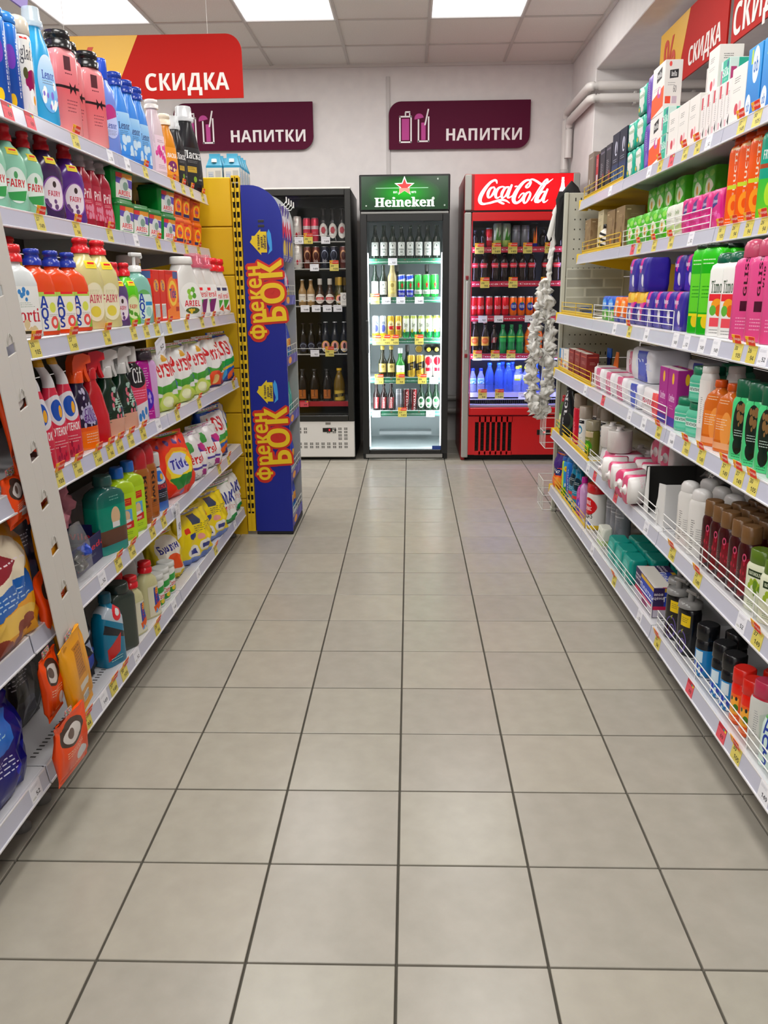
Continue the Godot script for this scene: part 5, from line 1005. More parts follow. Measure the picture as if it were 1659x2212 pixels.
func goods_parts(key: String) -> Array:   # [part name, mesh, material]
	if made.has(key): return made[key]
	var k: Array = KINDS[key]
	var out := []
	match k[3]:
		"bottle":
			var w: float = k[4]
			var d: float = k[5]
			var cap: Array = k[9]
			var hb: float = k[6] - cap[2]
			var secs := rings_of(k[7], w, d, hb)
			var skin: String = k[8]
			var glassy := skin[0] == "#"
			if cells.has(skin): out.append(["body", loft(secs, 24, skin), ink(skin)])
			elif skin[0] == "~": out.append(["body", loft(secs, 24), clear(skin.substr(1), 0.3)])
			else: out.append(["body", loft(secs, 24), mat(skin.trim_prefix("#"), 0.08) if glassy else gloss(skin)])
			var top: Array = secs[-1]
			out.append_array(cap_parts(cap, top[1], hb, w * (0.6 if k[7] == "slab" and cap[0] == "dome" else 0.8 if k[7] in ["tall", "slab"] else 1.0), minf(d, w) * (0.95 if k[7] in ["tall", "slab"] else 1.0)))
			if k[10] != "":
				var r: Array = k[11]
				out.append(["label", label_patch(secs, r[0] * w, r[1] * w, r[2] * hb, r[3] * hb, k[10], k[12]), ink(k[10], "paper")])
		"dishy":
			var hb: float = k[6] - 0.042
			var secs := rings_of("dish", k[4], k[5], hb)
			out = [["body", loft(secs, 24), gloss(k[7])]] + cap_parts(["push", k[8], 0.042], secs[-1][1], hb, k[4], k[5])
			out.append(["label", label_patch(secs, -0.36 * k[4], 0.36 * k[4], 0.1 * hb, 0.62 * hb, k[9], true), ink(k[9], "paper")])
			out.append(["sticker", label_patch(secs, -0.17 * k[4], 0.17 * k[4], 0.8 * hb, 0.9 * hb, "neck_sticker"), ink("neck_sticker", "paper")])
		"duck":
			var hb: float = k[6] * 0.72
			var secs := rings_of("duck", k[4], k[5], hb)
			out.append(["body", loft(secs, 22, k[8]), ink(k[8])])
			var nk := []
			for i in 7:
				var t := i / 6.0
				nk.append([hb + t * k[6] * 0.2, k[4] * (0.2 - 0.05 * t), k[4] * (0.2 - 0.05 * t), 2.0, -k[4] * 0.34 * t * t])
			out.append(["neck", loft(nk, 14), gloss(k[7])])
			out.append(["cap", loft([[hb + k[6] * 0.2, k[4] * 0.17, k[4] * 0.17, 2.0, -k[4] * 0.34], [hb + k[6] * 0.27, k[4] * 0.15, k[4] * 0.15, 2.0, -k[4] * 0.42], [hb + k[6] * 0.28, k[4] * 0.1, k[4] * 0.1, 2.0, -k[4] * 0.43]], 14), gloss(k[9])])
		"aero":
			var r: float = k[4] * 0.5
			var hb: float = k[5] - k[7][2]
			out.append(["body", loft(round_rings(r, [[0, 0.9], [0.004, 0.98], [0.01, 1], [hb - 0.012, 1], [hb - 0.004, 0.94], [hb, 0.86]]), 24, k[6]), ink(k[6])])
			out.append_array(cap_parts(k[7], r * 0.8, hb, k[4] * 0.94, k[4] * 0.94))
		"can":
			var r: float = k[4] * 0.5
			var h: float = k[5]
			out.append(["body", loft(round_rings(r, [[0, 0.78], [0.006, 0.86], [0.012, 1], [h - 0.014, 1], [h - 0.005, 0.86], [h - 0.002, 0.84]]), 22, k[6]), ink(k[6], "metal")])
			out.append(["lid", loft(round_rings(r, [[h - 0.003, 0.86], [h, 0.86], [h, 0.8], [h - 0.003, 0.76]]), 22), mat("c8c8c8", 0.3, 0.8)])
		"box":
			out.append(["body", carton(k[4], k[5], k[6], k[7], k[8]), ink(k[7], "paper")])
			out.append(["flap", boxes([[Vector3(0, k[6] + 0.0003, k[5] * 0.22), Vector3(k[4] * 0.94, 0.0008, k[5] * 0.5)]], 0.0002), mat("d8d4cc" if not k[7].begins_with("box_") else "5a5450", 0.6)])
		"pack":
			var w: float = k[4] * 0.5
			var d: float = k[5] * 0.5
			var h: float = k[6]
			out.append(["body", loft([[0, w * 0.92, d * 0.9, 7.0], [h * 0.04, w * 0.98, d * 0.97, 7.0], [h * 0.25, w, d, 7.0], [h * 0.5, w, d * 1.02, 7.0], [h * 0.8, w, d, 7.0], [h * 0.94, w * 0.98, d * 0.95, 7.0], [h, w * 0.92, d * 0.8, 7.0]], 40, k[7], 0.007, key.hash() % 99), ink(k[7], "film")])
			out.append(["seal", loft([[h * 0.4, w * 1.0, 0.0015, 8.0], [h * 0.5, w * 1.035, 0.0012, 8.0], [h * 0.6, w * 1.0, 0.0015, 8.0]], 16, k[7]), ink(k[7], "film")])
		"bag":
			var w: float = k[4] * 0.5
			var d: float = k[5] * 0.5
			var h: float = k[6]
			out.append(["body", loft([[0, w * 0.84, d * 0.8, 4.0], [h * 0.04, w * 0.95, d * 0.98, 3.6], [h * 0.14, w, d * 1.08, 3.2], [h * 0.26, w, d * 1.12, 3.0], [h * 0.4, w * 0.99, d * 1.1, 2.9], [h * 0.54, w * 0.98, d * 1.02, 2.8], [h * 0.66, w * 0.97, d * 0.9, 2.7], [h * 0.77, w * 0.95, d * 0.72, 2.6], [h * 0.86, w * 0.92, d * 0.48, 2.6], [h * 0.93, w * 0.9, d * 0.2, 2.8]], 48, k[7], 0.026, key.hash() % 99), ink(k[7], "film")])
			out.append(["crimped_top", loft([[h * 0.92, w * 0.88, d * 0.22, 2.8], [h * 0.955, w * 0.9, 0.003, 6.0], [h, w * 0.9, 0.002, 6.0]], 24, k[7], 0.006, 5), ink(k[7], "film")])
		"tub":
			var w: float = k[4] * 0.5
			var d: float = k[5] * 0.5
			var h: float = k[6]
			var secs := [[0, w * 0.86, d * 0.84, 7.0], [0.004, w * 0.88, d * 0.86, 7.0], [h * 0.82, w * 0.96, d * 0.96, 7.0]]
			out.append(["body", loft(secs, 32), gloss(k[7])])
			out.append(["lid", loft([[h * 0.8, w * 0.98, d * 0.98, 7.0], [h * 0.83, w, d, 7.0], [h * 0.9, w, d, 7.0], [h * 0.92, w * 0.93, d * 0.93, 7.0], [h * 0.99, w * 0.92, d * 0.92, 7.0], [h, w * 0.88, d * 0.88, 7.0]], 32), gloss(k[9])])
			out.append(["label", label_patch(secs, -w * 0.72, w * 0.78, h * 0.04, h * 0.8, k[8]), ink(k[8], "paper")])
		"jar":
			var hb: float = k[5] * 0.76
			var secs := rings_of("jar", k[4], k[4] * 0.9, hb)
			out.append(["body", loft(secs, 26), gloss(k[6])])
			out.append(["label", label_patch(secs, -0.44 * k[4], 0.44 * k[4], 0.1 * hb, 0.8 * hb, k[7]), ink(k[7], "paper")])
			out.append_array(cap_parts(["flat", k[8], k[5] * 0.24], k[4] * 0.4, hb, k[4] * 0.9, k[4] * 0.82))
		"roll":
			var r: float = k[4]
			out.append(["body", loft(round_rings(r, [[0, 0.9], [0.004, 1], [k[5] - 0.006, 1], [k[5] - 0.001, 0.92]]), 26, k[6], 0.003, 3), ink(k[6], "film")])
			out.append(["twist", loft(round_rings(r, [[k[5] - 0.002, 0.4], [k[5] + 0.004, 0.22], [k[5] + 0.014, 0.28]]), 16, "", 0.008, 4), mat("e6e2e0", 0.3)])
			out.append(["core", loft(round_rings(r, [[k[5] - 0.002, 0.34], [k[5] - 0.0005, 0.34]]), 16), mat("b8aa98", 0.8)])
		"lying":
			var r: float = k[4]
			var m := loft(round_rings(r, [[0, 0.4], [0.002, 0.88], [0.008, 1], [k[5] - 0.008, 1], [k[5] - 0.002, 0.88], [k[5], 0.4]]), 26, k[6], 0.004, 6)
			out.append(["body", m, ink(k[6], "film")])
			out.append(["twist", loft(round_rings(r, [[k[5] - 0.001, 0.4], [k[5] + 0.008, 0.12], [k[5] + 0.016, 0.2]]), 16, "", 0.008, 4), mat("e6e2e0", 0.3)])
		"gable":
			var w: float = k[4]
			var h: float = k[6]
			out.append(["body", carton(w, k[5], h * 0.78, k[7], k[7]), ink(k[7], "paper")])
			out.append(["gable_top", loft([[h * 0.78, w * 0.5, k[5] * 0.5, 12.0], [h * 0.93, w * 0.34, 0.006, 12.0], [h, w * 0.34, 0.004, 12.0]], 24), mat("2a86a4", 0.4)])
			out.append(["screw_cap", loft([[h * 0.84, 0.014, 0.014, 2.0, 0.0, k[5] * 0.3], [h * 0.9, 0.013, 0.013, 2.0, 0.0, k[5] * 0.3]], 12), mat("e8e8e8", 0.4)])
	made[key] = out
	return out

var placed := []   # [node, description, where, row] for the labels

func goods(key: String, at: Vector3, turn: float, where: String, group: String, order: float, row := "", faced := 0.0) -> Node3D:
	var k: Array = KINDS[key]
	var o := thing(k[0], "", k[1], at, turn, group)
	if faced != 0.0:   # bottles and bags stand turned a little towards the entrance; boxes stand square
		var wob := sin(at.z * 91.0 + at.y * 37.0)
		var a := 0.02 * wob
		if k[3] in ["bottle", "dishy", "duck", "jar", "aero", "roll"]: a = 0.42 + 0.1 * wob
		elif k[3] == "bag": a = 0.3 + 0.08 * wob
		elif k[3] == "tub": a = 0.12 + 0.04 * wob
		o.rotation.y += a * faced
	for p in goods_parts(key): part(o, p[0], p[1], p[2])
	placed.append([o, k[2], where, row, order])
	return o

const COUNT := ["", "first", "second", "third", "fourth", "fifth", "sixth", "seventh", "eighth", "ninth", "tenth", "eleventh", "twelfth", "thirteenth", "fourteenth", "fifteenth", "sixteenth"]
const HOW_MANY := ["", "one", "two", "three", "four", "five", "six", "seven", "eight", "nine", "ten", "eleven", "twelve", "thirteen", "fourteen", "fifteen", "sixteen"]

func name_goods() -> void:
	var sets := {}
	for p in placed:
		var key: String = p[1] + "|" + p[2] + "|" + p[3]
		if not sets.has(key): sets[key] = []
		sets[key].append(p)
	for key in sets:
		var list: Array = sets[key]
		list.sort_custom(func(a, b): return a[4] < b[4])
		var from: String = "left" if " cooler" in list[0][2] else "camera"
		for i in list.size():
			var p: Array = list[i]
			var s: String = p[1] + " " + p[2]
			if p[3] != "": s += ", " + p[3]
			s = s.replace(" on the ", " ").replace(" shelf of the ", " shelf ")
			if list.size() == 2:
				s += (", left one" if i == 0 else ", right one") if from == "left" else (", nearer one" if i == 0 else ", farther one")
			elif list.size() > 2:
				s += ", %s from %s" % [COUNT[mini(i + 1, 16)], from]
			p[0].set_meta("label", s)

# ---------------------------------------------------------------- the place
const CEIL := 3.05
const LZ := [0.88, -0.44, -1.70, -3.02]          # joints of the left bays, from the camera
const RZ := [1.10, -0.12, -1.345, -2.55, -3.52]  # joints of the right bays
const LY := [1.755, 1.50, 1.187, 0.858, 0.51, 0.165]
const RY := [1.75, 1.47, 1.157, 0.852, 0.505, 0.172]
const LEVEL := ["top", "second", "third", "fourth", "fifth", "bottom"]
const TAGS := {
	"L1": "p-0.872 p-1.001 y-1.314 w-1.62 w-1.795 y-2.008 y-2.393 y-2.559 y-2.711 y-2.923",
	"L2": "y-0.996 y-1.259 y-1.548 w-1.827 y-2.108 y-2.34 y-2.548 y-2.78",
	"L3": "y-0.636 y-0.869 y-1.132 y-1.38 y-1.515 y-1.64 y-1.8 y-2.052 y-2.315 y-2.525",
	"L4": "y-0.69 y-0.816 y-0.968 y-1.072 y-1.157 y-1.263 y-1.393 w-1.572 y-1.824 y-2.174 y-2.896",
	"L5": "w-0.913 y-1.053 y-1.185 y-1.408 y-1.546 w-1.686 y-2.473 y-2.688",
	"L6": "w-0.369 y-0.703 w-0.836 y-0.917 y-1.017 w-1.143 y-1.375 w-1.596 w-1.973 y-2.306 w-2.747",
	"R1": "y-1.084 y-1.191 w-1.461 y-1.565 y-1.692 p-1.847 y-1.985 w-2.133 w-2.789",
	"R2": "y-0.965 y-1.067 y-1.169 y-1.279 w-1.559 y-1.78 y-1.989 y-2.208 p-2.312",
	"R3": "w-0.639 y-0.708 y-0.797 w-0.955 w-1.067 w-1.204 w-1.313 w-1.647 y-1.883 w-2.121",
	"R4": "y-0.62 y-0.709 y-0.805 y-0.991 y-1.127 w-1.273 y-1.417 w-1.603 w-1.8 p-2.25 w-2.631",
	"R5": "y-0.504 w-0.603 y-0.934 y-1.177 w-1.478 p-1.934 p-2.327 w-2.479",
	"R6": "w-0.376 y-0.551 p-0.655 p-0.916 y-1.254 w-1.482 y-1.87 w-2.294",
}
# goods: key, z [, lift [, setback [, row]]]
const STOCK := {
	"L1": "fresh_can -0.93; fresh_can -1.0; glade -1.085; lenor_aqua -1.2; pink_bottle -1.37; pink_bottle -1.485 0 0.04; blue_cap_bottle -1.56 0 0.12; pink_bottle -1.6; lenor_violet -1.735; lenor_blue -1.875; lenor_blue -1.995; lenor_blue -2.11; floral -2.225 0 0.1; floral -2.32; laska_orange -2.5; laska_small -2.66; laska_big -2.9",
	"L2": "fairy_mint -0.82; fairy_mint -0.935; fairy_mint -1.045; fairy_mint -0.9 0 0.11 back; fairy_plum -1.17; fairy_plum -1.245 0 0.12 back; fairy_purple -1.335; pril -1.435; pril -1.52; pril -1.615; ariel_tub -1.805; ariel_tub -1.805 0.111; ariel_tub -1.86 0 0.16 back; ariel_tub -1.98; ariel_tub -2.16; ariel_tub -2.37; ariel_tub -2.37 0.111; tide_tub -2.53; tide_tub -2.53 0.111; tide_tub -2.67; tide_tub -2.67 0.111; tide_tub -2.86; tide_tub -2.86 0.111",
	"L3": "sorti -0.67; aos -0.775; aos -0.89; aos -1.0; aos -0.7 0 0.11 back; aos -0.83 0 0.11 back; fairy_cream -1.12; fairy_cream -1.255; fairy_cream -0.86 0 0.2 back; fairy_cream -1.02 0 0.2 back; fairy_violet -1.36; fairy_green -1.465; aos_pump -1.585; aos_pump -1.4 0 0.11 back; tide_thin -1.72; tide_thin -1.8; tide_box -1.93; ariel_gel -2.06 0 0.19 back; ariel_gel -2.25; persil_gel -2.44; persil_gel -2.61; persil_red -2.76; persil_red -2.9",
	"L4": "spray_pink -0.69; spray_pink -0.78; spray_pink -0.87; cillit -0.97; red_spray -1.08; kitchen -1.2; kitchen -1.335; cif -1.452; magenta -1.565; persil_bag -1.755; persil_bag -2.02; persil_bag -2.29; persil_color -2.57; losk_bag -2.85",
	"L5": "mrp_teal -1.11; mrp_green -1.232; mrp_green -1.338; brown_bottle -1.432; brown_bottle -1.52; sanfor -1.62; tide_bag -1.84; white_bag -2.15; white_bag -2.405; losk_bag -2.655 0 0.03; losk_bag -2.9 0 0.09",
	"L6": "silver_pack -0.92 0 0.08; cyan_bottle -1.04; grey_bottle -1.15; chistin -1.27; chistin -1.43; chistin -1.35 0 0.1 back; comet -1.53; comet -1.605; comet -1.68; tall_white -1.5 0 0.12; tall_white -1.6 0 0.12; biolan -1.83 0 0.06; yellow_bag -2.1; yellow_bag -2.41; bimax -2.68; bimax -2.9 0 0.03",
	"R1": "taupe_box -3.38; red_box -3.23; black_box -3.1; black_box -2.97; night_box -2.83; night_box -2.69; naturella -2.54; naturella -2.54 0.113; naturella -2.4; naturella -2.4 0.113; naturella -2.4 0.226; purple_pack -2.29; purple_pack -2.29 0.176; bella -2.17; bella -2.17 0.179; bella -2.03 0.15 0.2 back; silk -2.05; silk -2.05 0.093; white_carton -1.935; white_carton -1.82; white_carton -1.705; white_carton -1.76 0.156 0.1; silk -1.64 0.156 0.1 back; slim_carton -1.61; slim_carton -1.555; slim_carton -1.5; slim_carton -1.445; slim_carton -1.39; white_carton -1.31; ob_box -1.2; ob_box -1.09; ob_box -0.98",
	"R2": "brown_box -3.38; cream_box -3.18 0 0.05; zebra -3.05; brown_box -2.85; brown_box -2.66; green_pads -2.49; green_pads -2.37; green_pads -2.25; green_pads -2.13; green_pads -2.01; green_pads -2.43 0.114 0.1 back; green_pads -2.31 0.114 0.1 back; green_pads -2.19 0.114 0.1 back; green_pads -2.05 0.114 0.1 back; green_pads -1.9 0.114 0.12 back; green_pads -1.78 0.114 0.12 back; green_pads -2.43 0 0.13 back; green_pads -2.31 0 0.13 back; green_pads -2.19 0 0.13 back; green_pads -2.05 0 0.13 back; green_pads -1.9 0 0.14 back; green_pads -1.78 0 0.14 back; white_pads -1.9; white_pads -1.805; pink_pads -1.71; pink_pads -1.612; pink_pads -1.514; pink_pads -1.416; orange_box -1.29; orange_box -1.21; orange_box -1.13; teal_green -1.045; teal_green -0.955",
	"R3": "blue_pads -2.43; blue_pads -2.315; orange_pads -2.205; orange_pads -2.1; always_promo -1.98; always_promo -1.845; always -1.722; always -1.61; always -1.5; always -1.388; always -1.98 0.119; always -1.845 0.119; always -1.7 0.121 0.12 back; always -1.58 0.121 0.12 back; always -1.7 0 0.13 back; always -1.58 0 0.13 back; green_gel -1.235; green_gel -1.148; timotei -1.06; timotei -0.968; gliss -0.873; gliss -0.777; gliss -0.682; green_gel -1.19 0 0.09 back; timotei -1.01 0 0.09 back",
	"R4": "card_blue -3.44; pale_box -3.3; card_red -3.14; card_red -2.98; card_red -2.82; pink_napkin -2.5; pink_napkin -2.3; pink_napkin -2.1; blue_napkin -1.88; red_napkin -1.63; blue_big -1.92 0.094 0.06; pink_napkin -2.2 0.094 0.1; blue_napkin -1.66 0.094 0.2 back; blue_napkin -1.66 0 0.16 back; carefree -1.482; carefree -1.382; revivor -1.3; revivor -1.19; revivor -1.27 0 0.15 back; revivor -1.27 0.106 0.15 back; revivor -1.18 0.106; white_tube -1.105; white_tube -1.09 0 0.1 back; orange_bottle -1.025; orange_bottle -0.93; orange_bottle -0.97 0 0.09 back; green_shampoo -0.825; green_shampoo -0.742; green_shampoo -0.66; green_shampoo -0.58",
	"R5": "green_liquor -3.4; black_laska -3.24; red_tube -3.0; white_can -2.85; beige_can -2.95 0 0.12; beige_can -2.86 0 0.12; beige_can -2.77 0 0.12; kiwi_can -2.68; kiwi_can -2.62 0 0.12 back; white_lotion -1.2; white_lotion -1.09; white_lotion -1.23 0 0.1 back; white_lotion -1.12 0 0.1 back; white_lotion -1.02 0 0.1 back; white_lotion -1.17 0 0.18 back; white_lotion -1.06 0 0.18 back; wine_spray -0.985; wine_spray -0.92; wine_spray -0.855; wine_spray -0.775; wine_spray -0.71; wine_spray -0.95 0 0.09 back; wine_spray -0.885 0 0.09 back; wine_spray -0.82 0 0.09 back; wine_spray -0.755 0 0.09 back; wine_spray -0.69 0 0.09 back; wine_spray -0.98 0 0.155 back; wine_spray -0.915 0 0.155 back; wine_spray -0.85 0 0.155 back; wine_spray -0.785 0 0.155 back; wine_spray -0.72 0 0.155 back; olive -0.63; olive -0.54; olive -0.45",
	"R6": "calgon -3.42; flower_can -3.25; blue_fresh -3.12; toilet_duck -3.0; toilet_duck -2.89; pink_cleaner -2.78; pink_cleaner -2.69 0 0.08; soda -2.57; grey_can -2.46 0 0.1; grey_can -2.37 0 0.1; grey_can -2.28 0 0.1; tissue_small -2.27; wipes -2.05; wipes -1.925; wipes -1.8; wipes -2.05 0 0.115 second; wipes -1.925 0 0.115 second; wipes -1.8 0 0.115 second; wipes -2.05 0 0.2 third; wipes -1.925 0 0.2 third; wipes -1.8 0 0.2 third; wipes -2.05 0 0.285 fourth; wipes -1.925 0 0.285 fourth; wipes -1.8 0 0.285 fourth; tissue_box -1.53; black_pump -1.335 0 0.06; black_pump -1.235; black_pump -1.115; blue_spray -0.96; blue_spray -0.9 0 0.09 back; blue_spray -0.825; blue_spray -0.75; orange_spray -0.672; orange_spray -0.605; orange_spray -0.65 0 0.1 back; orange_spray -0.585 0 0.1 back; white_red -0.53; green_white -0.445; green_white -0.35",
}

func front_x(side: String, level: int) -> float:
	if side == "L": return -0.975 if level < 2 else -0.868
	return 0.955 if level < 2 else 0.855

func shelf_y(side: String, level: int) -> float:
	return LY[level] if side == "L" else RY[level]

func build_room() -> void:
	var wall := noisy("dad6d6", "e2dedd", 0.01, 0.75, 0.5, 1.3)
	var slab := mat("4a463d", 0.9)
	structure("floor", box(Vector3(7.4, 0.2, 10.4), 0.0), slab, Vector3(-1.2, -0.108, -1.1))
	var floor_node := get_node("floor")
	# porcelain tiles laid on the screed, joints of dark grout between them
	var tile_mats := []
	for v in [["9b968a", "a49f92"], ["9e988c", "a6a093"], ["989388", "a19b90"]]:
		var m := noisy(v[0], v[1], 0.012, 0.3, 0.25, 1.7)
		m.roughness = 0.27
		m.metallic_specular = 0.45
		tile_mats.append(m)
	var tile_mesh := box(Vector3(0.2945, 0.009, 0.2945), 0.0012)
	var rng := RandomNumberGenerator.new()
	rng.seed = 11
	for r in range(-4, 21):
		for c in range(-5, 6):
			if r < -1 and absi(c) > 3: continue
			var t := part(floor_node, "floor_tile", tile_mesh, tile_mats[rng.randi() % 3], Vector3(0.15 + c * 0.3 + 1.2, 0.108 - 0.0045 + rng.randf_range(-0.0003, 0.0003), -0.15 - r * 0.3 + 1.1))
			t.rotation = Vector3(rng.randf_range(-0.0012, 0.0012), rng.randf_range(-0.0015, 0.0015), rng.randf_range(-0.0012, 0.0012))
	structure("wall_back", box(Vector3(7.4, 3.3, 0.2), 0.0), wall, Vector3(-1.2, 1.5, -6.16))
	structure("wall_left", box(Vector3(0.2, 3.3, 10.4), 0.0), wall, Vector3(-4.6, 1.5, -1.1))
	structure("wall_front", box(Vector3(7.4, 3.3, 0.2), 0.0), wall, Vector3(-1.2, 1.5, 4.1))
	# the right wall: a pier at the far end, then a window recess under a lowered head
	structure("wall_right", box(Vector3(0.2, 3.3, 10.4), 0.0), wall, Vector3(2.4, 1.5, -1.1))
	structure("wall_right", box(Vector3(0.97, 3.05, 0.92), 0.004), wall, Vector3(1.815, 1.525, -5.6))
	structure("wall_right", box(Vector3(0.97, 0.28, 9.1), 0.004), wall, Vector3(1.815, 2.91, -0.59))
	structure("trim_1", box(Vector3(0.03, 2.9, 0.012), 0.002), mat("c4c0bf", 0.6), Vector3(-0.146, 1.5, -6.055))
	structure("trim_2", boxes([[Vector3(-1.2, 3.035, -6.05), Vector3(5.06, 0.03, 0.02)], [Vector3(1.32, 3.035, -1.6), Vector3(0.02, 0.03, 8.9)]], 0.002), mat("d6d3d0", 0.5))
	# suspended ceiling: grid, mineral tiles, lit panels
	structure("ceiling", box(Vector3(7.4, 0.12, 10.4), 0.0), mat("8d8984", 0.9), Vector3(-1.2, CEIL + 0.12, -1.1))
	var ceiling := get_node("ceiling")
	var P := 0.62
	var tile := box(Vector3(P - 0.012, 0.015, P - 0.012), 0.002)
	var cm := noisy("eae7e2", "f2efea", 0.05, 0.9, 0.6, 3.0)
	var bars := []
	for i in range(-7, 4): bars.append([Vector3(-0.46 + i * P, CEIL - 0.002, -1.1), Vector3(0.022, 0.02, 10.0)])
	for j in range(-2, 15): bars.append([Vector3(-1.6, CEIL - 0.002, -4.9 + (j - 1) * P), Vector3(5.8, 0.02, 0.022)])
	structure("trim_3", boxes(bars, 0.001), mat("cdc9c4", 0.5))
	for i in range(-7, 3):
		for j in range(-2, 14):
			if (i + 3) % 2 == 0 and j % 3 == 1 and i > -6: continue
			part(ceiling, "ceiling_tile", tile, cm, Vector3(-0.46 + (i + 0.5) * P + 1.2, 0.002 - 0.12, -4.9 + (j - 0.5) * P + 1.1))
	var n := 0
	for i in [-5, -3, -1, 1]:
		for j in [1, 4, 7, 10, 13]:
			var at := Vector3(-0.46 + (i + 0.5) * P, CEIL - 0.004, -4.9 + (j - 0.5) * P)
			var where := ["", "far left", "left", "middle", "right"][[-5, -3, -1, 1].find(i) + 1] as String
			var o := thing("ceiling_panel", "square white ceiling light panel, %s column, %s row from the back wall" % [where, COUNT[(j + 2) / 3]], "ceiling light", at, 0.0, "ceiling light panels")
			part(o, "frame", boxes([[Vector3(-0.3, 0, 0), Vector3(0.012, 0.02, 0.61)], [Vector3(0.3, 0, 0), Vector3(0.012, 0.02, 0.61)], [Vector3(0, 0, -0.3), Vector3(0.59, 0.02, 0.012)], [Vector3(0, 0, 0.3), Vector3(0.59, 0.02, 0.012)]], 0.002), mat("e6e6e4", 0.4))
			part(o, "diffuser", box(Vector3(0.588, 0.006, 0.588), 0.001), glow("fdfdff", 1.25), Vector3(0, 0.002, 0))
			var l := AreaLight3D.new()
			l.name = "panel_light"
			l.area_size = Vector2(0.58, 0.58)
			l.light_energy = PANEL_ENERGY
			l.light_color = Color("fffdf8")
			l.area_range = 12.0
			l.shadow_enabled = true
			l.position = at + Vector3(0, -0.015, 0)
			l.rotation.x = -PI / 2
			add_child(l, true)
	# heating pipes in the corner
	var pm := mat("d9d5d2", 0.35)
	var riser := thing("heating_pipe", "white vertical heating pipe in the back right corner bending along the recess", "pipe", Vector3(1.28, 0, -5.98))
	part(riser, "pipe", tube(bend([Vector3(0, 0.1, 0), Vector3(0, 2.65, 0), Vector3(0, 2.65, 0.92), Vector3(0.95, 2.65, 0.92)], 0.06), 0.03, 12), pm)
	for y in [0.9, 2.2]: part(riser, "bracket", loft(round_rings(0.036, [[y, 1], [y + 0.025, 1]]), 12), mat("c2beba", 0.4))
	var second := thing("heating_pipe", "second white pipe running just under the upper one", "pipe", Vector3(1.29, 0, -5.9))
	part(second, "pipe", tube(bend([Vector3(0, 2.3, 0), Vector3(0, 2.57, 0), Vector3(0, 2.57, 0.84), Vector3(0.95, 2.57, 0.84)], 0.06), 0.03, 12), pm)
	for x in [0.3, 0.7]: part(second, "bracket", boxes([[Vector3(x, 2.57, 0.82), Vector3(0.02, 0.08, 0.07)]], 0.002), mat("c2beba", 0.4))
	var low := thing("wall_pipe", "grey pipe run low on the wall between the green and red coolers", "pipe", Vector3(0.38, 0, -5.98))
	for y in [0.27, 0.38]: part(low, "pipe", tube([Vector3(-0.3, y, 0), Vector3(0.3, y, 0)], 0.028, 10), mat("9a9692", 0.4))

func bend(pts: Array, r: float) -> Array:
	var o := [pts[0]]
	for i in range(1, pts.size() - 1):
		var a: Vector3 = pts[i] + (pts[i - 1] - pts[i]).normalized() * minf(r, pts[i].distance_to(pts[i - 1]) * 0.45)
		var b: Vector3 = pts[i] + (pts[i + 1] - pts[i]).normalized() * minf(r, pts[i].distance_to(pts[i + 1]) * 0.45)
		for k in 7:
			var t := k / 6.0
			o.append(a.lerp(pts[i], t).lerp(pts[i].lerp(b, t), t))
	o.append(pts[-1])
	return o

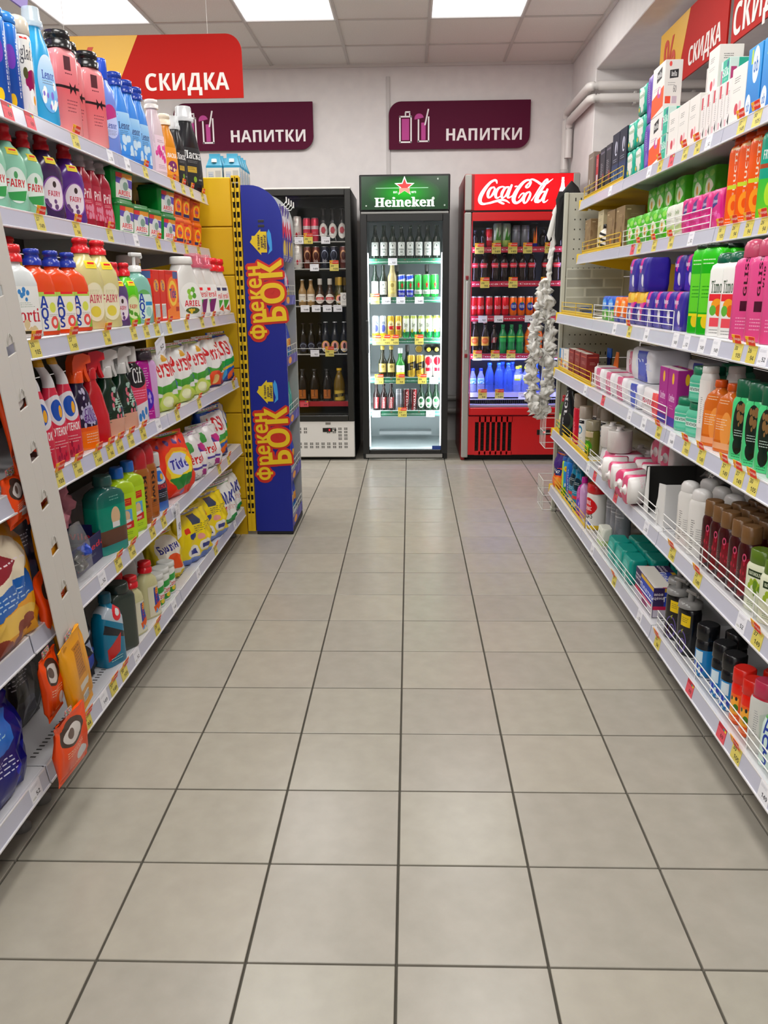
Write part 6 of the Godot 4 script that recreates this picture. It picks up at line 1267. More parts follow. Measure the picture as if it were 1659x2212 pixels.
# ---------------------------------------------------------------- gondola shelving
func build_gondolas() -> void:
	var white := mat("cfcfd2", 0.35, 0.1)
	var lilac := mat("babbcb", 0.25)
	var grey := mat("a9a9a6", 0.5)
	for side in ["L", "R"]:
		var sg := -1.0 if side == "L" else 1.0
		var word := "left" if side == "L" else "right"
		var zs: Array = LZ if side == "L" else RZ
		var back := 1.34
		var frame := thing("shelving_unit", "%s shelving frame of perforated back panels darkened as shelf shade behind the goods" % word, "shelving", Vector3(sg * back, 0, 0))
		var base := thing("shelving_plinth", "dark plinth and grey round feet under the %s shelving" % word, "shelving base", Vector3(sg * back, 0, 0))
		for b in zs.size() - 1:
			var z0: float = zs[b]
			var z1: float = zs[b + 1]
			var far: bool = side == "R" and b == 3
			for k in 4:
				part(frame, "back_panel", box(Vector3(0.015, 0.43, z0 - z1 - 0.004), 0.003), mat("c9a80e", 0.45) if far and k > 1 else mat("77756a" if side == "R" else "48453e", 0.55), Vector3(0, 0.34 + k * 0.434, (z0 + z1) / 2))  # grey panels carry the shade of the shelf interiors in their colour
			part(base, "plinth", box(Vector3(0.02, 0.09, z0 - z1 - 0.01), 0.002), mat("2c2b29", 0.6), Vector3(-sg * 0.33, 0.06, (z0 + z1) / 2))
			for z in [z0 - 0.1, z1 + 0.02]:
				part(base, "foot", loft(round_rings(0.024, [[0, 1], [0.012, 1], [0.02, 0.5], [0.06, 0.45]]), 14), mat("6a6864", 0.5), Vector3(-sg * 0.4, 0, z))
			for level in 6:
				var y := shelf_y(side, level)
				var xf := front_x(side, level)
				var depth := back - absf(xf) - 0.012
				var len := z0 - z1 - 0.006
				var o := thing("store_shelf", "%s shelf of the %s shelving, %s bay from the camera, with price rail" % [LEVEL[level], word, COUNT[b + 1]], "shelf", Vector3(xf, y, (z0 + z1) / 2), 0.0, "shelves with price rails")
				part(o, "deck", box(Vector3(depth, 0.026, len), 0.002), mat("d8b40c", 0.45) if far and level < 5 else white, Vector3(sg * (depth / 2 + 0.006), -0.013, 0))
				if far and level < 5: part(o, "deck_mat", box(Vector3(depth - 0.03, 0.002, len - 0.01), 0.0005), mat("dcdad0", 0.5), Vector3(sg * (depth / 2 + 0.012), 0.0012, 0))
				var rail := SurfaceTool.new()
				rail.begin(Mesh.PRIMITIVE_TRIANGLES)
				rail.set_smooth_group(-1)
				var tilt := Basis(Vector3.BACK, sg * -0.16)
				add_box(rail, Vector3(0, -0.024, 0), Vector3(0.003, 0.046, len), 0.0008, "", "", false, tilt)
				rail.generate_normals()
				part(o, "price_rail", rail.commit(), lilac)
				var lip := SurfaceTool.new()
				lip.begin(Mesh.PRIMITIVE_TRIANGLES)
				lip.set_smooth_group(-1)
				add_box(lip, Vector3(sg * 0.008, -0.004, 0), Vector3(0.014, 0.007, len), 0.002)
				add_box(lip, Vector3(sg * 0.024, -0.003, 0), Vector3(0.006, 0.005, len), 0.0015)
				add_box(lip, Vector3(sg * -0.004, -0.048, 0), Vector3(0.01, 0.005, len), 0.001)
				lip.generate_normals()
				part(o, "rail_lip", lip.commit(), mat("e2e2e6", 0.2, 0.3))
				if far: part(o, "end_cap", box(Vector3(0.05, 0.056, 0.012), 0.004), mat("e0bc14", 0.4), Vector3(sg * 0.02, -0.022, -len / 2 + 0.004))
				for e in [-1, 1]:
					if level < 5: part(o, "bracket", prism(PackedVector2Array([Vector2(sg * 0.03, -0.026), Vector2(sg * depth, -0.026), Vector2(sg * depth, -0.1), Vector2(sg * depth * 0.5, -0.07), Vector2(sg * 0.03, -0.036)]), 0.003), mat("d8b40c", 0.45) if far else grey, Vector3(0, 0, e * (len / 2 - 0.01)))
				if level == 5 or level == 4:
					var slots := []
					var k := -len / 2 + 0.03
					while k < len / 2 - 0.02:
						slots.append([Vector3(sg * 0.05, 0.0003, k), Vector3(0.014, 0.0006, 0.005)])
						k += 0.018
					meta(part(o, "slot_row", boxes(slots, 0.0001), mat("3a3a38", 0.8)), "", "", "", "stuff")
	# end upright and yellow back panels of the end unit that faces the coolers
	var end := thing("end_shelving", "yellow end shelving unit of stacked panels closing the left shelves", "shelving", Vector3(-0.85, 0, -3.06))
	for k in 8:
		part(end, "back_panel", box(Vector3(0.5, 0.231, 0.016), 0.004), mat("d8ac08", 0.4), Vector3(-0.262, 1.84 - 0.117 - k * 0.2345, 0))
	part(end, "rear_sheet", box(Vector3(0.5, 1.8, 0.006), 0.001), mat("b8920a", 0.5), Vector3(-0.262, 0.93, -0.012))
	var post := SurfaceTool.new()
	post.begin(Mesh.PRIMITIVE_TRIANGLES)
	post.set_smooth_group(-1)
	add_box(post, Vector3(-0.016, 0.93, 0.0), Vector3(0.004, 1.82, 0.034), 0.001)
	add_box(post, Vector3(0.0205, 0.93, 0.0), Vector3(0.005, 1.82, 0.034), 0.001)
	add_box(post, Vector3(0.002, 0.93, 0.017), Vector3(0.005, 1.82, 0.003), 0.0005)
	for k in 37:
		var y := 0.14 + k * 0.0468
		for x in [-0.011, 0.0125]: add_box(post, Vector3(x, y, 0.017), Vector3(0.013, 0.019, 0.003), 0.0005)
	add_box(post, Vector3(0.002, 1.83, 0.017), Vector3(0.04, 0.03, 0.003), 0.0005)
	add_box(post, Vector3(0.002, 0.07, 0.017), Vector3(0.04, 0.1, 0.003), 0.0005)
	post.generate_normals()
	part(end, "slotted_post", post.commit(), mat("e0b80a", 0.4), Vector3(0.012, 0, 0.0))
	part(end, "slot_shade", box(Vector3(0.03, 1.76, 0.002), 0.0005), mat("1a1608", 0.9), Vector3(0.013, 0.93, 0.008))
	part(end, "top_shelf", box(Vector3(0.5, 0.025, 0.36), 0.003), mat("d8ac08", 0.45), Vector3(-0.27, 1.68, -0.2))
	part(end, "base_shelf", box(Vector3(0.5, 0.1, 0.36), 0.003), mat("d8ac08", 0.45), Vector3(-0.27, 0.1, -0.2))
	var spot := 0
	for row in 4:
		for c in 2:
			goods("teal_carton", Vector3(-0.948 + c * 0.088, 1.693, -3.13 - row * 0.072), 0.0, "on top of the yellow end unit", "gable top cartons on the end unit", spot)
			spot += 1
	# pegboard closing the right shelves
	var peg := thing("pegboard_end", "grey perforated end panel of the right shelving beside the red cooler", "shelving", Vector3(0.88, 0, -3.57))
	part(peg, "edge_post", boxes([[Vector3(0.01, 0.91, 0), Vector3(0.022, 1.78, 0.03)], [Vector3(0.01, 0.01, 0), Vector3(0.03, 0.02, 0.05)]], 0.003), mat("b6b6a8", 0.45))
	for k in 4:
		part(peg, "perforated_panel", box(Vector3(0.44, 0.444, 0.012), 0.003), mat("adada0", 0.5), Vector3(0.242, 0.235 + k * 0.4475, 0))
	var holes := []
	for r in 33:
		for c in 8: holes.append([Vector3(0.06 + c * 0.03, 0.1 + r * 0.052, 0.0065), Vector3(0.006, 0.007 if r % 8 else 0.018, 0.001)])
	meta(part(peg, "hole_rows", boxes(holes, 0.0001), mat("2a2a26", 0.9)), "", "", "", "stuff")
	part(peg, "peg_film", carton(0.32, 0.004, 0.21, "brick_film", "", 0.001), ink("brick_film", "film"), Vector3(0.185, 1.19, 0.012), "grey film printed with bricks")
	for k in 2:
		var bk := thing("wire_basket", "white wire basket hung on the far side of the pegboard, %s one" % ["upper", "lower"][k], "basket", Vector3(0.845, [0.1, 0.005][k] + 0.0, -3.66), 0.0)
		var y0: float = [0.28, 0.0][k]
		for yy in [0.0, 0.09, 0.18]: part(bk, "wire", tube([Vector3(0.1, y0 + yy, 0.1), Vector3(-0.02, y0 + yy, 0.1), Vector3(-0.02, y0 + yy, -0.1), Vector3(0.1, y0 + yy, -0.1)], 0.002), mat("dcdcd8", 0.4))
		for j in 6: part(bk, "wire", tube([Vector3(-0.02, y0, 0.1 - j * 0.04), Vector3(-0.02, y0 + 0.18, 0.1 - j * 0.04)], 0.0016), mat("dcdcd8", 0.4))
	build_fences()

func build_fences() -> void:
	var list := [[0, -2.62, -3.48, "y"], [1, -2.6, -3.46, "y"], [1, -1.43, -2.55, "w"], [2, -2.64, -3.44, "y"], [2, -1.4, -2.6, "w"], [3, -2.6, -3.46, "y"], [3, -1.4, -2.56, "w"], [4, -2.58, -3.46, "y"], [4, -1.42, -2.52, "w"], [4, -0.2, -1.34, "w"], [5, -2.56, -3.46, "y"], [5, -1.4, -2.52, "w"], [5, -0.14, -1.32, "w"]]
	for f in list:
		var y: float = RY[f[0]]
		var z0: float = f[1]
		var z1: float = f[2]
		var bay: String = "far bay" if z0 < -2.5 else ("middle bay" if z0 < -1.3 else "near bay")
		var o := thing("wire_fence", "%s wire fence along the %s shelf of the right shelving, %s" % ["yellow" if f[3] == "y" else "white", LEVEL[f[0]], bay], "fence", Vector3(front_x("R", f[0]) + 0.012, y, (z0 + z1) / 2), 0.0, "wire fences on the right shelves")
		var m := mat("e0bc14", 0.4) if f[3] == "y" else mat("e4e4e2", 0.35)
		var hl := (z0 - z1) / 2
		for h in [0.018, 0.04, 0.062]: part(o, "rail", tube([Vector3(0, h, -hl), Vector3(0, h, hl)], 0.0018), m)
		var n := maxi(2, int(hl * 2 / 0.3))
		for k in n + 1: part(o, "upright", tube([Vector3(0.002, 0.0, -hl + k * 2 * hl / n), Vector3(0.002, 0.062, -hl + k * 2 * hl / n)], 0.0018), m)
		if f[3] == "y": part(o, "plate", box(Vector3(0.0015, 0.018, hl * 2), 0.0005), m, Vector3(0.003, 0.012, 0))

func price_tag(kind: String, at: Vector3, turn: float, lean: float, label: String, group: String, sc := 1.0) -> void:
	var o := thing("price_tag", label, "price tag", at, turn, group)
	var i := absi(int(at.z * 1000.0 + at.x * 777.0))
	var art: String = {"y": ["tag_yellow", "tag_yellow2", "tag_yellow3"][i % 3], "w": ["tag_white", "tag_white2"][i % 2], "p": "tag_pink"}[kind]
	var key := "tag" + art + str(sc)
	if not made.has(key): made[key] = carton(0.056 * sc, 0.0012, 0.042 * sc, art, "", 0.0003)
	var c := part(o, "card", made[key], ink(art, "paper"), Vector3(0, -0.042 * sc, 0))
	c.rotation.x = -lean
	if kind == "y":
		if not made.has("flap" + str(sc)): made["flap" + str(sc)] = carton(0.056 * sc, 0.0012, 0.022 * sc, "tag_flap", "", 0.0003)
		var f := part(o, "flap", made["flap" + str(sc)], ink("tag_flap", "paper"), Vector3(0, 0.0, 0.0), "red and yellow flap")
		f.rotation.x = 0.25

func build_stock() -> void:
	for key in STOCK:
		var side: String = key[0]
		var level := int(key[1]) - 1
		var sg := -1.0 if side == "L" else 1.0
		var where := "on the %s %s shelf" % [LEVEL[level], "left" if side == "L" else "right"]
		for item in STOCK[key].split(";"):
			var a: PackedStringArray = item.strip_edges().split(" ")
			var lift := float(a[2]) if a.size() > 2 else 0.0
			var back := float(a[3]) * 0.9 if a.size() > 3 else (0.012 if side == "L" else 0.021)
			var row := ""
			if a.size() > 4: row = {"back": "back row", "second": "second row", "third": "third row", "fourth": "fourth row"}[a[4]]
			elif lift > 0.0: row = "stacked" if lift < 0.2 else "topmost"
			var k: Array = KINDS[a[0]]
			var d: float = {"bottle": k[5], "box": k[5], "pack": k[5], "bag": k[5], "tub": k[5], "dishy": k[5], "duck": k[5]}.get(k[3], k[4])
			if k[3] in ["jar"]: d = k[4] * 0.9
			goods(a[0], Vector3(front_x(side, level) + sg * (back + d * 0.5), shelf_y(side, level) + 0.0008 + lift + (0.0056 if sg > 0.0 and float(a[1]) < -2.55 and level < 5 else 0.0) * 0.4, float(a[1])), PI / 2 * -sg, where, "goods %s" % where, -float(a[1]), row, sg)
		var n := {}
		var list: PackedStringArray = TAGS[key].split(" ")
		var total := {}
		for t in list: total[t[0]] = total.get(t[0], 0) + 1
		for t in list:
			n[t[0]] = n.get(t[0], 0) + 1
			var word: String = {"y": "yellow discount price tag", "w": "plain white price tag", "p": "pink price tag"}[t[0]]
			var order: String = ", %s from the camera" % COUNT[n[t[0]]] if total[t[0]] > 1 else ""
			price_tag(t[0], Vector3(front_x(side, level) - sg * 0.0055, shelf_y(side, level) - 0.003, float(t.substr(1))), PI / 2 * -sg, 0.16, "%s on %s %s rail%s" % [word, LEVEL[level], "left" if side == "L" else "right", order], "price tags on the shelf rails")

# ---------------------------------------------------------------- drink coolers; each stands with its front at local z = 0
func cooler_shell(o: Node3D, w: float, h: float, d: float, y0: float, y1: float, outer: Material, inner: Material) -> void:
	part(o, "side_wall", box(Vector3(0.03, h, d), 0.004), outer, Vector3(-w / 2 + 0.015, h / 2, -d / 2 - 0.03))
	part(o, "side_wall", box(Vector3(0.03, h, d), 0.004), outer, Vector3(w / 2 - 0.015, h / 2, -d / 2 - 0.03))
	part(o, "rear_wall", box(Vector3(w - 0.06, h - 0.06, 0.02), 0.002), inner, Vector3(0, h / 2, -d - 0.02))
	part(o, "liner", boxes([[Vector3(-w / 2 + 0.034, (y0 + y1) / 2, -d / 2 - 0.03), Vector3(0.006, y1 - y0, d - 0.02)], [Vector3(w / 2 - 0.034, (y0 + y1) / 2, -d / 2 - 0.03), Vector3(0.006, y1 - y0, d - 0.02)], [Vector3(0, y0 - 0.004, -d / 2 - 0.03), Vector3(w - 0.06, 0.008, d - 0.02)], [Vector3(0, y1 + 0.004, -d / 2 - 0.03), Vector3(w - 0.06, 0.008, d - 0.02)]], 0.001), inner)
	part(o, "top_wall", box(Vector3(w - 0.06, 0.04, d), 0.003), outer, Vector3(0, h - 0.02, -d / 2 - 0.03))
	part(o, "compressor_box", box(Vector3(w - 0.06, y0 - 0.06, d - 0.02), 0.002), mat("1c1c1c", 0.7), Vector3(0, (y0 - 0.06) / 2 + 0.04, -d / 2 - 0.03))

func cooler_door(o: Node3D, w: float, y0: float, y1: float, stile: float, rail_lo: float, rail_hi: float, m: Material, xc := 0.0, stile_right := -1.0) -> MeshInstance3D:
	var sr := stile if stile_right < 0.0 else stile_right
	var door := part(o, "door", boxes([[Vector3(xc - w / 2 + stile / 2, (y0 + y1) / 2, 0.012), Vector3(stile, y1 - y0, 0.04)], [Vector3(xc + w / 2 - sr / 2, (y0 + y1) / 2, 0.012), Vector3(sr, y1 - y0, 0.04)], [Vector3(xc + (stile - sr) / 2, y0 + rail_lo / 2, 0.012), Vector3(w - stile - sr, rail_lo, 0.04)], [Vector3(xc + (stile - sr) / 2, y1 - rail_hi / 2, 0.012), Vector3(w - stile - sr, rail_hi, 0.04)]], 0.003), m)
	part(door, "glass", box(Vector3(w - stile - sr, y1 - y0 - rail_lo - rail_hi, 0.006), 0.0005), clear("1a201e", 0.05), Vector3(xc + (stile - sr) / 2, (y0 + rail_lo + y1 - rail_hi) / 2, 0.016))
	return door

func led(o: Node3D, at: Vector3, h: float, col: String, e: float, aim: Vector3, power: float) -> void:
	part(o, "light_tube", loft(round_rings(0.008, [[0, 0.9], [0.01, 1], [h - 0.01, 1], [h, 0.9]]), 12), glow(col, e), at)
	var l := AreaLight3D.new()
	l.name = "cooler_light"
	l.area_size = Vector2(0.016, h)
	l.light_energy = power
	l.light_color = Color(col)
	l.area_range = 4.0
	l.shadow_enabled = true
	add_child(l, true)
	l.look_at_from_position(o.position + at + Vector3(0, h / 2, 0) + aim * 0.012, o.position + at + Vector3(0, h / 2, 0) + aim)

func cooler_shelf(o: Node3D, y: float, w: float, d: float, deck: Material, strip: String, strip_w: float, n: int, xc := 0.0) -> void:
	part(o, "shelf", box(Vector3(w, 0.008, d), 0.002), deck, Vector3(xc, y - 0.006, -0.09 - d / 2))
	if strip == "": return
	for i in n:
		var cw := strip_w / n
		var key := "strip" + strip + str(cw)
		if not made.has(key): made[key] = carton(cw, 0.003, 0.04, strip, "", 0.0004)
		part(o, "shelf_strip", made[key], ink(strip, "paper"), Vector3(xc - strip_w / 2 + cw * (i + 0.5), y - 0.042, -0.085))

func fill(row: String, y: float, z: float, xc: float, turn_z: float, where: String) -> void:
	for item in row.split(";"):
		var a: PackedStringArray = item.strip_edges().split(" ")
		var dz := float(a[2]) if a.size() > 2 else 0.0
		goods(a[0], Vector3(float(a[1]), y, z - dz), 0.0, where, "drinks %s" % where, float(a[1]), "standing behind" if dz > 0.04 else "")

func cooler_tags(list: String, y: float, z: float, where: String) -> void:
	var all: PackedStringArray = list.split(" ")
	for i in all.size():
		var t := all[i]
		price_tag(t[0], Vector3(float(t.substr(1)), y, z), 0.0, 0.0, "%s price tag %s%s" % [{"y": "yellow", "w": "white", "p": "pink"}[t[0]], where.replace("on the", "on").replace("of the", "of"), ", %s from the left" % COUNT[i + 1] if all.size() > 1 else ""], "price tags in the coolers", 1.2)

func green_cooler() -> void:
	var black := mat("121313", 0.35)
	var x := -0.008
	var o := thing("drinks_cooler", "black glass door cooler under a green backlit sign with red star", "cooler", Vector3(x, 0, -5.15))
	cooler_shell(o, 0.66, 2.1, 0.7, 0.07, 1.82, black, mat("c2cccd", 0.4))
	# backlit header; the falloff of its backlight is painted into the green
	var im := paint("0a3d16", [], 1024, 400)
	for j in 100:
		for i in 256:
			var dx := (i / 256.0 - 0.49) / 0.36
			var dy := (j / 100.0 - 0.5) / 0.42
			var k := clampf(1.0 - sqrt(dx * dx + dy * dy) * 0.8, 0.0, 1.0)
			im.fill_rect(Rect2i(i * 4, j * 4, 4, 4), Color(0.015, 0.17, 0.06).lerp(Color(0.0, 0.62, 0.05), k))
	im.fill_rect(Rect2i(170, 138, 620, 5), Color(0.7, 0.95, 0.75))
	fill_poly(im, star(510, 122, 124), Color.WHITE)
	fill_poly(im, star(510, 124, 98), Color(0.86, 0.2, 0.2))
	fill_poly(im, PackedVector2Array([Vector2(450, 142), Vector2(570, 142), Vector2(572, 215), Vector2(510, 172), Vector2(448, 215)]), Color(0.96, 0.5, 0.45))
	draw_text(im, "EST.", 405, 192, 30, Color.WHITE)
	draw_text(im, "1873", 615, 192, 30, Color.WHITE)
	draw_text(im, "Heineken", 512, 312, 150, Color(0.04, 0.22, 0.1), 0, 0.98, "s")
	draw_text(im, "Heineken", 508, 308, 150, Color.WHITE, 0, 0.98, "s")
	draw_text(im, "Heineken", 514, 310, 150, Color.WHITE, 0, 0.98, "s")
	draw_text(im, "®", 850, 270, 44, Color.WHITE)
	part(o, "sign_box", boxes([[Vector3(0, 1.975, -0.03), Vector3(0.66, 0.25, 0.1)]], 0.006), black)
	var face := SurfaceTool.new()
	part(o, "sign_face", prism(rounded_rect(0.628, 0.226, [0.004, 0.004, 0.004, 0.004]), 0.006), picture(im, 0.15, 0.75), Vector3(0, 1.973, 0.024), "green backlit sign")
	for p in [Vector2(-0.28, 1.885), Vector2(0.29, 1.885), Vector2(0.24, 2.065)]: part(o, "screw", loft(round_rings(0.007, [[0, 1], [0.003, 0.7]]), 10), mat("b8c4ba", 0.3, 0.8), Vector3(p.x, p.y, 0.03)).rotation.x = PI / 2
	part(o, "hinge_bar", box(Vector3(0.64, 0.016, 0.05), 0.002), mat("8a8a88", 0.4, 0.5), Vector3(0, 1.838, 0.0))
	var door := cooler_door(o, 0.655, 0.055, 1.828, 0.05, 0.03, 0.05, black)
	part(door, "handle", boxes([[Vector3(-0.285, 0.95, 0.05), Vector3(0.025, 0.25, 0.03)]], 0.008), mat("1a1b1b", 0.4))
	part(door, "sticker", box(Vector3(0.07, 0.03, 0.001), 0.0002), mat("1f3f8a", 0.4), Vector3(0.245, 0.1, 0.021))
	part(o, "kick_plate", box(Vector3(0.6, 0.034, 0.03), 0.004), mat("9a9a98", 0.35, 0.4), Vector3(-0.008, 0.036, 0.01))
	part(o, "inner_ledge", box(Vector3(0.44, 0.03, 0.12), 0.003), mat("a9adae", 0.4), Vector3(0, 0.13, -0.56))
	for s in [-1, 1]: led(o, Vector3(s * 0.278, 0.1, -0.035), 1.46, "f2fbff", 4.0, Vector3(-s * 0.75, 0, -0.66).normalized(), CASE_ENERGY)
	var ys := [1.524, 1.241, 0.935, 0.635, 0.376]
	for i in 5: cooler_shelf(o, ys[i], 0.57, 0.5, mat("dfe7e8", 0.3), "shelf_green", 0.54, 5)
	var w := ["on the first shelf of the green cooler", "on the second shelf of the green cooler", "on the third shelf of the green cooler", "on the fourth shelf of the green cooler", "on the fifth shelf of the green cooler"]
	var z := -5.285
	fill("heineken -0.232; heineken -0.166; heineken -0.1; heineken -0.034; heineken 0.032; heineken 0.098; heineken 0.164; heineken 0.23", ys[0], z, x, 0, w[0])
	fill("heineken -0.236; heineken -0.173; clear_bottle -0.104; back_bottle -0.07 0.09; can_blue -0.034; can_blue 0.029; can_green 0.092; can_green 0.155; can_green 0.218; back_bottle 0.16 0.12", ys[1], z, x, 0, w[1])
	fill("can_silver -0.234; can_silver -0.1755; can_gold -0.117; can_gold -0.0585; can_cream 0.0; can_cream 0.0585; can_cream 0.117; can_cream 0.1755; can_cream 0.234", ys[2], z, x, 0, w[2])
	fill("dark_gold -0.183; dark_gold -0.116; lime_bottle -0.045; back_bottle 0.008 0.08; can_black_gold 0.042; can_black_gold 0.107; can_white_red 0.173; can_white_red 0.24", ys[3], z, x, 0, w[3])
	fill("oxota_bottle -0.234; oxota_bottle -0.1755; oxota_bottle -0.117; can_plain -0.0585; can_oxota 0.0; can_oxota 0.0585; oval_bottle 0.117; oval_bottle 0.1755; oval_bottle 0.234", ys[4], z, x, 0, w[4])
	for c in [["can_black_gold", 0.1, 0.172], ["dark_gold", 0.175, 0.168], ["dark_gold", 0.238, 0.168]]:
		var lying := goods(c[0], Vector3(c[1], ys[3] + 0.208, -5.32), 0.0, w[3], "drinks lying on the cans in the green cooler", c[1], "lying")
		lying.rotation.x = PI / 2
		lying.position.z -= 0.2
	cooler_tags("w-0.1", ys[0], -5.23, "on the first shelf strip of the green cooler")
	cooler_tags("y-0.235 w-0.15 w-0.04 w0.1", ys[1], -5.23, "on the second shelf strip of the green cooler")
	cooler_tags("y-0.225 y-0.155 y-0.09 y0.1", ys[2], -5.23, "on the third shelf strip of the green cooler")
	cooler_tags("y-0.21 y-0.045 y0.125 w0.215", ys[3], -5.23, "on the fourth shelf strip of the green cooler")
	cooler_tags("w-0.235 y-0.03 w0.19", ys[4], -5.23, "on the fifth shelf strip of the green cooler")

const SCRIPT := [   # brush strokes of the red sign's lettering: x, y, half width, in pixels of a 1330 by 480 field
	[[300, 120, 8], [290, 88, 14], [262, 82, 14], [210, 112, 17], [150, 180, 22], [98, 262, 26], [74, 330, 26], [84, 378, 22], [126, 396, 15], [200, 382, 11], [280, 360, 12], [370, 345, 15], [430, 356, 13], [478, 388, 5]],
	[[262, 172, 9], [216, 190, 15], [184, 250, 20], [186, 304, 15], [214, 306, 10], [250, 262, 16], [274, 202, 14], [258, 172, 8]],
	[[402, 176, 12], [372, 168, 10], [322, 190, 16], [288, 250, 20], [290, 306, 16], [318, 316, 10], [350, 294, 6]],
	[[462, 172, 9], [414, 186, 15], [374, 250, 20], [370, 308, 15], [396, 312, 9], [434, 272, 14], [470, 184, 16]],
	[[500, 150, 14], [466, 240, 18], [452, 306, 15], [478, 312, 9], [520, 282, 5]],
	[[548, 168, 9], [572, 164, 9]],
	[[744, 112, 7], [716, 140, 11], [694, 172, 14], [712, 186, 9], [742, 160, 11], [756, 110, 14], [722, 84, 13], [660, 112, 18], [586, 200, 24], [536, 300, 28], [538, 366, 24], [578, 386, 16], [636, 346, 17], [672, 286, 15], [664, 258, 10], [630, 274, 9], [598, 322, 6]],
	[[740, 84, 9], [780, 76, 12], [840, 104, 15], [900, 140, 16], [966, 132, 13], [1020, 96, 8], [1056, 70, 3]],
	[[744, 240, 9], [702, 262, 15], [668, 324, 20], [674, 382, 15], [702, 382, 10], [736, 330, 16], [756, 270, 14], [742, 240, 8]],
	[[774, 356, 9], [800, 320, 8], [872, 200, 10], [938, 106, 12], [976, 76, 10], [978, 104, 12], [920, 190, 16], [856, 290, 20], [826, 360, 17], [846, 380, 10], [884, 348, 6]],
	[[948, 238, 9], [900, 252, 15], [856, 316, 20], [854, 374, 15], [880, 376, 9], [918, 334, 14], [960, 246, 14]],
	[[984, 212, 14], [946, 310, 17], [936, 372, 15], [962, 378, 9], [996, 350, 5]],
	[[140, 400, 6], [220, 386, 9], [320, 364, 8], [400, 392, 8], [380, 396, 8], [330, 370, 10]],
]

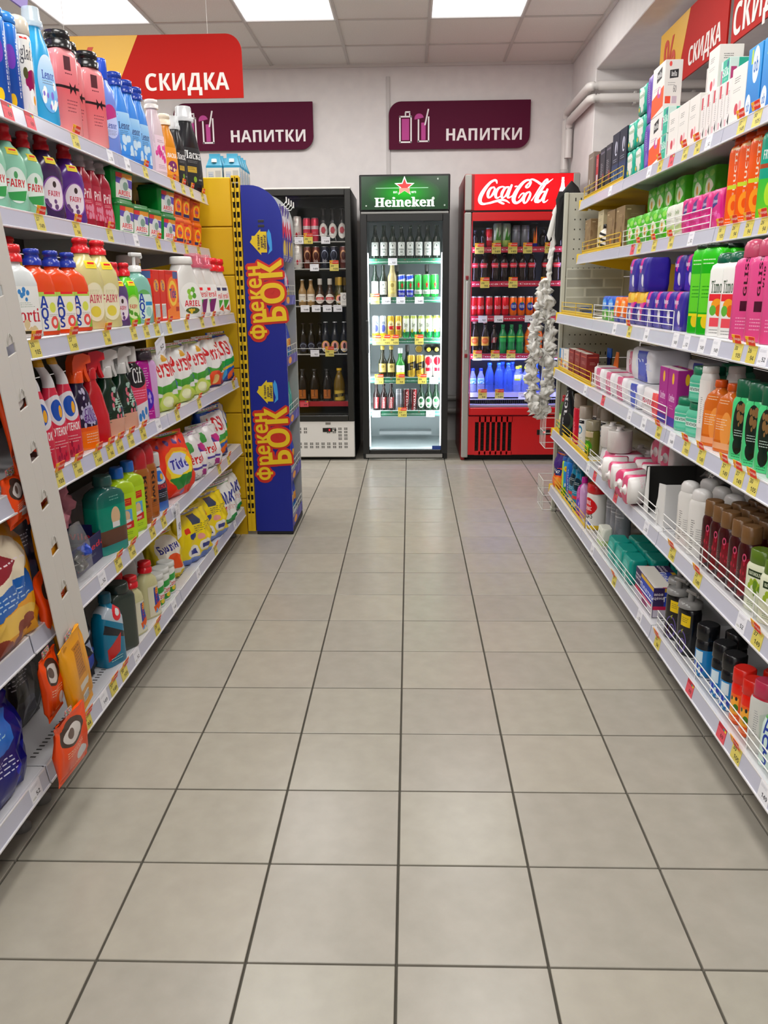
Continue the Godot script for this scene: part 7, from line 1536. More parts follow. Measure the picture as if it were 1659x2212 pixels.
func red_cooler() -> void:
	var red := mat("c01016", 0.3)
	var silver := mat("a3a39e", 0.35, 0.4)
	var x := 0.835
	var o := thing("drinks_cooler", "red glass door cooler with white script sign and silver edges", "cooler", Vector3(x, 0, -5.1))
	cooler_shell(o, 0.82, 2.09, 0.75, 0.42, 1.775, mat("8f1016", 0.4), mat("1a1a26", 0.4))
	var im := paint("d80f1c", [], 1330, 480)
	for i in 120: im.fill_rect(Rect2i(0, i * 4, 1330, 4), Color(0.86, 0.05, 0.1).lerp(Color(0.78, 0.03, 0.07), absf(i - 55) / 65.0))
	for s in SCRIPT: stroke(im, s, 1.0, 1.0, 1.0, Color(0.98, 0.95, 0.98))
	var bottle := []
	for s in [[0.0, 18], [0.1, 17], [0.13, 22], [0.16, 18], [0.34, 26], [0.48, 44], [0.6, 46], [0.72, 36], [0.84, 40], [0.97, 46], [1.0, 42]]: bottle.append([s[0] * 350 + 50, s[1]])
	for i in bottle.size() - 1:
		for y in range(int(bottle[i][0]), int(bottle[i + 1][0])):
			var hw: float = lerpf(bottle[i][1], bottle[i + 1][1], (y - bottle[i][0]) / (bottle[i + 1][0] - bottle[i][0]))
			im.fill_rect(Rect2i(int(1190 - hw), y, int(hw * 2), 1), Color(0.98, 0.95, 0.98))
	draw_text(im, "Coca-Cola", 1190, 228, 26, Color(0.75, 0.5, 0.55), 0, 0.7, "s")
	part(o, "sign_box", boxes([[Vector3(0, 1.965, -0.04), Vector3(0.82, 0.25, 0.11)]], 0.006), mat("8f1016", 0.4))
	part(o, "sign_face", prism(rounded_rect(0.702, 0.243, [0.003, 0.003, 0.003, 0.003]), 0.006), picture(im, 0.16, 0.62), Vector3(0.01, 1.965, 0.02), "red backlit sign")
	for s in [-1, 1]:
		part(o, "corner_post", boxes([[Vector3(s * 0.384, 1.965, -0.0), Vector3(0.05, 0.243, 0.05)], [Vector3(s * 0.384, 0.93, -0.0), Vector3(0.05, 1.8, 0.05)]], 0.006), silver)
	part(o, "sign_gap", box(Vector3(0.8, 0.012, 0.03), 0.001), mat("2a0a0a", 0.6), Vector3(0, 1.837, 0.0))
	part(o, "top_band", box(Vector3(0.71, 0.056, 0.04), 0.004), red, Vector3(0, 1.801, 0.005))
	var door := cooler_door(o, 0.712, 0.36, 1.774, 0.006, 0.056, 0.004, red)
	part(door, "latch", boxes([[Vector3(-0.385, 1.375, 0.03), Vector3(0.022, 0.03, 0.012)]], 0.003), mat("7a0e1c", 0.4))
	part(door, "latch", boxes([[Vector3(-0.385, 0.81, 0.03), Vector3(0.022, 0.03, 0.012)]], 0.003), mat("7a0e1c", 0.4))
	part(door, "handle", boxes([[Vector3(-0.385, 1.1, 0.032), Vector3(0.012, 0.5, 0.014)]], 0.004), mat("c2c2be", 0.3, 0.6))
	# the red base with seven upright vent slots, a recessed display and a dark foot
	var base := SurfaceTool.new()
	base.begin(Mesh.PRIMITIVE_TRIANGLES)
	base.set_smooth_group(-1)
	var slots := []
	for k in 7: slots.append(-0.29 + k * 0.042)
	add_box(base, Vector3(-0.335, 0.2, 0.0), Vector3(0.06, 0.3, 0.03), 0.001)
	for k in 6: add_box(base, Vector3(slots[k] + 0.021, 0.2, 0.0), Vector3(0.016, 0.3, 0.03), 0.002)
	add_box(base, Vector3(0.164, 0.2, 0.0), Vector3(0.376, 0.3, 0.03), 0.001)
	add_box(base, Vector3(-0.163, 0.327, 0.0), Vector3(0.29, 0.045, 0.03), 0.001)
	add_box(base, Vector3(-0.163, 0.063, 0.0), Vector3(0.29, 0.03, 0.03), 0.001)
	base.generate_normals()
	part(o, "base_panel", base.commit(), red)
	var fins := []
	for k in 24: fins.append([Vector3(-0.163, 0.085 + k * 0.0095, -0.02), Vector3(0.29, 0.002, 0.02)])
	meta(part(o, "vent_fins", boxes(fins, 0.0002), mat("4a4a46", 0.4, 0.5)), "", "", "", "stuff")
	part(o, "display", boxes([[Vector3(0.22, 0.225, 0.016), Vector3(0.1, 0.04, 0.006)]], 0.002), mat("161010", 0.3))
	part(o, "digits", box(Vector3(0.018, 0.014, 0.001), 0.0003), glow("ff2030", 1.5), Vector3(0.225, 0.226, 0.02))
	part(o, "foot_plinth", box(Vector3(0.74, 0.045, 0.6), 0.004), mat("181616", 0.6), Vector3(0, 0.023, -0.36))
	part(o, "floor_grille", boxes([[Vector3(0, 0.47, -0.075), Vector3(0.7, 0.004, 0.05)], [Vector3(0, 0.425, -0.06), Vector3(0.7, 0.02, 0.06)]], 0.002), mat("b9b9da", 0.3))
	var bars := []
	for k in 40: bars.append([Vector3(-0.3 + k * 0.0158, 0.452, -0.05), Vector3(0.006, 0.03, 0.003)])
	meta(part(o, "grille_bars", boxes(bars, 0.0004), mat("2a2a38", 0.5)), "", "", "", "stuff")
	led(o, Vector3(-0.364, 0.45, -0.05), 1.3, "c8ccff", 2.0, Vector3(0.6, 0, -0.8), CASE_ENERGY * 0.27)
	led(o, Vector3(0.364, 0.45, -0.05), 1.3, "c8ccff", 2.0, Vector3(-0.6, 0, -0.8), CASE_ENERGY * 0.27)
	var low := AreaLight3D.new()
	low.name = "cooler_light"
	low.area_size = Vector2(0.66, 0.02)
	low.light_energy = CASE_ENERGY * 0.7
	low.light_color = Color("8f96ff")
	low.shadow_enabled = true
	add_child(low, true)
	low.look_at_from_position(Vector3(x, 0.765, -5.16), Vector3(x, 0.3, -5.4))
	part(o, "light_tube", box(Vector3(0.66, 0.01, 0.02), 0.003), glow("a8aeff", 1.6), Vector3(0, 0.775, -0.06))
	var ys := [1.597, 1.352, 1.099, 0.817, 0.521]
	for i in 5: cooler_shelf(o, ys[i], 0.72, 0.55, mat("8a8aa8", 0.3), "shelf_red" if i < 4 else "", 0.7, 5)
	part(o, "shelf_strip", box(Vector3(0.68, 0.036, 0.003), 0.0005), mat("c3c3ee", 0.3), Vector3(0, 0.502, -0.085))
	var w := ["on the first shelf of the red cooler", "on the second shelf of the red cooler", "on the third shelf of the red cooler", "on the fourth shelf of the red cooler", "on the fifth shelf of the red cooler"]
	var z := -5.235
	fill("dark_small 0.515; dark_small 0.576; cola_tall 0.618; green_glass 0.68; green_glass 0.748; grey_glass 0.82; grey_glass 0.887; burn_can 0.952; dark_small 1.02; dark_small 1.08; dark_small 1.14", ys[0], z, x, 0, w[0])
	fill("cola_small 0.518; cola_small 0.583; cola_small 0.668; cola_small 0.737; cola_small 0.805; cola_small 0.873; cola_white 0.942; cola_white 1.046; cola_small 1.128", ys[1], z, x, 0, w[1])
	fill("cola_can 0.513; cola_can 0.565; cola_can 0.63; cola_can 0.693; cola_can 0.752; fanta_can 0.813; fanta_can 0.874; fanta_can 0.936; fanta_can 0.998; clear_soda 1.07", ys[2], z, x, 0, w[2])
	fill("kvass 0.524; kvass 0.604; dark_bottle 0.672; sprite 0.74; sprite 0.806; sprite 0.872; fanta_bottle 0.94; fanta_bottle 1.01; fanta_bottle 1.08", ys[3], z, x, 0, w[3])
	fill("water_clear 0.516; water_clear 0.579; water_blue 0.646; water_blue 0.718; water_blue 0.755 0.09; water_blue 0.79; water_blue 0.83 0.08; water_yellow 0.86; water_yellow 0.928; water_yellow 0.89 0.08; water_blue 1.0; water_blue 1.075", ys[4], z, x, 0, w[4])
	cooler_tags("y0.545 y0.67 y0.79 y0.9 y1.06", ys[0], -5.18, "on the first shelf strip of the red cooler")
	cooler_tags("y0.59 y0.8 y1.04", ys[1], -5.18, "on the second shelf strip of the red cooler")
	cooler_tags("w0.58 w0.7 w0.93 w1.04", ys[2], -5.18, "on the third shelf strip of the red cooler")
	cooler_tags("y0.545 y0.68 y0.8", ys[3], -5.18, "on the fourth shelf strip of the red cooler")
	cooler_tags("y0.59 y0.72 w0.9", ys[4], -5.18, "on the fifth shelf strip of the red cooler")

func white_cooler() -> void:
	var black := mat("151613", 0.4)
	var x := -0.752
	var o := thing("drinks_cooler", "unlit black framed cooler with white vented base beside the blue rack", "cooler", Vector3(x, 0, -5.15))
	cooler_shell(o, 0.7, 2.01, 0.72, 0.36, 1.95, black, mat("101111", 0.5))
	part(o, "top_trim", box(Vector3(0.7, 0.012, 0.06), 0.002), mat("d8d6d2", 0.3, 0.3), Vector3(0, 2.012, 0.0))
	cooler_door(o, 0.7, 0.31, 2.005, 0.045, 0.045, 0.042, black)
	# the white base with its blocks of vent holes
	part(o, "base_panel", box(Vector3(0.7, 0.285, 0.03), 0.006), mat("d2d0cc", 0.4), Vector3(0, 0.17, 0.012))
	var holes := []
	for r in 12:
		for c in 28:
			if c % 2 == 1 and false: continue
			var cx := -0.31 + (c / 2) * 0.045 + (c % 2) * 0.014
			var cy := 0.257 - (r / 2) * 0.026 - (r % 2) * 0.01
			var g := r / 2
			var right: bool = c / 2 > 11
			if g < 2 and cx > -0.02 and c / 2 < 10 and not right: continue
			if g >= 2 and g < 4 and not right: continue
			holes.append([Vector3(cx, cy - (0.014 if g > 3 else 0.0), 0.0272), Vector3(0.011, 0.006, 0.001)])
	meta(part(o, "vent_holes", boxes(holes, 0.0001), mat("26241f", 0.9)), "", "", "", "stuff")
	part(o, "display", box(Vector3(0.075, 0.032, 0.004), 0.001), mat("14100f", 0.3), Vector3(0.14, 0.243, 0.028))
	part(o, "digits", box(Vector3(0.012, 0.016, 0.001), 0.0002), glow("c02030", 0.7), Vector3(0.155, 0.243, 0.0305))
	part(o, "switch", box(Vector3(0.014, 0.018, 0.005), 0.001), mat("1a1816", 0.4), Vector3(0.2, 0.243, 0.028))
	part(o, "badge", box(Vector3(0.04, 0.018, 0.002), 0.0005), mat("8a8884", 0.3, 0.5), Vector3(0.145, 0.293, 0.027))
	part(o, "foot_plinth", box(Vector3(0.66, 0.03, 0.6), 0.003), mat("161513", 0.7), Vector3(0, 0.016, -0.33))
	var ys := [1.652, 1.456, 1.181, 0.82, 0.45]
	for i in 5:
		cooler_shelf(o, ys[i], 0.62, 0.5, mat("b9bab6", 0.3, 0.4), "", 0.6, 1)
		if i < 4: part(o, "shelf_wire", tube([Vector3(-0.3, ys[i], -0.08), Vector3(-0.3, ys[i] + 0.04, -0.08), Vector3(0.22, ys[i] + 0.04, -0.08), Vector3(0.23, ys[i], -0.08)], 0.002), mat("d8d8d4", 0.3, 0.4))
	part(o, "shelf_strip", box(Vector3(0.6, 0.04, 0.003), 0.0005), mat("a01424", 0.4), Vector3(0, 0.432, -0.085))
	var w := ["on the first shelf of the unlit cooler", "on the second shelf of the unlit cooler", "on the third shelf of the unlit cooler", "on the fourth shelf of the unlit cooler", "on the fifth shelf of the unlit cooler"]
	var z := -5.28
	fill("white_wine -0.816; pink_can -0.745; pink_can -0.684; drop_bottle -0.618; drop_bottle -0.548; drop_bottle -0.478", ys[0], z, x, 0, w[0])
	fill("white_wine -0.816; brown_can -0.745; brown_can -0.681; dark_can -0.613; dark_can -0.544; brown_can -0.472", ys[1], z, x, 0, w[1])
	fill("corona -0.793; corona -0.728; red_oval -0.658; red_oval -0.582; gold_foil -0.532 0.09; gold_foil -0.505; gold_foil -0.48 0.17", ys[2], z, x, 0, w[2])
	fill("kozel_dark -0.797; kozel_dark -0.735; kozel_dark -0.675 0.08; kozel -0.622; kozel -0.55; kozel -0.478", ys[3], z, x, 0, w[3])
	fill("big_dark -0.815; big_dark -0.72; big_dark -0.62; big_yellow -0.525", ys[4], z, x, 0, w[4])
	var info := thing("info_card", "white card with grey circle standing in the unlit cooler", "card", Vector3(-0.468, ys[2], -5.215))
	part(info, "card", carton(0.058, 0.004, 0.095, "info_card", "", 0.0005), ink("info_card", "paper"))
	cooler_tags("w-0.8 y-0.73 w-0.6", ys[0] + 0.03, -5.222, "on the first shelf wire of the unlit cooler")
	cooler_tags("w-0.69 y-0.54", ys[1] + 0.03, -5.222, "on the second shelf wire of the unlit cooler")
	cooler_tags("w-0.77 w-0.685 w-0.6 w-0.52", ys[2] + 0.005, -5.222, "on the third shelf edge of the unlit cooler")
	cooler_tags("w-0.705 y-0.59", ys[3] + 0.03, -5.222, "on the fourth shelf wire of the unlit cooler")
	cooler_tags("p-0.8", ys[4] + 0.01, -5.222, "on the red strip of the unlit cooler")

# ---------------------------------------------------------------- signs
func hanging_sign(label: String, at: Vector3, turn: float, w: float, h: float, radii: Array, back: Material, wires: Array, up: float) -> Node3D:
	var o := thing("hanging_sign", label, "sign", at, turn)
	part(o, "panel", prism(rounded_rect(w, h, radii), 0.008), back)
	for x in wires: part(o, "wire", tube([Vector3(x, h / 2 - 0.01, 0), Vector3(x, h / 2 + up, 0)], 0.0012, 5), mat("e2e0dc", 0.4))
	return o

func sale_sign(label: String, at: Vector3, turn: float, up: float, plain := false) -> void:
	var w := 1.12
	var h := 0.335
	var o := hanging_sign(label, at, turn, w, h, [0.004, 0.09, 0.004, 0.004], mat("b31c16", 0.6, 0.0, 0.25), [-0.45, 0.37], up)
	if not plain: part(o, "yellow_field", prism(PackedVector2Array([Vector2(-w / 2 + 0.001, -h / 2 + 0.001), Vector2(-0.2, -h / 2 + 0.001), Vector2(-0.03, h / 2 - 0.001), Vector2(-w / 2 + 0.001, h / 2 - 0.001)]), 0.001), mat("dca92c", 0.45), Vector3(0, 0, 0.0046))
	var t := part(o, "lettering", slab_text("СКИДКА", 0.082, 0.002), mat("e9e0dc", 0.5), Vector3(0.235, -0.08, 0.0052))
	t.scale = Vector3(1.06, 1.1, 1)
	if plain:
		t.position.x = -0.2
		t.scale = Vector3(1.5, 1.6, 1)
	if not plain: part(o, "percent_mark", slab_text("%", 0.2, 0.002), mat("c23a1e", 0.5), Vector3(-0.36, 0.0, 0.0062))

func drinks_sign(label: String, at: Vector3, turn := 0.0) -> void:
	var w := 1.14
	var h := 0.36
	var o := hanging_sign(label, at, turn, w, h, [0.1, 0.004, 0.1, 0.004], mat("551030", 0.6, 0.0, 0.25), [], 0.0)
	var t := part(o, "lettering", slab_text("НАПИТКИ", 0.09, 0.002), mat("efeaec", 0.5), Vector3(0.2, -0.075, 0.0052))
	t.scale = Vector3(1.05, 1, 1)
	# outline of a can and of a glass with a straw and a slice
	var white := mat("efeaec", 0.5)
	var pink := mat("b8288a", 0.5)
	var cx := -0.435
	part(o, "can_outline", boxes([[Vector3(cx - 0.045, -0.03, 0.005), Vector3(0.012, 0.2, 0.002)], [Vector3(cx + 0.045, -0.03, 0.005), Vector3(0.012, 0.2, 0.002)], [Vector3(cx, -0.125, 0.005), Vector3(0.1, 0.012, 0.002)], [Vector3(cx, 0.066, 0.005), Vector3(0.1, 0.012, 0.002)], [Vector3(cx + 0.018, 0.1, 0.005), Vector3(0.04, 0.012, 0.002)], [Vector3(cx, 0.084, 0.005), Vector3(0.01, 0.03, 0.002)], [Vector3(cx + 0.034, 0.084, 0.005), Vector3(0.01, 0.03, 0.002)]], 0.0004), white)
	part(o, "can_fill", box(Vector3(0.06, 0.16, 0.001), 0.0003), pink, Vector3(cx, -0.03, 0.0046))
	var gx := -0.29
	part(o, "glass_outline", boxes([[Vector3(gx - 0.04, -0.04, 0.005), Vector3(0.012, 0.17, 0.002)], [Vector3(gx + 0.042, -0.03, 0.005), Vector3(0.012, 0.19, 0.002)], [Vector3(gx, -0.12, 0.005), Vector3(0.094, 0.012, 0.002)]], 0.0004), white)
	part(o, "glass_fill", box(Vector3(0.036, 0.13, 0.001), 0.0003), pink, Vector3(gx, -0.045, 0.0046))
	part(o, "straw", prism(PackedVector2Array([Vector2(gx + 0.006, -0.0), Vector2(gx + 0.018, 0.0), Vector2(gx + 0.046, 0.12), Vector2(gx + 0.034, 0.122)]), 0.002), white, Vector3(0, 0, 0.005))
	var slice := PackedVector2Array()
	for k in 13: slice.append(Vector2(gx - 0.035, 0.05) + Vector2(cos(0.2 + PI * k / 12.0), sin(0.2 + PI * k / 12.0)) * 0.038)
	part(o, "fruit_slice", prism(slice, 0.002), pink, Vector3(0, 0, 0.0055))

func build_signs() -> void:
	sale_sign("red and yellow discount sign hanging over the left shelves", Vector3(-1.487, 2.537, -3.9), 0.0, 0.34)
	sale_sign("red and yellow discount sign hanging over the right shelves, farther one", Vector3(1.5, 2.54, -3.56), -PI / 2, 0.09)
	sale_sign("second discount sign on the right, nearer to the camera at the frame edge", Vector3(1.5, 2.53, -2.38), -PI / 2, 0.1, true)
	drinks_sign("purple drinks sign on the back wall, left one above the unlit cooler", Vector3(-1.325, 2.59, -6.03))
	drinks_sign("purple drinks sign on the back wall, right one above the green cooler", Vector3(0.43, 2.58, -6.03), 0.0)
	var o := hanging_sign("corner of a violet hanging sign at the top left frame edge", Vector3(-1.32, 2.44, -1.36), PI / 2, 1.1, 0.38, [0.02, 0.02, 0.05, 0.02], mat("7a62b4", 0.45), [-0.25, 0.25], 0.43)
	part(o, "edge_band", prism(rounded_rect(0.98, 0.012, [0, 0, 0, 0]), 0.001), mat("9484c4", 0.5), Vector3(0, -0.15, 0.0046))

# ---------------------------------------------------------------- the blue rack beside the yellow post
func build_rack() -> void:
	var o := thing("blue_display_rack", "blue free standing rack with round shoulder and yellow lettering", "display rack", Vector3(-0.71, 0, -3.05))
	var side := PackedVector2Array([Vector2(-0.1, 0.02), Vector2(0.1, 0.02), Vector2(0.1, 1.62)])
	for k in 11:
		var a := k * PI / 20.0
		side.append(Vector2(-0.06 + 0.16 * cos(a), 1.63 + 0.17 * sin(a)))
	side.append(Vector2(-0.1, 1.8))
	var blue := mat("0b1f8c", 0.35)
	part(o, "side_panel", prism(side, 0.018), blue)
	part(o, "side_panel", prism(side, 0.018), mat("a9adac", 0.4), Vector3(0, 0, -0.41), "grey inner side panel")
	part(o, "rear_panel", box(Vector3(0.01, 1.75, 0.4), 0.002), mat("a9adac", 0.4), Vector3(-0.095, 0.9, -0.205))
	part(o, "base", box(Vector3(0.2, 0.03, 0.42), 0.003), mat("141418", 0.6), Vector3(0, 0.016, -0.205))
	part(o, "bracket_slot", boxes([[Vector3(-0.005, 1.63, 0.0092), Vector3(0.03, 0.012, 0.002)], [Vector3(-0.005, 1.607, 0.0092), Vector3(0.032, 0.012, 0.002)]], 0.0005), mat("3a3a3a", 0.4, 0.5))
	for y0 in [1.02, 0.275]:
		# two lines of lettering that read upwards, cut out with a red border
		for line in [["Фрекен", 0.02, 0.0, 0.115, 0.84, -0.036], ["БОК", 0.16, 0.0, 0.125, 0.94, 0.038]]:
			for k in 2:
				var t := part(o, "lettering" if k else "lettering_border", (fat_text(line[0], line[3], 0.0115, line[4]) if k == 0 else cut_text(line[0], line[3], line[4])), mat("c8281c", 0.4) if k == 0 else mat("e8c21a", 0.4), Vector3(line[5], y0 + 0.205 + line[1] * 0.42, 0.0098 + k * 0.0018 + (0.0009 if line[0] == "БОК" else 0.0)))
				t.rotation.z = PI / 2 + 0.06
		var heart := PackedVector2Array()
		for k in 20:
			var a := TAU * k / 20.0
			heart.append(Vector2(pow(sin(a), 3) * 0.012, (13 * cos(a) - 5 * cos(2 * a) - 2 * cos(3 * a) - cos(4 * a)) * 0.00075))
		part(o, "heart", prism(heart, 0.001), mat("c8281c", 0.4), Vector3(0.038, y0 + 0.272, 0.0135)).rotation.z = PI / 2
	for y in [1.53, 0.78]:
		var house := PackedVector2Array([Vector2(-0.05, -0.03), Vector2(0.05, -0.03), Vector2(0.05, 0.0), Vector2(0.062, 0.0), Vector2(0.03, 0.03), Vector2(0.03, 0.045), Vector2(0.016, 0.045), Vector2(0.0, 0.055), Vector2(-0.062, 0.0), Vector2(-0.05, 0.0)])
		var hn := part(o, "house_emblem", prism(house, 0.001), mat("e0c41e", 0.45), Vector3(-0.01, y, 0.0098))
		hn.rotation.z = PI / 2
		var wave := PackedVector2Array([Vector2(-0.06, -0.034), Vector2(-0.03, -0.044), Vector2(0.0, -0.036), Vector2(0.04, -0.032), Vector2(0.062, -0.042), Vector2(0.04, -0.052), Vector2(0.0, -0.056), Vector2(-0.04, -0.056)])
		part(o, "wave_emblem", prism(wave, 0.001), mat("3a9ae0", 0.45), Vector3(-0.01, y, 0.0098)).rotation.z = PI / 2
		for i in 3:
			part(o, "slogan", slab_text(["в твоих", "руках", "забота!"][i], 0.0135, 0.0006), mat("1a1a40", 0.5), Vector3(-0.022 + i * 0.016, y, 0.0112)).rotation.z = PI / 2
	# shelves, wire baskets and printed strips facing the aisle
	var ys := [1.24, 0.93, 0.62, 0.31, 0.06]
	for i in 5:
		part(o, "shelf", box(Vector3(0.18, 0.008, 0.38), 0.002), mat("b4b8b8", 0.4), Vector3(0.0, ys[i], -0.205))
		var st := part(o, "printed_strip", carton(0.38, 0.003, 0.05, "strip_purple", "", 0.0005), ink("strip_purple", "paper"), Vector3(0.1, ys[i] - 0.02, -0.205))
		st.rotation.y = PI / 2
		for h in [0.05, 0.08]: part(o, "basket_wire", tube([Vector3(0.098, ys[i] + h, -0.02), Vector3(0.098, ys[i] + h, -0.39)], 0.002), mat("dadcd8", 0.3, 0.3))
		for j in 5: part(o, "basket_wire", tube([Vector3(0.098, ys[i], -0.03 - j * 0.088), Vector3(0.098, ys[i] + 0.08, -0.03 - j * 0.088)], 0.0015), mat("dadcd8", 0.3, 0.3))
		for j in 4:
			var art: String = ["hang_pack", "blue_pouch", "wipes", "blue_pouch", "blue_pouch"][i]
			var p := thing("cleaning_pack", "%s cleaning pack on the %s shelf of the blue rack, %s from the camera" % [{"hang_pack": "violet", "blue_pouch": "blue", "wipes": "teal"}[art], COUNT[i + 1], COUNT[j + 1]], "pack", Vector3(-0.66, ys[i] + 0.005, -3.11 - j * 0.095), PI / 2, "packs in the blue rack")
			part(p, "body", loft([[0, 0.036, 0.012, 4], [0.02, 0.042, 0.02, 4], [0.1, 0.042, 0.018, 4], [0.15, 0.042, 0.004, 5], [0.17, 0.042, 0.001, 6]], 20, art, 0.01, j + i), ink(art, "film"))
	for j in 4:
		var z := -3.12 - j * 0.09
		part(o, "hook", tube([Vector3(-0.09, 1.7, z + 3.05), Vector3(0.1, 1.71, z + 3.05), Vector3(0.115, 1.73, z + 3.05)], 0.0025), mat("dadcd8", 0.3, 0.5))
		part(o, "hook_ticket", box(Vector3(0.004, 0.03, 0.02), 0.001), mat("e4e4e0", 0.4), Vector3(0.116, 1.735, z + 3.05))
		for s in 2:
			var p := thing("hanging_pack", "violet and silver pack hanging from the %s hook of the blue rack, %s" % [COUNT[j + 1], ["outer one", "inner one"][s]], "pack", Vector3(-0.625 - s * 0.04, 1.44, z), PI / 2, "packs hanging in the blue rack")
			part(p, "body", loft([[0, 0.036, 0.002, 6], [0.02, 0.038, 0.012, 4], [0.12, 0.038, 0.014, 4], [0.2, 0.038, 0.006, 5], [0.23, 0.036, 0.001, 6], [0.275, 0.03, 0.001, 6]], 20, "hang_pack", 0.008, j + s), ink("hang_pack", "film"))

# lettering with open counters, scaled to the height and squeeze of its swollen border
func cut_text(s: String, height: float, squeeze: float) -> Mesh:
	var t := slab_text(s, 0.1, 0.0016)
	var box_of := t.get_aabb()
	var k := height / box_of.size.y
	var a := t.surface_get_arrays(0)
	var v: PackedVector3Array = a[Mesh.ARRAY_VERTEX]
	var mid := box_of.get_center()
	for i in v.size(): v[i] = Vector3((v[i].x - mid.x) * k * squeeze, (v[i].y - mid.y) * k, v[i].z)
	a[Mesh.ARRAY_VERTEX] = v
	var m := ArrayMesh.new()
	m.add_surface_from_arrays(Mesh.PRIMITIVE_TRIANGLES, a)
	return m

# lettering with a swollen outline, pushed out as plates
func fat_text(s: String, height: float, swell: float, squeeze: float) -> Mesh:
	var mask := text_mask(s, 160)
	var bm := BitMap.new()
	bm.create_from_image_alpha(mask, 0.5)
	var st := SurfaceTool.new()
	st.begin(Mesh.PRIMITIVE_TRIANGLES)
	st.set_smooth_group(-1)
	var k := height / mask.get_height()
	var outer: Array = []
	for poly in bm.opaque_to_polygons(Rect2i(Vector2i.ZERO, bm.get_size()), 1.2):
		var q := PackedVector2Array()
		for p in poly: q.append(Vector2((p.x - mask.get_width() * 0.5) * k * squeeze, (mask.get_height() * 0.5 - p.y) * k) * 1.0)
		for g in Geometry2D.offset_polygon(q, swell, Geometry2D.JOIN_ROUND):
			if Geometry2D.is_polygon_clockwise(g): continue
			var whole_one: PackedVector2Array = g
			var apart := []
			for other in outer:   # letters whose borders meet become one plate
				var both := Geometry2D.merge_polygons(whole_one, other)
				var outlines := both.filter(func(x): return not Geometry2D.is_polygon_clockwise(x))
				if outlines.size() == 1: whole_one = outlines[0]
				else: apart.append(other)
			apart.append(whole_one)
			outer = apart
	for g in outer:
		if Geometry2D.is_polygon_clockwise(g) and swell < 0.0: continue
		add_prism(st, g, 0.0016, 0.0)
	st.generate_normals()
	return st.commit()

# ---------------------------------------------------------------- odd things
func crumple(sd: int, size: Vector3) -> ArrayMesh:
	var secs := []
	var rng := RandomNumberGenerator.new()
	rng.seed = sd
	for i in 9:
		var t := i / 8.0
		var r := pow(sin(PI * clampf(t * 0.92 + 0.04, 0, 1)), 0.7) * (0.75 + 0.25 * t)
		secs.append([(t - 0.5) * size.y, maxf(0.002, size.x * 0.5 * r), maxf(0.002, size.z * 0.5 * r), 2.0, rng.randf_range(-0.1, 0.1) * size.x, rng.randf_range(-0.1, 0.1) * size.z])
	return loft(secs, 30, "", minf(0.05, size.x * 0.7), sd)

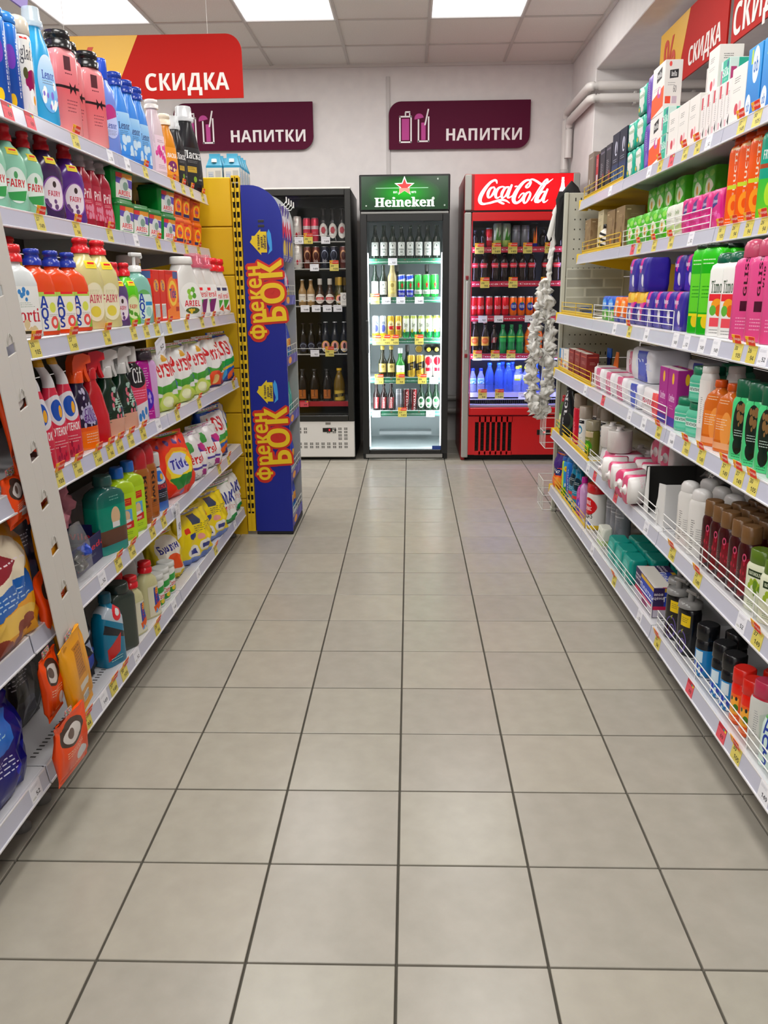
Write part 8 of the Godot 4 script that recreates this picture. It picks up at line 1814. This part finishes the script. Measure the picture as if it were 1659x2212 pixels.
func build_odds() -> void:
	# white strip with slots, hung askew in front of the left shelves
	var strip := thing("hanging_strip", "tilted white slotted strip hanging in front of the left shelves", "display strip", Vector3(-0.845, 1.485, -0.395))
	strip.rotation.x = 0.215
	var st := SurfaceTool.new()
	st.begin(Mesh.PRIMITIVE_TRIANGLES)
	st.set_smooth_group(-1)
	var W := 0.17
	var H := 1.14
	add_box(st, Vector3(0, -H / 2, W * 0.31), Vector3(0.004, H, W * 0.38), 0.001)
	add_box(st, Vector3(0, -H / 2, -W * 0.31), Vector3(0.004, H, W * 0.38), 0.001)
	var y := 0.0
	for k in 9:
		var top := -0.06 - k * 0.125
		add_box(st, Vector3(0, (y + top) / 2, 0), Vector3(0.004, y - top, W * 0.25), 0.0005)
		y = top - 0.022
	add_box(st, Vector3(0, (y - H) / 2, 0), Vector3(0.004, y + H, W * 0.25), 0.0005)
	st.generate_normals()
	part(strip, "strip", st.commit(), mat("d4d0c9", 0.4))
	for k in 8: part(strip, "hook_tab", tube([Vector3(0.002, -0.06 - k * 0.125, -0.012), Vector3(0.004, -0.045 - k * 0.125, -0.01), Vector3(0.004, -0.035 - k * 0.125, 0), Vector3(0.004, -0.045 - k * 0.125, 0.01), Vector3(0.002, -0.06 - k * 0.125, 0.012)], 0.0012, 5), mat("bdb9b2", 0.4))
	var ax := strip.basis
	var hang := [["pet_pouch", 0.38, 0.0, 0.13, 0.17], ["pet_pouch", 0.56, -0.02, 0.13, 0.17], ["pet_long", 0.72, -0.03, 0.15, 0.2], ["pet_pouch", 0.86, 0.02, 0.13, 0.17], ["pet_long", 0.94, -0.02, 0.15, 0.2]]
	for i in hang.size():
		var h: Array = hang[i]
		var p := thing("pet_treat_pouch", "%s pet treat pouch tucked behind the white hanging strip, %s from the top" % ["orange" if h[0] == "pet_pouch" else "yellow", COUNT[i + 1]], "pouch", strip.position + ax * Vector3(-0.02 - 0.008 * (i % 2), -h[1] - h[4], h[2]), PI / 2, "pouches on the white strip")
		p.rotation = Vector3(0, PI / 2, 0)
		p.basis = ax * Basis(Vector3.UP, PI / 2)
		part(p, "body", pouch(h[3], h[4], h[0], i), ink(h[0], "film"))
	var low := [["yellow long treat pouch with barcode hanging below the white strip", "pet_long", Vector3(-0.838, 0.215, -0.625), 0.14, 0.235, 0.2], ["orange treat pouch hanging lowest over the bottom left rail", "pet_pouch", Vector3(-0.815, 0.135, -0.47), 0.18, 0.15, -0.05], ["narrow orange pouch half hidden behind the yellow long one", "pet_pouch", Vector3(-0.86, 0.27, -0.51), 0.09, 0.17, 0.12], ["small orange pouch left of the white strip", "pet_pouch", Vector3(-0.875, 0.775, -0.465), 0.085, 0.12, 0.1]]
	for l in low:
		var p := thing("pet_treat_pouch", l[0], "pouch", l[2], 0.0)
		p.basis = Basis(Vector3.RIGHT, l[5]) * Basis(Vector3.UP, PI / 2)
		part(p, "body", pouch(l[3], l[4], l[1], l[0].hash() % 50), ink(l[1], "film"))
		part(p, "hang_tab", box(Vector3(0.04, 0.02, 0.002), 0.0005), ink(l[1], "film"), Vector3(0, l[4] + 0.006, 0))
	var big := goods("pet_bag", Vector3(-0.94, LY[4] + 0.001, -0.35), PI / 2, "on the fifth left shelf near the camera", "", 0.0)
	goods("whis_bag", Vector3(-0.96, LY[5] + 0.001, -0.28), PI / 2, "on the bottom left shelf near the camera", "", 0.0)
	var gb := goods("black_bag", Vector3(-1.06, LY[4] + 0.001, -0.72), PI / 2, "on the fifth left shelf behind the hanging strip", "", 0.0)
	goods("black_bag", Vector3(-1.06, LY[5] + 0.001, -0.62), PI / 2, "on the bottom left shelf behind the orange pouches", "", 0.0)
	# the mop and brush tray on the fifth left shelf
	var tray := thing("display_tray", "navy cardboard display tray with red print on the fifth left shelf", "tray", Vector3(-0.98, LY[4] + 0.001, -0.93), PI / 2)
	part(tray, "front_panel", carton(0.24, 0.003, 0.085, "navy_tray", "", 0.0006), ink("navy_tray", "paper"), Vector3(0, 0, 0.07))
	part(tray, "side_panel", carton(0.003, 0.14, 0.1, "navy_tray", "", 0.0006), ink("navy_tray", "paper"), Vector3(-0.12, 0, 0))
	part(tray, "side_panel", carton(0.003, 0.14, 0.1, "navy_tray", "", 0.0006), ink("navy_tray", "paper"), Vector3(0.12, 0, 0))
	part(tray, "bottom", box(Vector3(0.24, 0.003, 0.14), 0.0006), mat("1b1d52", 0.6), Vector3(0, 0.0018, 0))
	for k in 2:
		var br := thing("dust_brush", "pink fluffy duster with clear handle standing in the navy tray, %s one" % ["nearer", "farther"][k], "brush", Vector3(-0.975 - 0.03 * k, LY[4] + 0.006, -0.88 - k * 0.09), PI / 2)
		br.rotation.z = 0.12 - 0.2 * k
		part(br, "handle", tube([Vector3(-0.01, 0.0, 0.02), Vector3(0, 0.12, 0.0)], 0.007, 8), clear("e8ecec", 0.3))
		part(br, "duster_head", crumple(31 + k, Vector3(0.085, 0.13, 0.07)), mat("c97f8e", 0.9), Vector3(0, 0.165, 0))
	var sp := thing("sponge_ball_pack", "clear blister of steel wool with a blue ball on the navy tray", "pack", Vector3(-0.91, LY[4] + 0.006, -0.86), PI / 2)
	part(sp, "steel_wool", crumple(41, Vector3(0.1, 0.06, 0.05)), mat("8f8f8c", 0.35, 0.8), Vector3(0, 0.036, 0))
	part(sp, "blue_ball", crumple(43, Vector3(0.034, 0.034, 0.034)), gloss("3a5ac8"), Vector3(0.0, 0.075, 0.02))
	part(sp, "blister", loft([[0, 0.055, 0.03, 4], [0.09, 0.05, 0.026, 4], [0.15, 0.03, 0.004, 5]], 20), clear("f2f4f4", 0.12))
	var ticket := thing("loose_ticket", "white price ticket dangling from the fifth left shelf under the orange bag", "price tag", Vector3(-0.853, LY[4] - 0.13, -1.69), PI / 2)
	part(ticket, "card", carton(0.055, 0.0015, 0.13, "tag_white", "", 0.0004), ink("tag_white", "paper"))
	part(ticket, "clip", box(Vector3(0.02, 0.012, 0.004), 0.001), mat("c9c9cc", 0.3), Vector3(0, 0.133, 0))
	var wob := thing("loose_ticket", "tilted white price card hanging under the third left shelf", "price tag", Vector3(-0.862, LY[2] - 0.11, -1.66), PI / 2)
	part(wob, "card", carton(0.12, 0.0015, 0.06, "tag_white2", "", 0.0004), ink("tag_white2", "paper")).rotation.z = 0.25
	# toilet paper and boxes on the fifth right shelf
	var y5: float = RY[4] + 0.001
	var pack := thing("toilet_paper_pack", "soft white and pink paper pack under the standing rolls", "pack", Vector3(0.96, y5, -2.28), -PI / 2)
	part(pack, "body", loft([[0, 0.13, 0.065, 5], [0.01, 0.14, 0.075, 4.5], [0.05, 0.142, 0.078, 4], [0.09, 0.138, 0.072, 4.5], [0.1, 0.12, 0.06, 5]], 32, "pink_napkin", 0.012, 8), ink("pink_napkin", "film"))
	for c in [[0.93, -2.36], [0.93, -2.23], [1.06, -2.36], [1.06, -2.23], [1.19, -2.3]]:
		goods("paper_roll", Vector3(c[0], y5 + 0.102 if c[0] < 1.0 else y5, c[1]), -PI / 2, "on the fifth right shelf", "paper rolls on the fifth right shelf", -c[1] + c[0] * 0.01)
	for c in [[0.935, -2.08, 0.0], [0.935, -1.96, 0.0], [0.935, -1.84, 0.0], [0.935, -1.72, 0.0], [1.055, -2.05, 0.0], [1.055, -1.93, 0.0], [1.055, -1.81, 0.0], [1.17, -2.0, 0.0], [1.17, -1.88, 0.0], [1.11, -1.98, 0.095], [1.11, -1.86, 0.095]]:
		var r := goods("lying_roll", Vector3(c[0], y5 + 0.057 + c[2], c[1]), 0.0, "on the fifth right shelf", "paper rolls lying on the fifth right shelf", -c[1] + c[0] * 0.01)
		r.basis = Basis(Vector3.UP, -PI / 2 + 0.3 * sin(c[1] * 40.0)) * Basis(Vector3.RIGHT, PI / 2)
	var bb := thing("display_box", "black and white open display box with torn front", "box", Vector3(0.97, y5, -1.5), -PI / 2)
	part(bb, "rear_panel", box(Vector3(0.24, 0.17, 0.003), 0.0008), mat("14120f", 0.7), Vector3(0, 0.085, -0.09))
	part(bb, "side_panel", box(Vector3(0.003, 0.165, 0.18), 0.0008), mat("14120f", 0.7), Vector3(-0.12, 0.083, 0))
	part(bb, "side_panel", box(Vector3(0.003, 0.15, 0.18), 0.0008), mat("d4d4d4", 0.6), Vector3(0.12, 0.075, 0))
	part(bb, "bottom", box(Vector3(0.24, 0.003, 0.18), 0.0008), mat("d4d4d4", 0.6), Vector3(0, 0.0018, 0))
	part(bb, "front_flap", prism(PackedVector2Array([Vector2(0.02, 0), Vector2(0.12, 0), Vector2(0.12, 0.15), Vector2(0.05, 0.14), Vector2(0.045, 0.09), Vector2(0.03, 0.06)]), 0.003), mat("dededc", 0.6), Vector3(0, 0, 0.09))
	part(bb, "torn_strip", prism(PackedVector2Array([Vector2(-0.12, 0), Vector2(-0.07, 0), Vector2(-0.075, 0.07), Vector2(-0.085, 0.17), Vector2(-0.1, 0.165), Vector2(-0.12, 0.05)]), 0.003), mat("dededc", 0.6), Vector3(0, 0, 0.09))
	var pouches := thing("foil_pouch_stack", "dark foil pouches with white script on top behind the white bottles", "pouch", Vector3(1.07, y5 + 0.15, -1.32), -PI / 2)
	part(pouches, "body", loft([[0, 0.11, 0.06, 4], [0.02, 0.12, 0.07, 4], [0.045, 0.11, 0.05, 4]], 26, "black_laska", 0.02, 3), ink("black_laska", "film"))
	part(pouches, "tray", boxes([[Vector3(0, -0.078, 0), Vector3(0.2, 0.145, 0.12)]], 0.002), mat("c9c9c9", 0.6))
	# small things in the far right bays
	var disp := thing("lighter_display", "cardboard lighter display with orange sail on the fourth right shelf", "display box", Vector3(0.96, RY[3] + 0.003, -2.66), -PI / 2)
	part(disp, "body", carton(0.15, 0.07, 0.08, "lighter_tray", "", 0.001), ink("lighter_tray", "paper"))
	part(disp, "sail", prism(PackedVector2Array([Vector2(-0.02, 0.08), Vector2(0.075, 0.08), Vector2(0.075, 0.15), Vector2(0.03, 0.15)]), 0.003), mat("d8701f", 0.5), Vector3(0, 0, -0.03))
	for k in 5:
		var pen := thing("pen", "blue pen standing behind the lighter display, %s of five from the camera" % COUNT[k + 1], "pen", Vector3(1.0, RY[3] + 0.003, -2.78 - k * 0.016), 0.0, "pens on the fourth right shelf")
		part(pen, "barrel", loft(round_rings(0.005, [[0, 0.4], [0.02, 1], [0.14, 1]]), 8), gloss("1f2f8a" if k % 2 else "16161c"))
		part(pen, "cap", loft(round_rings(0.006, [[0.11, 1], [0.155, 0.9]]), 8), gloss("2a62c0"))
	var glue := thing("glue_bottle", "small white glue bottle with pointed nozzle on the fourth right shelf", "bottle", Vector3(0.9, RY[3] + 0.003, -2.6), -PI / 2)
	part(glue, "body", loft(round_rings(0.016, [[0, 0.95], [0.004, 1], [0.055, 1], [0.062, 0.5]]), 16), gloss("e6e4de"))
	part(glue, "nozzle", loft(round_rings(0.016, [[0.06, 0.5], [0.066, 0.4], [0.1, 0.12]]), 12), gloss("f0eeea"))
	for k in 6:
		var s := thing("sachet", "thin printed sachet lying on the third right shelf at the far end, %s of six" % COUNT[k + 1], "sachet", Vector3(0.92 + 0.02 * (k % 2), RY[2] + 0.004 + k * 0.006, -2.85 - k * 0.08), -PI / 2 + 0.3 * sin(k * 2.0), "sachets on the third right shelf")
		part(s, "body", box(Vector3(0.1, 0.005, 0.07), 0.001), [mat("3a3a34", 0.4), mat("8a8272", 0.4), mat("2a4a8a", 0.4)][k % 3])
	# black cloth and the white garland at the pegboard end
	var hat := thing("black_cloth", "black peaked cloth draped over the corner of the pegboard", "cloth", Vector3(0.925, 1.803, -3.63))
	part(hat, "peak", loft([[0.0, 0.055, 0.03, 2.4], [0.03, 0.035, 0.02, 2.2], [0.065, 0.004, 0.003, 2]], 18, "", 0.012, 3), mat("0f0f10", 0.8))
	part(hat, "drape", loft([[-0.27, 0.006, 0.004, 2, -0.065], [-0.22, 0.026, 0.012, 2.4, -0.06], [-0.1, 0.022, 0.014, 2.4, -0.062], [-0.03, 0.026, 0.02, 2.4, -0.055], [0.01, 0.05, 0.02, 2.4, -0.015]], 20, "", 0.02, 4), mat("0f0f10", 0.8))
	part(hat, "white_band", loft([[-0.25, 0.002, 0.002, 2, -0.112], [-0.22, 0.016, 0.008, 2.4, -0.11], [-0.14, 0.012, 0.008, 2.4, -0.094], [-0.04, 0.004, 0.006, 2, -0.072]], 16, "", 0.004, 5), mat("d8d8d4", 0.7))
	var g := thing("fabric_garland", "long string of crumpled white fabric pieces hanging from the pegboard", "garland", Vector3(0.825, 0, -3.69))
	part(g, "cord", tube([Vector3(0.035, 1.72, 0.02), Vector3(0.01, 1.4, 0.02), Vector3(-0.005, 1.1, 0.02), Vector3(-0.02, 0.6, 0.02)], 0.006), mat("cfcfca", 0.8))
	var rng := RandomNumberGenerator.new()
	rng.seed = 5
	for k in 26:
		var t := k / 25.0
		var yy := 1.3 - t * 0.72
		var wide := 0.035 if t < 0.12 else 0.055
		var x := -0.012 - 0.01 * t + (1 if k % 2 else -1) * (0.008 + 0.036 * minf(1.0, t * 3.0)) * (0.6 if t > 0.9 else 1.0)
		var c := part(g, "fabric_piece", crumple(60 + k, Vector3(wide + 0.01 + rng.randf() * 0.035, 0.06 + rng.randf() * 0.06, 0.05)), mat("d6d5d0", 0.85), Vector3(x - 0.008, yy, 0.02 + rng.randf_range(-0.02, 0.02)))
		c.rotation = Vector3(rng.randf_range(-0.4, 0.4), rng.randf_range(-1, 1), rng.randf_range(-0.7, 0.7))
	for k in 6:
		var c := part(g, "fabric_piece", crumple(90 + k, Vector3(0.03, 0.11, 0.03)), mat("d6d5d0", 0.85), Vector3(0.03 - k * 0.006, 1.68 - k * 0.065, 0.015))
		c.rotation.z = 0.1 - 0.05 * k

func pouch(w: float, h: float, art: String, sd: int) -> ArrayMesh:
	return loft([[0, w * 0.5, 0.001, 8], [h * 0.06, w * 0.5, 0.0015, 8], [h * 0.16, w * 0.48, 0.01, 4], [h * 0.5, w * 0.48, 0.016, 3.5], [h * 0.85, w * 0.48, 0.008, 4], [h * 0.93, w * 0.5, 0.0015, 8], [h, w * 0.5, 0.001, 8]], 28, art, 0.012, sd)

func _ready() -> void:
	light_and_camera()
	make_pages()
	build_room()
	build_gondolas()
	white_cooler()
	green_cooler()
	red_cooler()
	build_signs()
	build_rack()
	build_stock()
	build_odds()
	name_goods()
